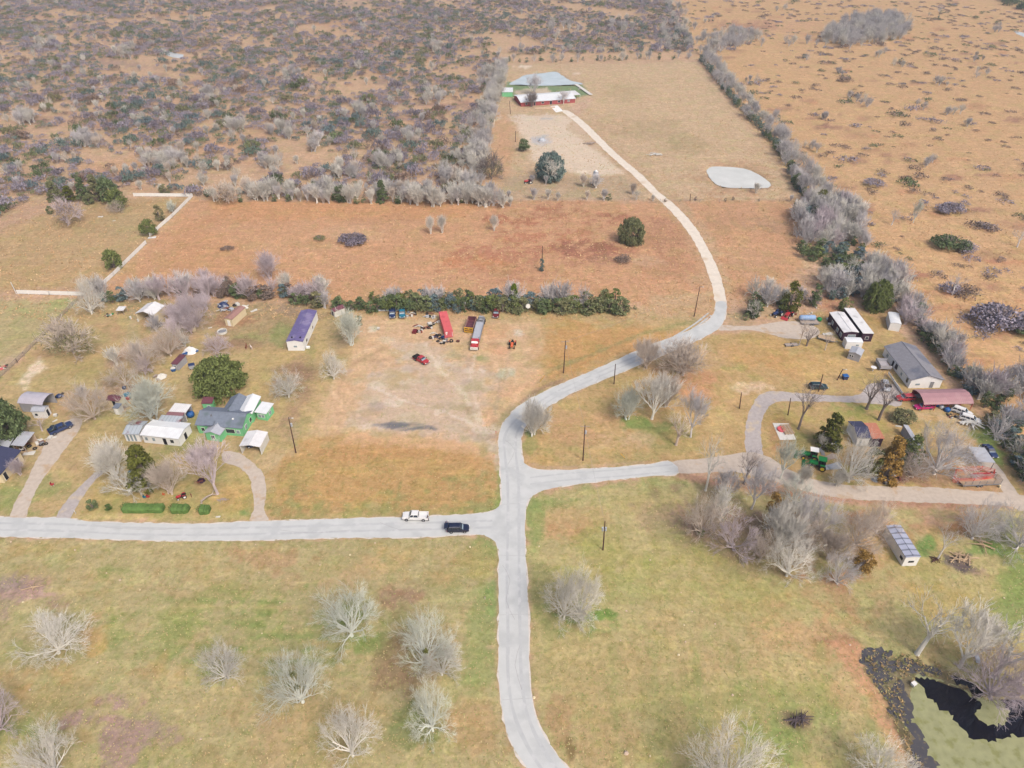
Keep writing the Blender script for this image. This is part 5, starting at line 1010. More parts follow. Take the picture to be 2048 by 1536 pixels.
# green house: a group of joined roofs that belong to one house
O, rz, L_, W = frame3((389,850),(484,857),(400,824), 2.9)
rz0 = rz; gh = thing("house", "bright green house with patched slate and white roofs", "house", O, rz)
Mi = (Matrix.Translation(O) @ Matrix.Rotation(rz, 4, 'Z')).inverted()
def wing(px, ez, roof, rise, rm, wm='green', over=.3, ops=(), walls='snwe'):
    loc = frame3(*px, ez); o2 = loc[0]; q = Mi @ Vector((o2.x, o2.y, 0)); t2 = building("wing", None, None, None, None, None, ez, roof, rise, wm, rm, over, ops, walls, loc=(q, loc[1]-rz0, loc[2], loc[3]))
    for k in ('label', 'category'):
        if k in t2: del t2[k]
    M2 = Matrix.Translation(q) @ Matrix.Rotation(loc[1]-rz0, 4, 'Z')
    for ch in list(t2.children): ch.parent = gh; ch.matrix_basis = M2.copy()
    bpy.data.objects.remove(t2)
flat_wing = wing
flat_wing([(389,850),(484,857),(403,812)], 2.9, 'gable', 1.7, 'slate', ops=[('s',.12,.9,.8,1.0,'win'),('s',.73,.9,2.2,1.2,'win'),('s',.9,.9,.8,1,'winl'),('e',.3,1,1,1.1,'winl'),('e',.7,.9,.9,1.2,'win')])
flat_wing([(440,828),(462,794),(478,832)], 2.95, 'gable', 1.5, 'slate', ops=[('s',.5,1,.9,1,'win')])
flat_wing([(473,827),(492,792),(506,824)], 3.1, 'gable', .9, 'wclean', ops=[('n',.2,1,1,1.1,'winl')])
flat_wing([(508,824),(532,828),(515,803)], 2.6, 'shed', .3, 'wclean', ops=[('s',.3,.9,.8,.9,'winl'),('s',.65,.9,.8,.9,'winl'),('e',.5,.9,.9,1,'winl')])
flat_wing([(406,866),(421,848),(440,870)], 2.5, 'gable', .8, 'galv', ops=[('w',.5,.8,.9,1,'win'),('n',.5,.8,.8,1,'winl')])
flat_wing([(408,850),(425,851),(412,842)], 3.5, 'shed', .4, 'slate', over=.4, walls='')
shed_on(gh, "roof_vent", 'trim', (9.2,9.6,2.0,2.4,3.3,4.1)); shed_on(gh, "chimney", 'steel', (3.4,3.7,2.4,2.7,3.4,4.6))
B("garden_shed", "small green shed with wine-red roof behind the green house", "shed", (402,807),(424,807),(404,797), 2.2, 'shed', .6, 'green', 'darkrust', .15, [('s',.6,.7,.7,.7,'winl')])
B("carport", "white carport with a dark car inside in front of the green house", "carport", (478,892),(495,862),(520,894), 2.6, 'gable', .5, 'dirtw', 'wroof', .12, (), 'sn', posts=True)
B("house", "white house with patched white and lavender metal roofs", "house", (279,870),(357,878),(300,838), 2.7, 'gable', .6, 'white', 'wclean', .3, [('s',.1,.9,.7,1,'glass' if False else 'winl'),('s',.3,.9,.7,1,'winl'),('s',.6,.1,.9,2,'door'),('s',.8,.9,.9,1,'win'),('e',.5,.1,1,1.9,'door')])
B("annex", "lavender striped tin annex at the left end of the white house", "annex", (244,868),(277,869),(268,841), 2.6, 'gable', .6, 'white', 'patch', .25, [('s',.2,.2,.5,2,'winl'),('s',.45,.2,.5,2,'winl'),('s',.7,.2,.5,2,'winl')])
B("lean_to", "patched red and grey tin roof behind the white house", "shelter", (313,845),(357,848),(320,831), 2.7, 'shed', .3, 'grey', 'patch', .15, (), 'n', posts='wood')
B("lean_to", "rusty tin strip roof between the patched tin roof and the white awning", "shelter", (330,832),(364,834),(334,824), 2.75, 'shed', .2, 'grey', 'rust', .15, (), 'n', posts='wood')
B("lean_to", "clean white awning roof at the back right of the white house", "shelter", (336,824),(370,827),(352,807), 2.7, 'shed', .2, 'grey', 'wroof', .15, (), 'n', posts=True)
# --- right plot
B("mobile_home", "maroon mobile home with pale roof and white-framed windows", "mobile home", (1687.7,664.7),(1658.8,624.5),(1718,664), 3.1, 'gable', .35, 'maroon', 'wroof', .1, [('s',.12,.9,1.2,1.1,'winl'),('s',.35,.9,1.2,1.1,'winl'),('s',.55,.1,.9,2,'wdoor'),('s',.7,.9,1.1,1.1,'winl'),('s',.88,.9,1.1,1.1,'winl'),('w',.4,.9,2.2,1.2,'winl'),('n',.12,.9,1.2,1.1,'winl'),('n',.35,.9,1.2,1.1,'winl'),('n',.7,.9,1.1,1.1,'winl')])
B("annex", "long maroon addition with rust-specked pale roof behind the maroon mobile home", "annex", (1726,667),(1688,616),(1747.8,665.9), 3.0, 'shed', .1, 'maroon', 'wroof', .1, [('w',.5,.9,.9,.8,'win')])
t = B("camper", "white camper van body parked at the front corner of the maroon mobile home", "camper", (1694,684),(1727,685),(1698,674), 2.5, 'barrel', .25, 'wpaint' if False else 'white', 'wclean', .05, [('s',.7,1.2,.8,.5,'winl')])
B("shed", "grey shed with a pair of dark windows below the white camper", "shed", (1697,704),(1704,692),(1727,704), 2.3, 'gable', .5, 'grey', 'galv', .15, [('w',.62,1.0,.4,.6,'dark'),('w',.8,1.0,.4,.6,'dark')])
B("camper", "pale cyan camper half hidden by bare trees", "camper", (1781,646),(1776,624),(1802,644), 2.6, 'barrel', .3, 'white', 'wclean', .05, [('s',.5,1.1,1.0,.6,'winl')])
t = B("house", "long white house with a grey shingle roof", "house", (1822,761),(1767.5,692),(1891,761), 2.9, 'gable', 1.6, 'white', 'grey_sh', .35, [('n',.1,.9,.9,1.3,'win'),('n',.3,.9,.8,.8,'winl'),('n',.5,.7,1.3,1.6,'win'),('n',.62,.1,.9,2,'door'),('n',.85,.9,1,1,'winl'),('s',.1,.9,.9,1.3,'win'),('s',.2,.9,.8,1.3,'win'),('s',.38,.9,.8,.8,'winl'),('s',.52,.7,.8,1.6,'win'),('s',.6,.7,.8,1.6,'win'),('s',.7,.1,.9,2,'wdoor'),('s',.88,.9,1,1,'winl'),('w',.3,.1,1.0,2,'gate'),('w',.75,1,1.2,.6,'winl')])
O, rz, L_, W = frame3((1760,737),(1783,738),(1764,722), .9)
t = thing("porch", "grey wooden porch deck on the left side of the long white house", "porch", O, rz)
MB().box(0, L_, 0, W, .78, .9).build("deck", M['deck'], t); rb = MB()
for x0, x1, y0, y1 in ((0,.06,0,W), (0,L_,0,.06), (0,L_,W-.06,W)): rb.box(x0,x1,y0,y1,.9,1.9)
rb.build("railing", M['grey'], t)
for x, y in ((.1,.1), (L_-.1,.1), (.1,W-.1), (L_-.1,W-.1)): MB().box(x-.06,x+.06,y-.06,y+.06,0,.78).build("leg", M['wood'], t)
O, rz, L_, W = frame3((1775,749),(1806,788),(1779,748), .5); t = thing("ramp", "long pale wheelchair ramp running down from the porch", "ramp", O, rz)
MB().loft([[(0,0,.78),(0,W,.78),(0,W,.88),(0,0,.88)],[(L_,0,0.02),(L_,W,0.02),(L_,W,.12),(L_,0,.12)]]).build("deck", M['dirtw'], t); MB().loft([[(0,0,.9),(0,.05,.9),(0,.05,1.6),(0,0,1.6)],[(L_,0,.13),(L_,.05,.13),(L_,.05,.8),(L_,0,.8)]]).build("railing", M['trim'], t)
B("carport", "big rose-red arched metal carport beside the long white house", "carport", (1849,806),(1949,804),(1838,777), 2.7, 'arch', .8, 'red', 'rose', .06, (), 'n', posts='redp')
t = B("house", "small house with ragged navy roof and terracotta roof half behind the cedars", "house", (1716,876),(1744,876),(1710,842), 2.8, 'gable', .9, 'white', 'navy', .25, [('s',.3,.9,.5,1.2,'winl'),('s',.75,.1,.8,1.9,'wdoor')])
B("annex", "terracotta-roofed extension on the right of the navy-roofed small house", "annex", (1745,877),(1770,877),(1738,848), 3.0, 'shed', .4, 'dark' if False else 'maroon', 'terra', .2, [('s',.5,.8,.7,.9,'win')])
B("shelter", "long grey tin roof under the huge pale bare tree", "shelter", (1836,898),(1806,850),(1846,897), 2.4, 'shed', .2, 'grey', 'galv', .1, (), 'n', posts='steel')
B("carport", "pale grey flat carport beside the blue-grey car", "carport", (1957,924),(1936,894),(1988,921), 2.5, 'shed', .15, 'grey', 'galv', .08, (), '', posts='steel')
t = B("mobile_home", "white trailer house with a dark-banded blue roof near the burn pile", "trailer", (1812,1115),(1772,1051),(1839,1108), 2.9, 'gable', .2, 'white', 'blueband', .1, [('s',.12,1.1,1,.8,'dark'),('s',.5,.2,.9,2,'wdoor'),('n',.12,1.1,1,.8,'dark'),('n',.5,.2,.9,2,'wdoor'),('w',.5,1.1,1.2,.6,'win')])
# --- ranch
t = B("ranch_house", "long barn-red ranch house with a white roof by the pond", "house", (1041,205),(1152,197),(1040,189), 2.5, 'gable', 1.3, 'red', 'wclean', .4, [('s',.1,.9,1.2,1,'win'),('s',.25,.1,1,2,'door'),('s',.4,.9,1.5,1,'win'),('s',.55,.1,1.2,2,'door'),('s',.7,.9,1.5,1,'win'),('s',.88,.9,1.2,1,'winl')])
B("awning", "white flat awning at the back right of the red ranch house", "awning", (1137,191),(1161,189),(1137,182), 2.6, 'shed', .1, 'white', 'wroof', .1, (), '', posts=True)
B("shed", "small green shed with white roof left of the ranch pond", "shed", (1003,184),(1026,184),(1006,176), 2.8, 'shed', .3, 'green', 'wclean', .25, (), 'snwe')
mb = MB(); a, b2, c, d = P(1101,213), P(1115,211), P(1126,222), P(1112,225); mb.prism([(q.x,q.y) for q in (d,c,b2,a)], .0, .12); tag(mb.build("slab", M['trim']), "bright white concrete slab in front of the red ranch house", "slab")
def rect_roof(t): pass
t = thing("dock", "white walkway slanting down to the right end of the ranch pond", "dock", P(1152,170)); a = P(1150,169); b2 = P(1180,190); d = b2-a
mb = MB(); mb.cbox((d/2)+Vector((0,0,.5)), (d.length, 2.2, .12), math.atan2(d.y, d.x)); mb.build("deck", M['dirtw'], t)
for i in range(5):
    q = d*((i+.5)/5); MB().box(q.x-.1,q.x+.1,q.y-.1,q.y+.1,0,.45).build("post", M['wood'], t)
t = thing("grain_bin", "tall pale silo-like steel tank at the ranch yard edge", "tank", P(1190,370)); MB().cyl((0,0),1.15,0,6.0,18).build("body", M['galv'], t, True); MB().cyl((0,0),1.2,6.0,6.9,18,r2=.1).build("roof", M['wclean'], t, True)
a, b2 = P(1068,218), P(1110,216); tag(MB().cbox((a+b2)/2+Vector((0,0,.4)), ((b2-a).length, .3, .8), math.atan2((b2-a).y, (b2-a).x)).build("garden_wall", M['tan']), "low tan wall in front of the red ranch house", "wall")
# ================================================================ FENCES
def rail_fence(pts, label, m_, post_m, h=1.35, rails=(.4,.8,1.2), step=2.6, name="rail_fence", rw=.16, solid=False):
    q = [P(*p) for p in pts]; t = thing(name, label, "fence", q[0]); rb = MB(); posts = []
    for a, b_ in zip(q, q[1:]):
        d = b_-a; L_ = d.length; rz = math.atan2(d.y, d.x); mid = (a+b_)/2-q[0]
        for z in rails: rb.cbox(mid+Vector((0,0,z)), (L_, .05, rw), rz)
        for i in range(max(1, int(L_/step))+1): posts.append(a+d*(i/max(1, int(L_/step)))-q[0])
    rb.build("rails", M[m_], t)
    for p in posts[:100]: MB().box(p.x-.07,p.x+.07,p.y-.07,p.y+.07,0,h).build("post", M[post_m], t)
R3 = (.35,.7,1.05,1.4)
rail_fence([(268,393),(385,394)], "white rail fence along the top of the paddock", 'trim', 'trim', 1.6, R3, 3.2, rw=.36)
rail_fence([(386,394),(345,435),(300,474)], "white rail fence running down from the top corner to the broken gap", 'trim', 'trim', 1.6, R3, 3.0, rw=.36)
rail_fence([(293,488),(250,530),(228,552),(190,586)], "white rail fence from the broken gap down to the hedge", 'trim', 'trim', 1.5, R3, 3.0, rw=.36)
rail_fence([(166,592),(100,590),(36,588)], "white rail fence along the lower side of the paddock", 'trim', 'trim', 1.5, R3, 3.0, rw=.36)
rail_fence([(33,588),(25,572)], "short white gate fence turning up at the left end of the lower paddock fence", 'trim', 'trim', 1.5, R3, 2.0, rw=.36)
rail_fence([(166,596),(146,612),(100,660),(35,725),(0,757),(-60,818)], "weathered grey rail fence slanting down to the left edge", 'wood', 'wood', 1.4, (.5,.9,1.3), 3.0)
rail_fence([(1170,166),(1180,190)], "white rail fence beside the ranch dock", 'trim', 'trim', 1.2, (.4,.8,1.1), 3.0) if False else None
wf = []
def wire_fence(pts, label, step=6.0):
    q = [P(*p) for p in pts]; t = thing("wire_fence", label, "fence", q[0]); n = 0
    rb = MB()
    for a, b_ in zip(q, q[1:]):
        d = b_-a; k = max(1, int(d.length/step))
        for z in (.5,.9,1.2): rb.tube([a-q[0]+Vector((0,0,z)), b_-q[0]+Vector((0,0,z))], .015, 3)
        for i in range(k):
            if n < 100: p = a+d*(i/k)-q[0]; MB().box(p.x-.06,p.x+.06,p.y-.06,p.y+.06,0,1.3).build("post", M['wood'], t); n += 1
    rb.build("wires", M['steel'], t)
wire_fence([(400,404),(700,406),(1000,404),(1290,402)], "thin wire fence along the back of the orange field left of the gravel track", 8); wire_fence([(1320,404),(1598,404)], "thin wire fence across the slope below the oval pond", 8)
# ================================================================ POLES
def pole(bx, by, tx, ty, label, arms=0, lamp=False, trans=0, r=.16, m_='pole', name="utility_pole"):
    p = P(bx, by); h = max(2, min(14, zat(p.y, ty))); t = thing(name, label, "pole", p, 0)
    dx = P(tx, ty, h)-Vector((p.x, p.y, h)); lean = Vector((max(-.6, min(.6, dx.x)), 0, 0)); MB().tube([(0,0,-.3),(lean.x*.5,0,h*.5),(lean.x,0,h)], [r, r*.85, r*.65], 8).build("shaft", M[m_], t)
    for i in range(arms): MB().cbox((lean.x, 0, h-.4-.9*i), (2.2, .1, .12)).build("crossarm", M['wood'], t)
    for i in range(trans):
        mb = MB(); mb.cyl((lean.x+(.32 if i % 2 == 0 else -.32), -.1), .22, h-2.6+.0*i, h-1.7, 10); mb.build("transformer", M['silver'], t, False)
    if lamp: MB().cbox((lean.x+.5, -.1, h-.1), (1.0, .12, .1)).build("lamp_arm", M['steel'], t); MB().cbox((lean.x+.95, -.1, h-.12), (.4,.25,.16)).build("lamp_head", M['dirtw'], t)
    return t, p+Vector((lean.x, 0, h-.3))
PT = {}
for k, a in dict(a=(592,906,577,835,"dark leaning pole with a pale box between the green house and the brown lawn",0,True,1), b=(1127,746,1131,681,"pole with white insulators at the bend side of the brown lawn",1,False,1), c=(1166,921,1170,850,"tall brown pole with a crossarm on the centre island",1,False,1),
    d=(1206,1100,1210,1043,"pole with two silver cans in the right front field",0,False,2), e=(1388,633,1400,573,"tall leaning pole beside the start of the gravel track",0,True,0), f=(1084,541,1085,492,"thin dark pole in the orange field",0,False,0),
    g=(1228,768,1231,728,"short dark pole on the inner side of the slanting road",0,False,0), h=(1479,817,1483,785,"short brown pole left of the grey driveway bend",0,False,0), i=(1576,830,1580,796,"thin pole inside the grey driveway loop",0,False,0),
    j=(1637,783,1646,749,"leaning dark pole in front of the dark green wagon",0,False,0), k=(1674,760,1687,738,"leaning pole with a lamp beside the dark blue bin",0,True,0), l=(1031,284,1031,262,"thin pole left of the ranch gravel yard",0,False,0),
    m=(1021,228,1015,202,"white-topped pole left of the red ranch house",0,True,0), n=(1380,402,1381,388,"thin pole beside the upper gravel track",0,False,0)).items(): PT[k] = pole(*a)[1]
def wire(a, b_, sag, label):
    pts = [a.lerp(b_, i/10)-Vector((0,0,sag*4*(i/10)*(1-i/10))) for i in range(11)]; o = MB().tube(pts, .02, 3).build("power_line", M['steel']); tag(o, label, "cable")
wire(PT['d'], PT['c'], .9, "thin sagging cable from the can-topped pole to the island pole"); wire(PT['c'], PT['b'], 1.0, "thin sagging cable from the island pole to the insulator pole"); wire(PT['b'], PT['e'], 1.0, "thin sagging cable from the insulator pole to the gravel track pole")
# ================================================================ VEHICLES
def px_pose(r, f):
    a, b_ = P(*r), P(*f); d = b_-a; return (a+b_)/2, math.atan2(d.y, d.x), d.length
def sec(x, z0, z1, w, t=.94): return [(x,-w*.92,z0),(x,w*.92,z0),(x,w,z0+.2),(x,w,z1-.12),(x,w*t,z1),(x,-w*t,z1),(x,-w,z1-.12),(x,-w,z0+.2)]
def wheels(t, xs, w, r=.36, rim='steel', tw=.24):
    for x in xs:
        for s in (-1, 1):
            o = MB().wheel((x, s*(w-.08), r), r, tw, 0, 14).build("wheel", M['black'], t); MB().wheel((x, s*(w+.035), r), r*.6, .06, 0, 10).build("rim", M[rim], o)
def lights(t, L_, w, z):
    for s in (-1, 1): MB().cbox((L_/2+.01, s*w*.72, z), (.08,.34,.18)).build("headlight", M['trim'], t); MB().cbox((-L_/2-.01, s*w*.8, z+.05), (.07,.24,.26)).build("taillight", M['redp'], t)
def cabin(t, x0, x1, x2, x3, z0, z1, w, paint, pillars=(.5,)):
    """glasshouse from belt (x0..x3) to roof (x1..x2) with painted pillars and roof"""
    w2 = w*.80; MB().loft([[(x0,-w*.93,z0),(x3,-w*.93,z0),(x3,w*.93,z0),(x0,w*.93,z0)],[(x1,-w2,z1),(x2,-w2,z1),(x2,w2,z1),(x1,w2,z1)]]).build("window", M['glass'], t)
    MB().loft([[(x1-.05,-w2-.03,z1-.01),(x2+.05,-w2-.03,z1-.01),(x2+.05,w2+.03,z1-.01),(x1-.05,w2+.03,z1-.01)],[(x1+.08,-w2+.12,z1+.08),(x2-.1,-w2+.12,z1+.08),(x2-.1,w2-.12,z1+.08),(x1+.08,w2-.12,z1+.08)]]).build("roof", paint, t)
    f_ = lambda x_, z_: [(x_, -w*.86*(1 if z_ == z0 else .88), z_), (x_, w*.86*(1 if z_ == z0 else .88), z_)]
    a_, b_ = f_(x3+.02, z0), f_(x2+.04, z1-.06); MB().add([a_[0],a_[1],b_[1],b_[0],(x3-.1,0,z0),(x2-.1,0,z1-.1)], [(0,1,2,3),(1,0,4),(3,2,5),(0,3,5,4),(2,1,4,5)]).build("windshield", M['glasslt'], t)  # windshield pane: its sky reflection is painted in as a paler glass colour
    pb = MB()
    for s in (-1, 1):
        pb.tube([(x0,s*w*.94,z0),(x1,s*w2,z1)], .06, 4); pb.tube([(x3,s*w*.94,z0),(x2,s*w2,z1)], .05, 4)
        for f in pillars: pb.tube([(x0+(x3-x0)*f,s*w*.95,z0),(x1+(x2-x1)*f,s*(w2+.01),z1)], .05, 4)
    pb.build("pillar", paint, t)
def car(kind, r, f, paint, label, L0=None, group=None, name=None):
    c, rz, Lp = px_pose(r, f); L_ = L0 or Lp; paint = M[paint]; w = .92 if kind != 'sedan' else .88
    t = thing(name or {'suv':'parked_suv','sedan':'parked_car','pickup':'pickup_truck'}[kind], label, {'suv':'SUV','sedan':'car','pickup':'pickup truck'}[kind], c, rz, group); h = L_/2; mb = MB()
    if kind == 'suv':
        mb.loft([sec(-h,.45,.95,w*.9), sec(-h+.12,.32,1.05,w), sec(-h+1,.28,1.08,w), sec(h-1.35,.28,1.08,w), sec(h-.5,.28,1.0,w*.97), sec(h-.1,.34,.82,w*.88), sec(h,.42,.66,w*.78)]); mb.build("body", paint, t)
        cabin(t, -h+.12, -h+.45, h-2.0, h-1.25, 1.05, 1.66, w, paint, (.33,.66)); wheels(t, (-h+.95, h-.95), w, .37); lights(t, L_, w, .75)
        for s in (-1,1): MB().tube([(-h+.5,s*w*.7,1.76),(h-2.1,s*w*.7,1.76)], .025, 4).build("roof_rail", M['steel'], t)
    elif kind == 'sedan':
        mb.loft([sec(-h,.4,.82,w*.88), sec(-h+.15,.28,.95,w), sec(-h+1.2,.24,.95,w), sec(h-1.5,.24,.93,w), sec(h-.5,.24,.84,w*.96), sec(h-.08,.3,.7,w*.86), sec(h,.38,.58,w*.76)]); mb.build("body", paint, t)
        cabin(t, -h+.75, -h+1.35, h-2.2, h-1.45, .92, 1.38, w, paint); wheels(t, (-h+.9, h-.9), w, .32); lights(t, L_, w, .62)
    else:
        w = .98; bed = -h+L_*.36; cf = h-L_*.28
        mb.loft([sec(-h,.5,.85,w*.95), sec(-h+.1,.4,.85,w), sec(h-.4,.4,.85,w), sec(h,.48,.8,w*.9)]); mb.loft([sec(cf-.1,.8,1.15,w*.98), sec(h-.5,.8,1.12,w*.96), sec(h-.05,.78,1.0,w*.88)]); mb.loft([sec(bed,.8,1.18,w*.98), sec(cf,.8,1.16,w*.98)]); mb.build("body", paint, t)
        bb = MB(); bb.box(-h+.02,bed,-w,-w+.1,.85,1.25).box(-h+.02,bed,w-.1,w,.85,1.25).box(-h,-h+.09,-w+.1,w-.1,.85,1.25).box(bed-.08,bed-.01,-w+.1,w-.1,.85,1.25); bb.build("truck_bed", paint, t); MB().box(-h+.1,bed-.1,-w+.11,w-.11,.86,.9).build("bed_floor", M['black'], t)
        cabin(t, bed+.05, bed+.2, cf-.45, cf+.15, 1.16, 1.78, w*.95, paint, (.55,)); wheels(t, (-h+1.0, h-.95), w, .42); lights(t, L_, w, .85); MB().box(h,h+.12,-w*.9,w*.9,.42,.62).build("bumper", M['steel'], t)
        for s in (-1,1): MB().cbox((cf, s*(w+.14), 1.25), (.12,.22,.2)).build("mirror", M['black'], t)
    return t
t = car('pickup', (855,1037), (808,1036), 'wpaint', "white lifted crew-cab pickup stopped on the edge of the horizontal road", 5.7)
for o in list(t.children):
    if o.name.startswith('bed_floor'): setm(o, 0, M['wpaint'])
t = car('suv', (895,1061), (938,1060), 'blackp', "black SUV with its tailgate raised near the junction", 4.8)
MB().cbox((-2.55,0,1.62), (.95,1.5,.06), 0, 0, 0, -.35).build("tailgate", M['blackp'], t); MB().box(-2.38,-2.3,-.7,.7,.5,1.55).build("cargo_opening", M['dark'], t)
car('pickup', (829,716), (856,730), 'redp', "red pickup with a black open bed parked on the pale gravel of the junk lot", 5.2)
for o in [c_ for c_ in C.objects if c_.name.startswith('truck_bed') and c_.parent and c_.parent.get('label', '').startswith('red pickup')]: setm(o, 0, M['black'])
car('suv', (1617,776), (1654,777), 'dgreen', "dark green station wagon parked on grass beside a leaning pole", 4.9)
car('suv', (1828,799), (1791,800), 'redp', "dark red minivan parked left of the rose-red carport", 4.9)
car('sedan', (1869,815), (1823,818), 'magenta', "low magenta sports car below the red minivan", 4.9)
car('sedan', (1853,795), (1828,793), 'silver', "silver car half under the left end of the rose-red carport", 4.6)
car('suv', (1766,766), (1774,786), 'silver', "pale blue-grey car beside the driveway turning circle", 4.4)
car('sedan', (1968,893), (1989,918), 'dblue', "blue-grey sedan parked right of the flat grey carport", 4.7)
car('sedan', (497,880), (503,895), 'dblue', "dark car parked inside the white carport by the green house", 4.2)
car('pickup', (785,620), (785,641), 'dblue', "dark blue old pickup nose-out against the junk lot hedge", 5.0); car('pickup', (804,620), (805,640), 'teal', "teal old pickup parked beside the dark blue one", 5.2)
car('pickup', (106,868), (140,853), 'dblue', "long dark blue flatbed truck at the top of the pink dirt drive", 5.6); car('sedan', (103,864), (122,854), 'dgreen', "dark teal wreck touching the dark blue flatbed truck", 3.6)
car('suv', (1908,822), (1936,832), 'wpaint', "white boxy truck nearest the rose-red carport's right end", 5.0); car('suv', (1925,838), (1952,846), 'wpaint', "second white truck wrapped in branches below the first", 5.0)
car('pickup', (996,617), (990,641), 'dirtw' if False else 'wdec', "derelict dark red truck with a white hood at the hedge", 5.6)
# old haul truck with a red cab
c, rz, L_ = px_pose((964,640), (948,703)); t = thing("haul_truck", "long old truck with a pink-red cab and bare grey frame in the junk lot", "truck", c, rz); h = L_/2
MB().box(-h,h-3.4,-.45,-.25,.9,1.2).box(-h,h-3.4,.25,.45,.9,1.2).build("frame", M['steel'], t); MB().box(-h+3.5,h-3.5,-1.15,1.15,1.2,1.45).build("flatbed", M['galv'], t); rb = MB()
for s in (-1,1): rb.box(-h+3.5,h-3.5,s*1.2-.05,s*1.2+.05,1.2,1.75)
rb.build("side_rail", M['steel'], t); mb = MB().box(-h+.3,-h+3.2,-1.05,1.05,1.0,1.35); mb.wheel((-h+1.2,0,1.8),.5,1.4).wheel((-h+2.5,0,1.7),.4,1.1); mb.build("winch", M['steel'], t)
mb = MB(); mb.loft([sec(h-3.3,.8,2.5,1.15,.9), sec(h-1.9,.8,2.45,1.15,.9), sec(h-1.6,.8,1.9,1.1)]); mb.loft([sec(h-1.6,.8,1.75,.8,.85), sec(h-.35,.8,1.6,.75,.8)]); mb.build("cab", M['pinkp'] if False else M['redp'], t)
MB().loft([[(h-1.93,-1.0,1.9),(h-1.93,1.0,1.9),(h-1.93,.95,2.4),(h-1.93,-.95,2.4)],[(h-1.55,-1.0,1.88),(h-1.55,1.0,1.88),(h-1.8,.95,2.42),(h-1.8,-.95,2.42)]]).build("windshield", M['trim'], t)
MB().box(h-.35,h,-1.15,1.15,.5,1.3).build("bumper", M['dirtw'], t); wheels(t, (-h+1, -h+2.3), 1.1, .5, 'steel', .5); wheels(t, (h-1.1,), 1.15, .5, 'dirtw', .35)
for s in (-1,1): MB().cyl((h-3.5, s*.95), .09, 1.0, 3.0, 8).build("exhaust_stack", M['steel'], t); MB().cbox((h-.95, s*.98, 1.15), (1.1,.4,.5)).build("fender", M['redp'], t)
# shipping container
O, rz, L_, W = frame3((888.9,662.5),(877.4,623.8),(906,661.9), 2.6); t = thing("shipping_container", "faded red shipping container standing in the junk lot", "container", O, rz)
m_con = mat("container_red", (228,108,112), .6, .08, .5, stripe=(.35, 0, .14), stain=((210,90,96), .6, .4), bump=.3); MB().box(0.08,L_,0,W,.15,2.6).build("body", m_con, t)
for y0, y1 in ((.05,W/2-.03), (W/2+.03,W-.05)):
    d = MB().box(0,.075,y0,y1,.2,2.55).build("door", M['pinkp'], t); MB().tube([(-.04,y0+.3,.3),(-.04,y0+.3,2.5)], .03, 5).tube([(-.04,y1-.3,.3),(-.04,y1-.3,2.5)], .03, 5).build("locking_bar", M['steel'], d)
MB().box(-.03,-.005,W-.9,W-.25,1.7,2.2).box(-.03,-.005,W-.75,W-.3,1.2,1.45).box(-.03,-.005,.15,.25,.5,1.9).build("door_marking", M['trim'], t)
for x in (0.0, L_-.15): MB().box(x,x+.15,-.03,.12,0,2.64).box(x,x+.15,W-.12,W+.03,0,2.64).build("corner_post", M['pinkp'], t)
# yellow dump box
O, rz, L_, W = frame3((928,655),(936,633),(946,655), 1.9); t = thing("dump_box", "yellow-ended dump body with a wine-dark floor beside the haul truck", "dump box", O, rz)
MB().box(.1,L_,.1,W-.1,.5,.7).build("floor", M['darkrust'], t); MB().box(.1,L_,0,.1,.4,1.9).box(.1,L_,W-.1,W,.4,1.9).build("side", M['orange'] if False else M['brown'], t); MB().box(L_,L_+.12,0,W,.4,2.0).build("headboard", M['darkrust'], t)
fb = MB()
for y0, y1, z0, z1 in ((0,W,1.75,2.0), (0,W,.3,.55), (0,W,1.05,1.25), (0,.2,.55,1.75), (W-.2,W,.55,1.75), (W/2-.1,W/2+.1,1.25,1.75)): fb.box(-.12,.09,y0,y1,z0,z1)
fb.build("tail_frame", M['yel'], t); MB().box(.092,.099,.2,W-.2,.55,1.75).build("tail_panel", M['darkrust'], t)
for i in range(5): MB().box(.4+i*(L_-.6)/5,.5+i*(L_-.6)/5,.1,W-.1,.7,.76).build("floor_rib", M['maroon'], t)
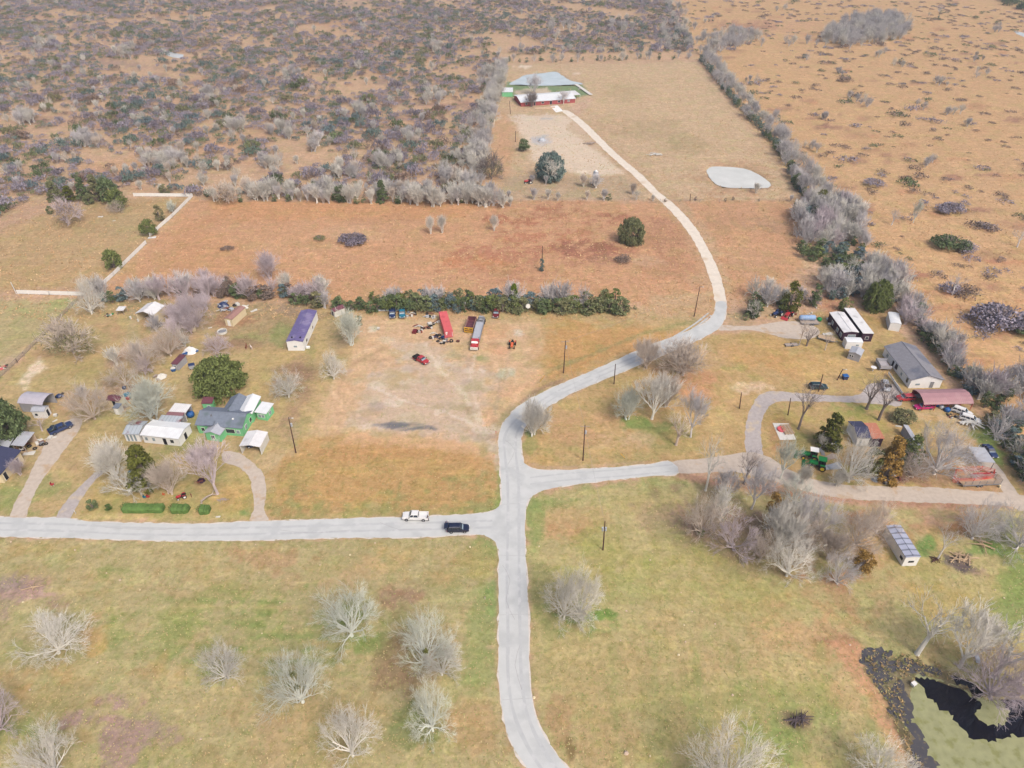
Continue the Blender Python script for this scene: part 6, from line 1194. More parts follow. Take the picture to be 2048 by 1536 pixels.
# tractors
def tractor(r, f, body, hub, label, canopy=None, loader=True, sc_=1.0, mower=False):
    c, rz, L_ = px_pose(r, f); t = thing("tractor", label, "tractor", c, rz); t.scale = (sc_,)*3
    mb = MB(); mb.loft([sec(.1,.7,1.35,.34,.8), sec(1.4,.7,1.25,.32,.8), sec(1.62,.75,1.1,.26,.8)]); mb.build("hood", M[body], t); MB().box(-1.0,.4,-.4,.4,.55,.95).build("chassis", M['black'], t)
    for s in (-1,1):
        MB().loft([[(-1.1,s*.5,1.15),(-.2,s*.5,1.2),(-.2,s*.85,1.2),(-1.1,s*.85,1.15)],[(-1.0,s*.5,1.25),(-.3,s*.5,1.3),(-.3,s*.85,1.3),(-1.0,s*.85,1.25)]]).build("fender", M[body], t)
        o = MB().wheel((-.7,s*.78,.62),.62,.36,0,16).build("rear_wheel", M['black'], t); MB().wheel((-.7,s*.965,.62),.36,.05,0,12).build("hub", M[hub], o)
        o = MB().wheel((1.2,s*.62,.38),.38,.26,0,14).build("front_wheel", M['black'], t); MB().wheel((1.2,s*.76,.38),.22,.05,0,10).build("hub", M[hub], o)
    MB().box(-.85,-.4,-.25,.25,.95,1.12).box(-.9,-.78,-.25,.25,1.12,1.5).build("seat", M['black'], t); MB().ring((-.1,0,1.5),.2,.025,10,4).tube([(-.1,0,1.5),(.15,0,1.2)],.03,5).build("steering_wheel", M['black'], t)
    if canopy:
        MB().box(-1.15,.35,-.65,.65,2.25,2.33).build("canopy", M[canopy], t); rb = MB()
        for x in (-1.0,.2):
            for s in (-1,1): rb.tube([(x,s*.55,1.1),(x,s*.55,2.25)], .035, 5)
        rb.build("canopy_post", M['black'], t)
    if loader:
        lb = MB()
        for s in (-1,1): lb.tube([(.3,s*.45,1.15),(1.4,s*.45,1.25),(2.3,s*.45,.5)], .07, 5)
        lb.build("loader_arm", M[body], t); MB().loft([[(2.2,-.9,.1),(2.8,-.9,.1),(2.3,-.9,.7)],[(2.2,.9,.1),(2.8,.9,.1),(2.3,.9,.7)]]).build("bucket", M[body], t)
    return t
tractor((1632,919), (1606,914), 'jg', 'jy', "green loader tractor with a white canopy, the rear one of the pair", 'trim', True, 1.3); tractor((1648,938), (1622,932), 'jg', 'jy', "green loader tractor with a green canopy, the front one of the pair", 'jg', True, 1.3)
tractor((1026,684), (1023,701), 'orange', 'orange', "small orange-red tractor standing alone right of the haul truck", None, False, 1.15); tractor((1066,366), (1048,367), 'redp', 'dirtw', "old red tractor on the ranch yard edge", None, False, 1.2)
tractor((1104,357), (1118,357), 'jg', 'jg', "small bright green implement below the big ranch oak", None, False, 1.1); tractor((372,993), (357,998), 'redp', 'trim', "little red garden tractor on the front lawn", None, False, .75)
tractor((1585,625), (1568,640), 'redp', 'dirtw', "red farm implement with raised arms by the dirt drive", None, True, 1.2); tractor((1562,628), (1546,634), 'dblue', 'dirtw', "dark blue tractor wedged behind the red implement", None, False, 1.2)
# trailers
def trailer(r, f, label, W=2.2, deckm='tanwood', z=.7, sides=None, name="flatbed_trailer", axles=2, cat="trailer"):
    c, rz, L_ = px_pose(r, f); t = thing(name, label, cat, c, rz); h = L_/2; MB().box(-h,h-.9,-W/2,W/2,z,z+.1).build("deck", M[deckm], t); MB().box(-h,h-.9,-W/2-.06,-W/2,z-.12,z+.16).box(-h,h-.9,W/2,W/2+.06,z-.12,z+.16).build("side_rail", M['steel'], t)
    MB().tube([(h-.9,-W*.35,z),(h,0,z-.2)],.06,4).tube([(h-.9,W*.35,z),(h,0,z-.2)],.06,4).build("drawbar", M['steel'], t); wheels(t, [-.4+.85*i for i in range(axles)], W/2+.1, .34)
    if sides:
        rb = MB(); hh, m2 = sides
        for zz in [z+.2+i*.35 for i in range(int(hh/.35))]:
            for s in (-1,1): rb.box(-h,h-.9,s*W/2-.03,s*W/2+.03,zz,zz+.14)
            rb.box(-h-.05,-h,-W/2,W/2,zz,zz+.14)
        rb.build("slatted_side", M[m2], t)
        for i in range(6):
            for s in (-1,1): x = -h+.1+i*(L_-1.2)/5; MB().box(x,x+.07,s*(W/2+.03)-.03,s*(W/2+.03)+.05,z,z+hh).build("stake", M['steel'], t)
    return t
trailer((1636,676), (1675,686), "rusty flatbed trailer loaded with boards below the white-framed windows"); trailer((1994,966), (1912,970), "long grey livestock trailer along the front of the red pen", 2.0, 'tanwood', .6, (1.4,'wood'), "livestock_trailer", 2)
t = trailer((1600,646), (1641,647), "low trailer loaded with a blue tank and wire cages", 2.6, 'wood', .55); 
t2 = thing("water_tank", "pale blue cylindrical tank lying on the low trailer", "tank", P(1613,643)+Vector((0,0,.65))); MB().tube([(-2.6,0,.8),(-2.3,0,.8),(2.2,0,.8),(2.5,0,.8)],[.5,.85,.85,.5],14).build("shell", mat("pale_blue_tank",(150,180,220),.5,.08,.6,stripe=(.6,0,.15)), t2, True)
for x in (-1.4,1.4): MB().box(x-.1,x+.1,-.7,.7,0,.35).build("cradle", M['wood'], t2)
t = trailer((303,657), (331,648), "long dark trailer heaped with white and red odds and ends", 1.6, 'black', .55)
t = trailer((1570,692), (1600,690), "short flat dark trailer lying in the grass at the drive edge", 1.2, 'wood', .35, None, "flatbed_trailer", 1)
# canoe-like red pen, horse pen
q0 = P(1908,960); t = thing("livestock_pen", "red steel pen standing on bare soil above the livestock trailer", "pen", q0); pts = [P(*p)-q0 for p in [(1905,962),(1910,944),(1960,942),(1985,948),(1984,960),(1945,966),(1905,966)]]
for a, b_ in zip(pts, pts[1:]):
    rb = MB(); d = b_-a
    for z in (.3,.7,1.1,1.5): rb.tube([a+Vector((0,0,z)), b_+Vector((0,0,z))], .06, 4)
    rb.build("panel", mat("pen_red",(222,84,72),.6,.1,1), t); MB().box(a.x-.06,a.x+.06,a.y-.06,a.y+.06,0,1.6).build("post", mat("pen_red",(222,84,72)), t)
t = thing("boat", "red canvas-covered boat hull inside the red pen", "boat", P(1963,956), 0.05); MB().loft([[(-2.4,-.9,.7),(-2.4,.9,.7),(-2.4,.6,.2),(-2.4,-.6,.2)],[(0,-1.1,.8),(0,1.1,.8),(0,.8,.15),(0,-.8,.15)],[(1.8,-.8,.9),(1.8,.8,.9),(1.8,.4,.3),(1.8,-.4,.3)],[(2.7,-.08,1.0),(2.7,.08,1.0),(2.7,.05,.7),(2.7,-.05,.7)]]).build("hull", mat("pen_red",(222,84,72)), t); MB().loft([[(-2.3,-.8,.71),(-2.3,.8,.71),(-2.3,0,.85)],[(1.8,-.7,.91),(1.8,.7,.91),(1.8,0,1.05)]]).build("cover", M['redp'], t)
# ================================================================ YARD THINGS
def ring_obj(px, py, wpx, label, rim, inner, name, cat, h=.6, z0=0):
    r = wpx/2/S(py); t = thing(name, label, cat, P(px, py)); mb = MB(); n = 24; vs = []
    for rr, z in ((r, z0), (r, h), (r*.88, h), (r*.88, h*.4)): vs += [[(rr*math.cos(2*math.pi*i/n), rr*math.sin(2*math.pi*i/n), z) for i in range(n)]]
    mb.loft(vs, 0, False).build("wall", M[rim], t); MB().cyl((0,0), r*.86, h*.35, h*.42, n).build("floor", M[inner], t); return t
ring_obj(445,665,19,"round stock ring with a white rim near the cream shed",'dirtw','steel',"stock_tank","stock tank",.7)
ring_obj(1562,860,16,"round faded red trough on the white ground sheet",'pinkp','pinkp',"trough","trough",.5)
ring_obj(916,683,7,"lone tyre lying right of the shipping container",'black','rusty',"tyre","tyre",.3)
def tyre(px, py, label, r=.55, stand=False):
    t = MB().ring((0,0,r if stand else .16), r*.72, r*.3, 16, 7, 0, 'y' if stand else 'z').build("tyre", M['black']); t.location = P(px, py); return tag(t, label, "tyre")
tyre(861,678,"upright tyre at the left of the scattered parts in front of the container",.55,True); tyre(903,685,"tyre in front of the container door",.62,True); tyre(876,683,"tyre half under the scattered truck parts",.55); tyre(1732,1120,"small black tyre at the foot of the golden bush",.45); tyre(872,619,"tyre against the hedge behind the stripped chassis",.5); tyre(1008,1398,"",.1) if False else None
def item(kind, px, py, m_, label, s=1.0, rz=0.0, m2='steel', cat=None, z=0.0):
    p = P(px, py)+Vector((0,0,z)); t = thing(kind, label, cat or kind.replace('_', ' '), p, rz); t.scale = (s,)*3
    if kind in ('barrel','water_barrel'): MB().tube([(0,0,0),(0,0,.1),(0,0,.45),(0,0,.8),(0,0,.9)],[.27,.29,.3,.29,.27],14).build("drum", M[m_], t, True); MB().cyl((0,0),.26,.9,.93,12).build("lid", M[m2], t)
    elif kind in ('bin','dumpster','cooler'):
        MB().loft([[(-.5,-.4,.1),(.5,-.4,.1),(.5,.4,.1),(-.5,.4,.1)],[(-.65,-.5,1.0),(.65,-.5,1.0),(.65,.5,1.0),(-.65,.5,1.0)]]).build("body", M[m_], t); MB().loft([[(-.68,-.53,1.0),(.68,-.53,1.0),(.68,.53,1.0),(-.68,.53,1.0)],[(-.6,-.45,1.12),(.6,-.45,1.12),(.6,.45,1.18),(-.6,.45,1.18)]]).build("lid", M[m2], t)
        for sx in (-.4,.4): MB().wheel((sx,-.42,.1),.1,.1).build("wheel", M['black'], t)
    elif kind in ('round_tank','dome_tank'): MB().tube([(0,0,0),(0,0,.9),(0,0,1.25),(0,0,1.45)],[.95,.98,.7,.2],18).build("shell", M[m_], t, True); MB().cyl((0,0),.2,1.45,1.55,10).build("lid", M[m2], t)
    elif kind in ('tarp_heap','debris_heap'):
        r_ = random.Random(px); mb = MB(); n = 14; rg = []
        for k in range(4): rg.append([((1.3-k*.34)*math.cos(i*2*math.pi/n)*r_.uniform(.8,1.15), (1.0-k*.26)*math.sin(i*2*math.pi/n)*r_.uniform(.8,1.15), [0,.45,.8,1.0][k]*r_.uniform(.8,1.1)) for i in range(n)])
        mb.loft(rg).build("cover", M[m_], t); mb = MB()
        for k in range(5): mb.cbox((r_.uniform(-1.2,1.2), r_.uniform(-1.2,1.0), r_.uniform(.1,.6)), (r_.uniform(.4,1.1), r_.uniform(.1,.5), r_.uniform(.06,.4)), r_.uniform(0,3))
        mb.build("loose_pieces", M[m2], t)
    elif kind in ('scrap_pile','parts_pile'):
        r_ = random.Random(px+py)
        for k in range(9):
            mb = MB(); c = (r_.uniform(-1.6,1.6), r_.uniform(-1.3,1.3), 0); m3 = M[[m_, m2, 'rusty', 'dirtw', 'black'][k % 5]]
            if k % 3 == 0: mb.cbox((c[0],c[1],.3), (r_.uniform(.5,1.2),r_.uniform(.4,.9),.5), r_.uniform(0,3)); nm = "engine_block"
            elif k % 3 == 1: mb.ring((c[0],c[1],.14), .36, .14, 14, 6); nm = "old_tyre"; m3 = M['black']
            else: mb.tube([(c[0]-.9,c[1],.2),(c[0],c[1]+.2,.5),(c[0]+.9,c[1]-.3,.25)], .09, 5).cbox((c[0],c[1],.4), (.8,.12,.12), r_.uniform(0,3)); nm = "bent_pipe"
            mb.build(nm, m3, t)
    elif kind in ('sheet_metal','plank','board'): MB().cbox((0,0,.12), (2.4,.9,.05), 0, 0, .06).cbox((.3,.2,.2), (2.0,.8,.04), .25, 0, -.05).build("sheet", M[m_], t)
    elif kind in ('pallet',):
        mb = MB()
        for i in range(6): mb.box(-.6,.6,-.5+i*.18,-.4+i*.18,.12,.15)
        for x in (-.58,0,.5): mb.box(x,x+.09,-.5,.5,0,.12)
        mb.build("slats", M[m_], t)
    elif kind in ('garden_chair','toy_cart','toy_slide','wheelbarrow'):
        MB().box(-.3,.3,-.3,.3,.35,.42).build("seat", M[m_], t); MB().box(-.3,-.24,-.3,.3,.42,.95).build("backrest", M[m_], t)
        for x in (-.26,.26):
            for y in (-.26,.26): MB().box(x-.03,x+.03,y-.03,y+.03,0,.35).build("leg", M[m2], t)
    elif kind in ('bird_bath','feeder'): MB().cyl((0,0),.12,0,.9,10).build("stem", M[m2], t); MB().cyl((0,0),.5,.9,1.0,16,r2=.62).build("bowl", M[m_], t)
    elif kind in ('post_lamp','bird_house'): MB().box(-.08,.08,-.08,.08,0,2.2).build("post", M[m2], t); MB().box(-.28,.28,-.28,.28,2.2,2.6).build("box", M[m_], t); MB().loft([[(-.36,-.36,2.6),(.36,-.36,2.6),(.36,.36,2.6),(-.36,.36,2.6)],[(-.05,-.05,2.9),(.05,-.05,2.9),(.05,.05,2.9),(-.05,.05,2.9)]]).build("roof", M[m_], t)
    elif kind in ('dish_antenna',): MB().cyl((0,0),.06,0,2.2,8).build("pole", M['steel'], t); MB().tube([(0,0,2.2),(0,-.25,2.35)],[.15,.75],16,0,False).tube([(0,-.25,2.35),(0,-.1,2.27)],[.74,.1],16).build("dish", M[m_], t)
    elif kind in ('marker_post',): MB().tube([(0,0,0),(0,0,1.1)],.06,8).build("stake", M[m_], t); MB().box(-.12,.12,-.03,.03,.8,1.15).build("plate", M[m2], t)
    elif kind in ('guy_guard',): MB().tube([(-.9,0.3,0),(.6,-.2,2.2)],.07,6).build("sleeve", M[m_], t); MB().cyl((-.9,.3),.1,0,.15,8).build("anchor", M['steel'], t)
    elif kind in ('fallen_branch','branch_pile','log_pile'):
        r_ = random.Random(px*3+py); mb = MB()
        for k in range(12 if kind != 'fallen_branch' else 4): a = r_.uniform(0,6.28); l = r_.uniform(1.2,2.4); o = Vector((r_.uniform(-.8,.8), r_.uniform(-.5,.5), .15)); mb.tube([o-Vector((math.cos(a)*l,math.sin(a)*l*.6,-.1)), o+Vector((0,0,r_.uniform(.1,.5))), o+Vector((math.cos(a)*l,math.sin(a)*l*.6,.1))], [.11,.09,.04], 5)
        mb.build("logs", M[m_], t)
    elif kind in ('culvert_end','stone'): pass
    return t
for a in [
 ('tarp_heap',381,704,'wpaint',"white tarp heap beside the rusty-roofed hut",1.7,.3,'blue'),('tarp_heap',323,755,'dirtw',"white crumpled sheet heap below the grey hut",1.25,.8,'wood'),('bin',348,742,'blue',"blue bin in front of the grey hut",1.0,.2,'dirtw'),('bin',385,737,'silver',"pale blue cooler left of the live oak",1.3,.4,'dblue'),
 ('tarp_heap',447,612,'dblue',"dark blue tarp heap behind the cream shed",1.5,.1,'silver'),('scrap_pile',459,618,'silver',"silver scrap heap against the cream shed",1.6,.2,'steel'),('tarp_heap',488,616,'dirtw',"white tent-like heap right of the cream shed",1.1,.5,'dirtw'),('sheet_metal',508,622,'dirtw',"small white sheet right of the white tent-like heap",.9,.7,'dirtw'),
 ('cooler',388,663,'cream',"cream box among the bare trees left of the stock ring",1.0,.3,'cream'),('sheet_metal',420,656,'dirtw',"white scrap left of the stock ring",.5,.3,'dirtw'),('scrap_pile',220,630,'jg',"green and grey scrap at the foot of the fence corner trees",.8,.3,'steel'),('barrel',262,638,'dirtw',"white drum left of the arched carport",1.1,0,'dirtw'),('barrel',277,643,'dirtw',"white drum at the carport's front corner",1.0,0,'dirtw'),
 ('plank',299,650,'tanwood',"long pale plank lying above the loaded dark trailer",1.4,.6,'tanwood'),('round_tank',382,832,'blue',"bright blue round tank behind the green house",1.0,0,'dblue'),('scrap_pile',371,832,'wdec',"dark red clutter under the white awning roof",.8,.2,'dirtw'),('barrel',352,876,'blue',"blue drum at the right end of the white house",1.3,0,'dblue'),('bin',341,884,'redp',"red bin at the front corner of the white house",.9,0,'redp'),
 ('parts_pile',361,868,'orange',"orange and dark clutter beside the blue drum",.8,.3,'black'),('round_tank',249,777,'dblue',"blue round tub in the dark tangle",.55,0,'dblue'),('round_tank',256,795,'teal',"dark tank with a red base right of the collapsing shed",1.1,0,'steel'),('cooler',256,799,'redp',"red box below the dark tank",.9,.1,'redp'),('pallet',245,823,'tanwood',"stack of wooden pallets right of the tiny white hut",1.6,.4,'wood'),('pallet',249,815,'wood',"grey pallet leaning behind the wooden stack",1.4,1.0,'wood'),
 ('cooler',200,797,'yel',"small yellow box in the branches of the large bare tree",.6,.3,'yel'),('debris_heap',119,793,'dblue',"dark blue object right of the lavender-roofed barn",.9,.1,'black'),('cooler',112,833,'dirtw',"white box above the dark wreck",.7,.2,'dirtw'),('sheet_metal',110,842,'dirtw',"white scrap between the white box and the dark wreck",.5,.9,'dirtw'),('sheet_metal',108,875,'dirtw',"white scrap below the dark blue truck",.5,.2,'dirtw'),
 ('scrap_pile',85,884,'dirtw',"grey scrap heap right of the lean-to roof",1.0,.2,'steel'),('parts_pile',60,892,'rusty',"rusty clutter between the lean-to and the navy-roofed house",1.1,.1,'dirtw'),('sheet_metal',58,908,'dirtw',"pale sheet near the corner of the cream house",1.1,.1,'dirtw'),('garden_chair',106,971,'redp',"red garden chair beside the pink dirt drive",1.1,.3,'dirtw'),('parts_pile',5,735,'pinkp',"pinkish junk beyond the grey rail fence at the left edge",.9,.2,'dirtw'),
 ('toy_cart',290,996,'teal',"teal toy chair on the front lawn",.9,0,'steel'),('toy_slide',297,995,'redp',"red toy chair beside the teal one",.9,0,'redp'),('garden_chair',328,990,'orange',"orange chair behind the gnarled tree trunk",.7,0,'orange'),('bird_house',365,948,'yel',"white post with a yellow bird box on the front lawn",1.0,0,'trim'),('marker_post',384,995,'rusty',"short dark post right of the red garden tractor",1.1,0,'rusty'),('marker_post',152,1028,'dirtw',"white mailbox post by the road left of the hedges",1.0,0,'dirtw'),
 ('branch_pile',443,1001,'wood',"brown twig heap on the lawn right of the bent log",.6,0,'wood'),('sheet_metal',436,1034,'dirtw',"white litter at the roadside below the shortest hedge",.4,0,'dirtw'),('tarp_heap',402,962,'maroon',"dark mound under the mauve-grey tree",.8,0,'rusty'),('round_tank',260,946,'teal',"small teal drum beside the dark cedar",.45,0,'teal'),
 ('sheet_metal',779,619,'wclean',"long white corrugated sheet behind the dark blue pickup",3.0,0,'wclean'),('scrap_pile',822,630,'steel',"stripped pickup frame beside the teal pickup",1.1,.1,'dirtw'),('parts_pile',862,632,'silver',"stripped chassis with pale blue engine parts",1.1,.1,'silver'),('scrap_pile',843,660,'rusty',"rust-coloured scrap pile left of the container",1.5,.1,'wdec'),('scrap_pile',868,651,'dirtw',"pile with a white hood between the rusty pile and the container",1.3,.4,'black'),
 ('parts_pile',879,672,'dblue',"dark blue and black parts against the container's side",1.3,.1,'black'),('parts_pile',890,683,'steel',"scattered axle parts in front of the container",.9,.1,'black'),('barrel',866,678,'dirtw',"white drum lying beside the upright tyre",1.0,.5,'dirtw'),('cooler',927,613,'dirtw',"pale box half in the hedge behind the yellow dump body",1.2,0,'dirtw'),('dish_antenna',1056,624,'dirtw',"white dish on a pole against the hedge",1.0,0,'dirtw'),
 ('cooler',757,659,'dirtw',"pale litter in the left of the junk lot",.6,0,'dirtw'),('guy_guard',1085,764,'yel',"yellow guy-wire sleeve left of the insulator pole",1.0,.6,'yel'),('guy_guard',1244,920,'yel',"yellow guy-wire sleeve beside the side road",1.1,-2.3,'yel'),('marker_post',992,868,'orange',"orange marker where the junk lot meets the road",.8,0,'redp'),('marker_post',988,913,'orange',"orange marker beside the lower lot entrance",.6,0,'orange'),('marker_post',970,1198,'dirtw',"small pale stake in the dark green verge left of the road",.8,0,'rusty'),
 ('bin',1689,758,'dblue',"dark blue bin standing on the lawn near the lamp pole",1.2,.1,'blue'),('feeder',1745,742,'wpaint',"white domed feeder on the lawn below the porch",1.3,0,'dirtw'),('cooler',1773,778,'black',"black box beside the turning circle",1.3,.1,'black'),('sheet_metal',1707,697,'wpaint',"white slab left of the grey shed",.7,.1,'wpaint'),('sheet_metal',1655,669,'dirtw',"pale sheets lying above the rusty flatbed trailer",1.2,0,'dirtw'),('barrel',1623,628,'dirtw',"white drum at the soil path behind the low trailer",.8,0,'dirtw'),('barrel',1632,617,'dirtw',"white drum up the soil path",.6,0,'dirtw'),
 ('sheet_metal',1618,628,'dirtw',"white scrap behind the low trailer",.5,.4,'dirtw'),('round_tank',1638,641,'jg',"teal green tank at the right end of the low trailer",.8,0,'teal'),('cooler',1655,641,'dirtw',"white cooler at the left wall of the maroon mobile home",.7,0,'dirtw'),('cooler',1658,650,'dirtw',"second white cooler nearer the door of the maroon mobile home",.6,0,'dirtw'),('cooler',1684,678,'dirtw',"white box at the front wall of the maroon mobile home",.9,.6,'dirtw'),
 ('parts_pile',1583,627,'rusty',"dull red scrap right of the red farm implement",1.0,.2,'pinkp'),('barrel',1541,632,'dirtw',"white drum left of the dark blue tractor",.6,0,'dirtw'),('debris_heap',1663,883,'tarp',"bright blue tarp heap beside the dark green cedar",1.4,.2,'dirtw'),('sheet_metal',1645,905,'steel',"dull grey sheet behind the green tractors",1.0,1.4,'steel'),('sheet_metal',1659,916,'wood',"brownish sheet right of the rear green tractor",1.4,.3,'wood'),('sheet_metal',1665,935,'silver',"pale sheets right of the front green tractor",1.7,.1,'silver'),
 ('marker_post',1795,845,'dirtw',"white post on the lawn right of the navy-roofed house",1.3,0,'dirtw'),('sheet_metal',1797,853,'dirtw',"small white board on the lawn right of the navy-roofed house",.6,-.3,'dirtw'),('round_tank',1873,812,'blue',"pale blue drum under the edge of the rose-red carport",.6,0,'silver'),('round_tank',1882,816,'silver',"silver blue tank in the row below the carport",.7,0,'blue'),('round_tank',1893,822,'blue',"bright blue tank at the right of the row below the carport",.8,0,'blue'),('parts_pile',1903,832,'rusty',"small parts between the blue tank and the white trucks",.7,0,'black'),
 ('branch_pile',1945,848,'dirtw',"pale branches heaped over the white trucks",1.8,.2,'dirtw'),('scrap_pile',1700,958,'dirtw',"small white scrap at the foot of the white spreading tree",.4,0,'dirtw'),('parts_pile',1765,962,'dirtw',"pale clutter under the front of the golden cedar",.9,.1,'steel'),('parts_pile',1790,958,'rusty',"rusty clutter right below the golden cedar",.9,.3,'wdec'),('debris_heap',1752,960,'silver',"grey cover heap under the golden cedar",.8,.1,'steel'),('scrap_pile',1985,952,'dblue',"dark clutter at the right end of the red pen",.8,.1,'silver'),
 ('barrel',1998,975,'cream',"cream drum at the end of the livestock trailer",.8,0,'cream'),('log_pile',1924,1118,'tanwood',"pale logs heaped on the burnt patch",1.3,.2,'tanwood'),('branch_pile',1597,1441,'ash',"black charred heap in the right front field",1.1,.2,'ash'),('branch_pile',1870,1120,'pole',"dark stump tangle at the foot of the thin broken tree",.7,0,'pole'),('fallen_branch',1960,1092,'tanwood',"pale fallen limb lying left of the right-edge trees",1.6,.4,'tanwood'),('cooler',1826,1371,'wpaint',"small white box floating at the edge of the duckweed",.7,.5,'wpaint'),
 ('sheet_metal',1955,1318,'silver',"grey board leaning under the two-stemmed pale tree",.8,1.2,'silver'),('branch_pile',1282,302,'wood',"",.1) if False else ('branch_pile',1311,310,'dirtw',"pale branch heap in the ranch meadow",1.6,0,'wood'),('fallen_branch',60,1176,'tanwood',"pale fallen branch on the pinkish bare patch",1.0,.3,'tanwood'),('sheet_metal',201,434,'wpaint',"white object in the middle of the paddock",.8,0,'wpaint'),('sheet_metal',228,442,'dirtw',"smaller white object right of the one in the paddock",.5,0,'dirtw'),
 ('sheet_metal',304,476,'wpaint',"broken white fence panel in the gap",1.2,.2,'wpaint'),('cooler',1060,283,'silver',"",.1) if False else ('debris_heap',1084,281,'silver',"blue-grey gravel heap on the ranch yard",1.5,.1,'silver'),('branch_pile',1180,288,'wood',"brown brush heap on the ranch yard",1.4,.1,'wood'),('scrap_pile',1160,180,'dirtw',"pale clutter beside the ranch dock",1.0,0,'steel')]: item(*a)
# bent log in the garden
t = thing("bent_log", "grey bent log arching on the front lawn", "log", P(403,1006)); a = P(403,1006); b_ = P(432,990)-a; MB().tube([(0,0,0),(0,0,.5),(b_.x*.4,b_.y*.4,.9),(b_.x*.8,b_.y*.8,.8),(b_.x,b_.y,.1)],[.3,.26,.2,.17,.14],8).build("trunk", M['wood'], t); MB().tube([(b_.x*.8,b_.y*.8,.8),(b_.x*.9,b_.y*.9+.5,1.5)],[.12,.04],5).build("branch", M['wood'], t)
# white ground sheet with iron frames
O, rz, L_, W = frame3((1560,880),(1592,879),(1545,846), .03); t = thing("ground_sheet", "white ground sheet spread beside the grey driveway loop", "sheet", O, rz)
a, b_, c, d = [P(*p, .06)-O for p in ((1560,880),(1592,879),(1578,847),(1545,846))]; Rm = Matrix.Rotation(-rz, 3, 'Z'); mb = MB(); q = [Rm @ v for v in (a, b_, c, d)]; mb.prism([(v.x, v.y) for v in q], .02, .08).build("sheet", M['dirtw'], t)
for i, (x, y) in enumerate([(1571,856),(1577,866)]):
    t = thing("iron_frame", ["rusty iron frame on the upper part of the white ground sheet","rusty iron frame on the lower part of the white ground sheet"][i], "frame", P(x, y)+Vector((0,0,.1)), .1); fb = MB()
    for k in range(4): fb.box(-1.2,1.2,-.8+k*.5,-.65+k*.5,.3,.45)
    for k in range(4): fb.box(-1.2+k*.78,-1.05+k*.78,-.8,.85,.1,.3)
    fb.build("bars", M['tanwood'], t)
# rocks and pale litter in the front fields
rnd = random.Random(9); stones = [(1068,1395),(1241,1281),(1371,1284),(1357,1310),(1252,1507),(1465,1390),(1300,1512),(1362,1185),(1384,1223),(1368,1250),(1430,1248),(1253,1222),(1078,1093),(1160,1180),(1300,1120),(1880,1160),(1905,1171),(1990,1180),(2008,1196),(1700,1290),(22,1084),(80,1085),(213,1146),(240,1160),(46,1204),(62,1198),(195,1325),(280,1180),(511,1089),(518,1145),(524,1267),(466,1374),(402,1478),(940,1094),(750,1086),(560,1205),(1355,947),(820,1140),(640,1130),(700,1110),(330,1300),(430,1400),(90,1240),(60,1380),(150,1100)]
for i, (x, y) in enumerate(stones):
    mb = MB(); n = 7; r = rnd.uniform(.12, .26)*(1.7 if i in (0, 4) else 1); mb.loft([[(r*k*math.cos(j*2*math.pi/n)*rnd.uniform(.8,1.1), r*k*math.sin(j*2*math.pi/n)*rnd.uniform(.8,1.1), z) for j in range(n)] for k, z in ((1,0),(1.05,r*.3),(.5,r*.75))])
    o = mb.build("stone", M['tan'] if i % 3 else M['cream']); o.location = P(x, y)
    tag(o, ["pale stone at the right edge of the vertical road"][0] if i == 0 else ("small pale stone lying in the grass right of the vertical road" if x > 1050 else "small pale stone lying in the grass of the left front field"), "stone", "pale stones in the front fields")
# ================================================================ PEOPLE AND ANIMALS
def skinned(name, joints, edges, m_, parent=None, sub=1):
    me = bpy.data.meshes.new(name); me.from_pydata([j[:3] for j in joints], edges, []); me.materials.append(m_); o = bpy.data.objects.new(name, me); C.objects.link(o); o.parent = parent
    o.modifiers.new("Skin", 'SKIN'); 
    for v, j in zip(me.skin_vertices[0].data, joints): v.radius = (j[3], j[4] if len(j) > 4 else j[3])
    me.skin_vertices[0].data[0].use_root = True; s = o.modifiers.new("Sub", 'SUBSURF'); s.levels = s.render_levels = sub; return o
def hand(J, E, w, d):
    """palm and five bent fingers from wrist joint w along direction d"""
    d = Vector(d).normalized(); p = Vector(J[w][:3]); s = d.cross(Vector((0,0,1))).normalized() if abs(d.z) < .9 else Vector((0,1,0)); J.append(tuple(p+d*.07)+(.032,.018)); k = len(J)-1; E.append((w, k))
    for i, (l, o) in enumerate([(.07,-.03),(.08,-.01),(.076,.01),(.06,.028)]):
        J.append(tuple(p+d*.10+s*o)+(.010,)); E.append((k, len(J)-1)); J.append(tuple(p+d*(.10+l*.6)+s*o+Vector((.015,0,0)))+(.009,)); E.append((len(J)-2, len(J)-1)); J.append(tuple(p+d*(.10+l*.9)+s*o+Vector((.035,0,0)))+(.008,)); E.append((len(J)-2, len(J)-1))
    J.append(tuple(p+d*.05+s*-.05+Vector((.02,0,0)))+(.011,)); E.append((k, len(J)-1)); J.append(tuple(p+d*.09+s*-.07+Vector((.03,0,0)))+(.009,)); E.append((len(J)-2, len(J)-1))
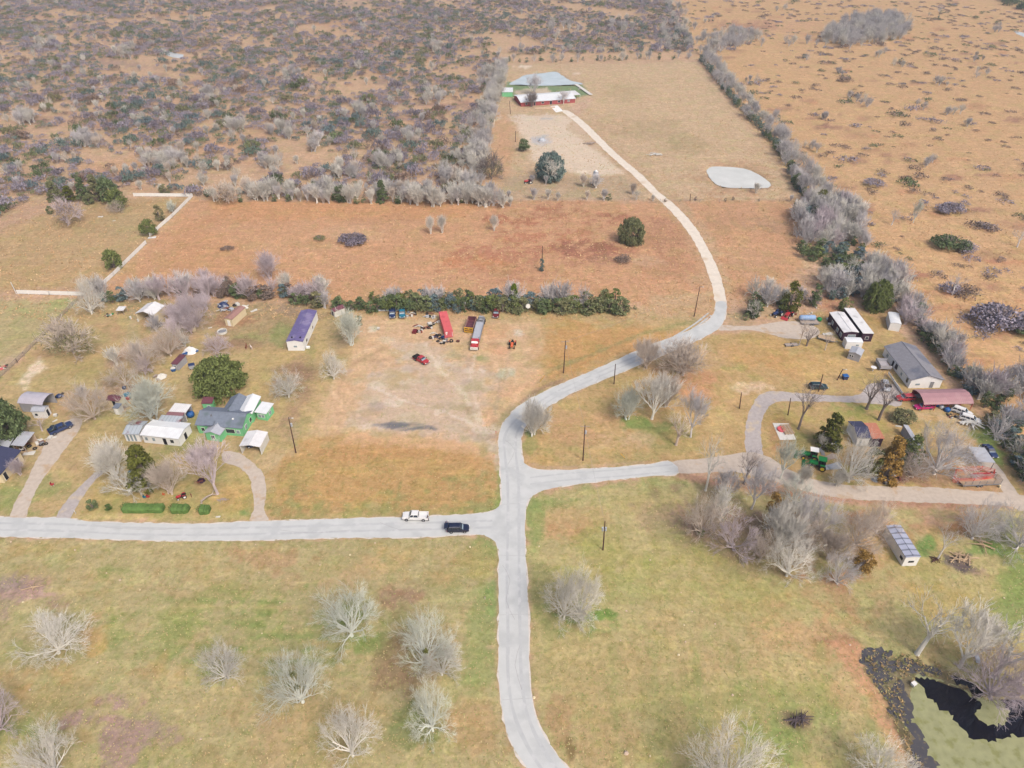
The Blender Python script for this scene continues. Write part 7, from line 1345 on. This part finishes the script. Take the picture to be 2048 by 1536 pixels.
def person(px, py, face, label, bend=0.0, reach=0.0, top='shirt', cap=None, step=.12):
    t = thing("person", label, "person", P(px, py), face); cb, sb = math.cos(bend), math.sin(bend)
    up = lambda x, y, z: (x*cb+(z-.95)*sb if z > .95 else x, y, .95+(z-.95)*cb-x*sb if z > .95 else z)
    J = [up(0,0,.96)+(.13,.11), up(.01,0,1.15)+(.12,.10), up(.01,0,1.36)+(.15,.10), up(0,0,1.48)+(.06,.06), up(.02,0,1.56)+(.055,.06), up(.03,0,1.66)+(.085,.10), up(.02,0,1.74)+(.06,.07)]; E = [(0,1),(1,2),(2,3),(3,4),(4,5),(5,6)]
    J.append(up(.125,0,1.645)+(.014,)); E.append((5, len(J)-1))                                                # nose
    ends = {}
    for s in (-1, 1):
        k = len(J); J += [up(0,s*.19,1.40)+(.06,), up(-.02+reach*.2,s*.26,1.14)+(.045,), up(.10+reach*.45,s*.24,.92+reach*.25)+(.032,)]; E += [(2,k),(k,k+1),(k+1,k+2)]; ends[s] = k+2
    for s in (-1, 1): hand(J, E, ends[s], (.35+reach, 0, -.8+reach))
    for s in (-1, 1):
        k = len(J); J += [(0,s*.10,.88,.09), (.03+s*step*.4,s*.11,.48,.06), (s*step,s*.12,.09,.042), (s*step+.13,s*.13,.04,.035)]; E += [(0,k),(k,k+1),(k+1,k+2),(k+2,k+3)]
    b = skinned("body", J, E, M['skin'], t)
    sj = [up(0,0,.92)+(.15,.13), up(.01,0,1.15)+(.145,.12), up(.01,0,1.38)+(.175,.12), up(0,0,1.46)+(.08,.08)]; se = [(0,1),(1,2),(2,3)]
    for s in (-1, 1): k = len(sj); sj += [up(0,s*.19,1.41)+(.075,), up(-.02+reach*.2,s*.26,1.14)+(.06,), up(.085+reach*.4,s*.24,.95+reach*.23)+(.045,)]; se += [(2,k),(k,k+1),(k+1,k+2)]
    skinned("jacket", sj, se, M[top], t)
    tj = [(0,0,.97,.14,.125)]; te = []
    for s in (-1, 1): k = len(tj); tj += [(0,s*.10,.86,.105), (.03+s*step*.4,s*.11,.48,.075), (s*step,s*.12,.12,.06)]; te += [(0,k),(k,k+1),(k+1,k+2)]
    skinned("trousers", tj, te, M['denim'], t)
    for s in (-1, 1): MB().loft([[(s*step-.08,s*.12-.05,0),(s*step+.2,s*.13-.05,0),(s*step+.2,s*.13+.05,0),(s*step-.08,s*.12+.05,0)],[(s*step-.08,s*.12-.045,.12),(s*step+.18,s*.13-.04,.07),(s*step+.18,s*.13+.04,.07),(s*step-.08,s*.12+.045,.12)]]).build("shoe", M['black'], t)
    hc = up(-.0,0,1.70); MB().tube([(hc[0]-.02,hc[1],hc[2]-.06),(hc[0]-.01,hc[1],hc[2]+.03),(hc[0],hc[1],hc[2]+.085),(hc[0],hc[1],hc[2]+.11)],[.1,.112,.08,.02],12).build("cap" if cap else "hair", M[cap] if cap else M['black'], t, True)
    for s in (-1, 1): e = up(.10,s*.035,1.665); MB().cbox(e, (.02,.025,.015)).build("eye", M['dark'], t); e = up(.02,s*.092,1.65); MB().cbox(e, (.03,.02,.06)).build("ear", M['skin'], t)
    m_ = up(.112,0,1.60); MB().cbox(m_, (.012,.05,.012)).build("mouth", M['wdec'], t)
    return t
person(856,1042, R(150), "person in dark clothes standing behind the white pickup", 0, .15); person(892,1050, R(-10), "person in a grey top bending at the back of the black SUV", .75, .5, 'lshirt', 'wshirt')
def beast(px, py, rz, m_, label, patch=None, s=1.0):
    t = thing("dog", label, "dog", P(px, py), rz); t.scale = (s,)*3
    J = [(-.32,0,.5,.10,.12),(0,0,.5,.11,.13),(.28,0,.52,.13,.16),(.46,0,.66,.08,.08),(.58,0,.76,.075,.075),(.72,0,.72,.045,.04),(-.5,0,.6,.03),(-.66,0,.74,.015)]; E = [(0,1),(1,2),(2,3),(3,4),(4,5),(0,6),(6,7)]
    for sy in (-1, 1):
        k = len(J); J += [(.30,sy*.10,.34,.05),(.33,sy*.10,.18,.03),(.30,sy*.10,.03,.03)]; E += [(2,k),(k,k+1),(k+1,k+2)]
        k = len(J); J += [(-.28,sy*.10,.36,.065),(-.40,sy*.10,.2,.03),(-.34,sy*.10,.03,.03)]; E += [(0,k),(k,k+1),(k+1,k+2)]
        J.append((.55,sy*.07,.86,.025)); E.append((4,len(J)-1))
    skinned("body", J, E, m_, t)
    return t
beast(503,698, R(-60), mat("white_brown_coat", (240,224,214), .9, .05, 3, stain=((150,96,76), .55, 2.2)), "white dog with brown patches on the grass near the stock ring", s=1.7); beast(493,697, R(100), mat("reddish_coat", (140,80,60), .9, .15, 3), "reddish brown dog beside the white patched one", s=1.6)
# ================================================================ HAZE
hz = MB().box(-700, 700, -60, 1100, -2.0, H+6).build("haze", None or bpy.data.materials.new("air")); struct(hz, 'stuff')
hm = hz.data.materials[0]; hm.use_nodes = True; hn = hm.node_tree; hn.nodes.clear(); ho = hn.nodes.new("ShaderNodeOutputMaterial"); pv = hn.nodes.new("ShaderNodeVolumePrincipled")
pv.inputs["Color"].default_value = (.78, .87, 1.0, 1); pv.inputs["Density"].default_value = 0.0002; pv.inputs["Anisotropy"].default_value = 0.2
hn.links.new(pv.outputs[0], ho.inputs["Volume"]); tag(hz, "thin pale air over the fields", "haze")
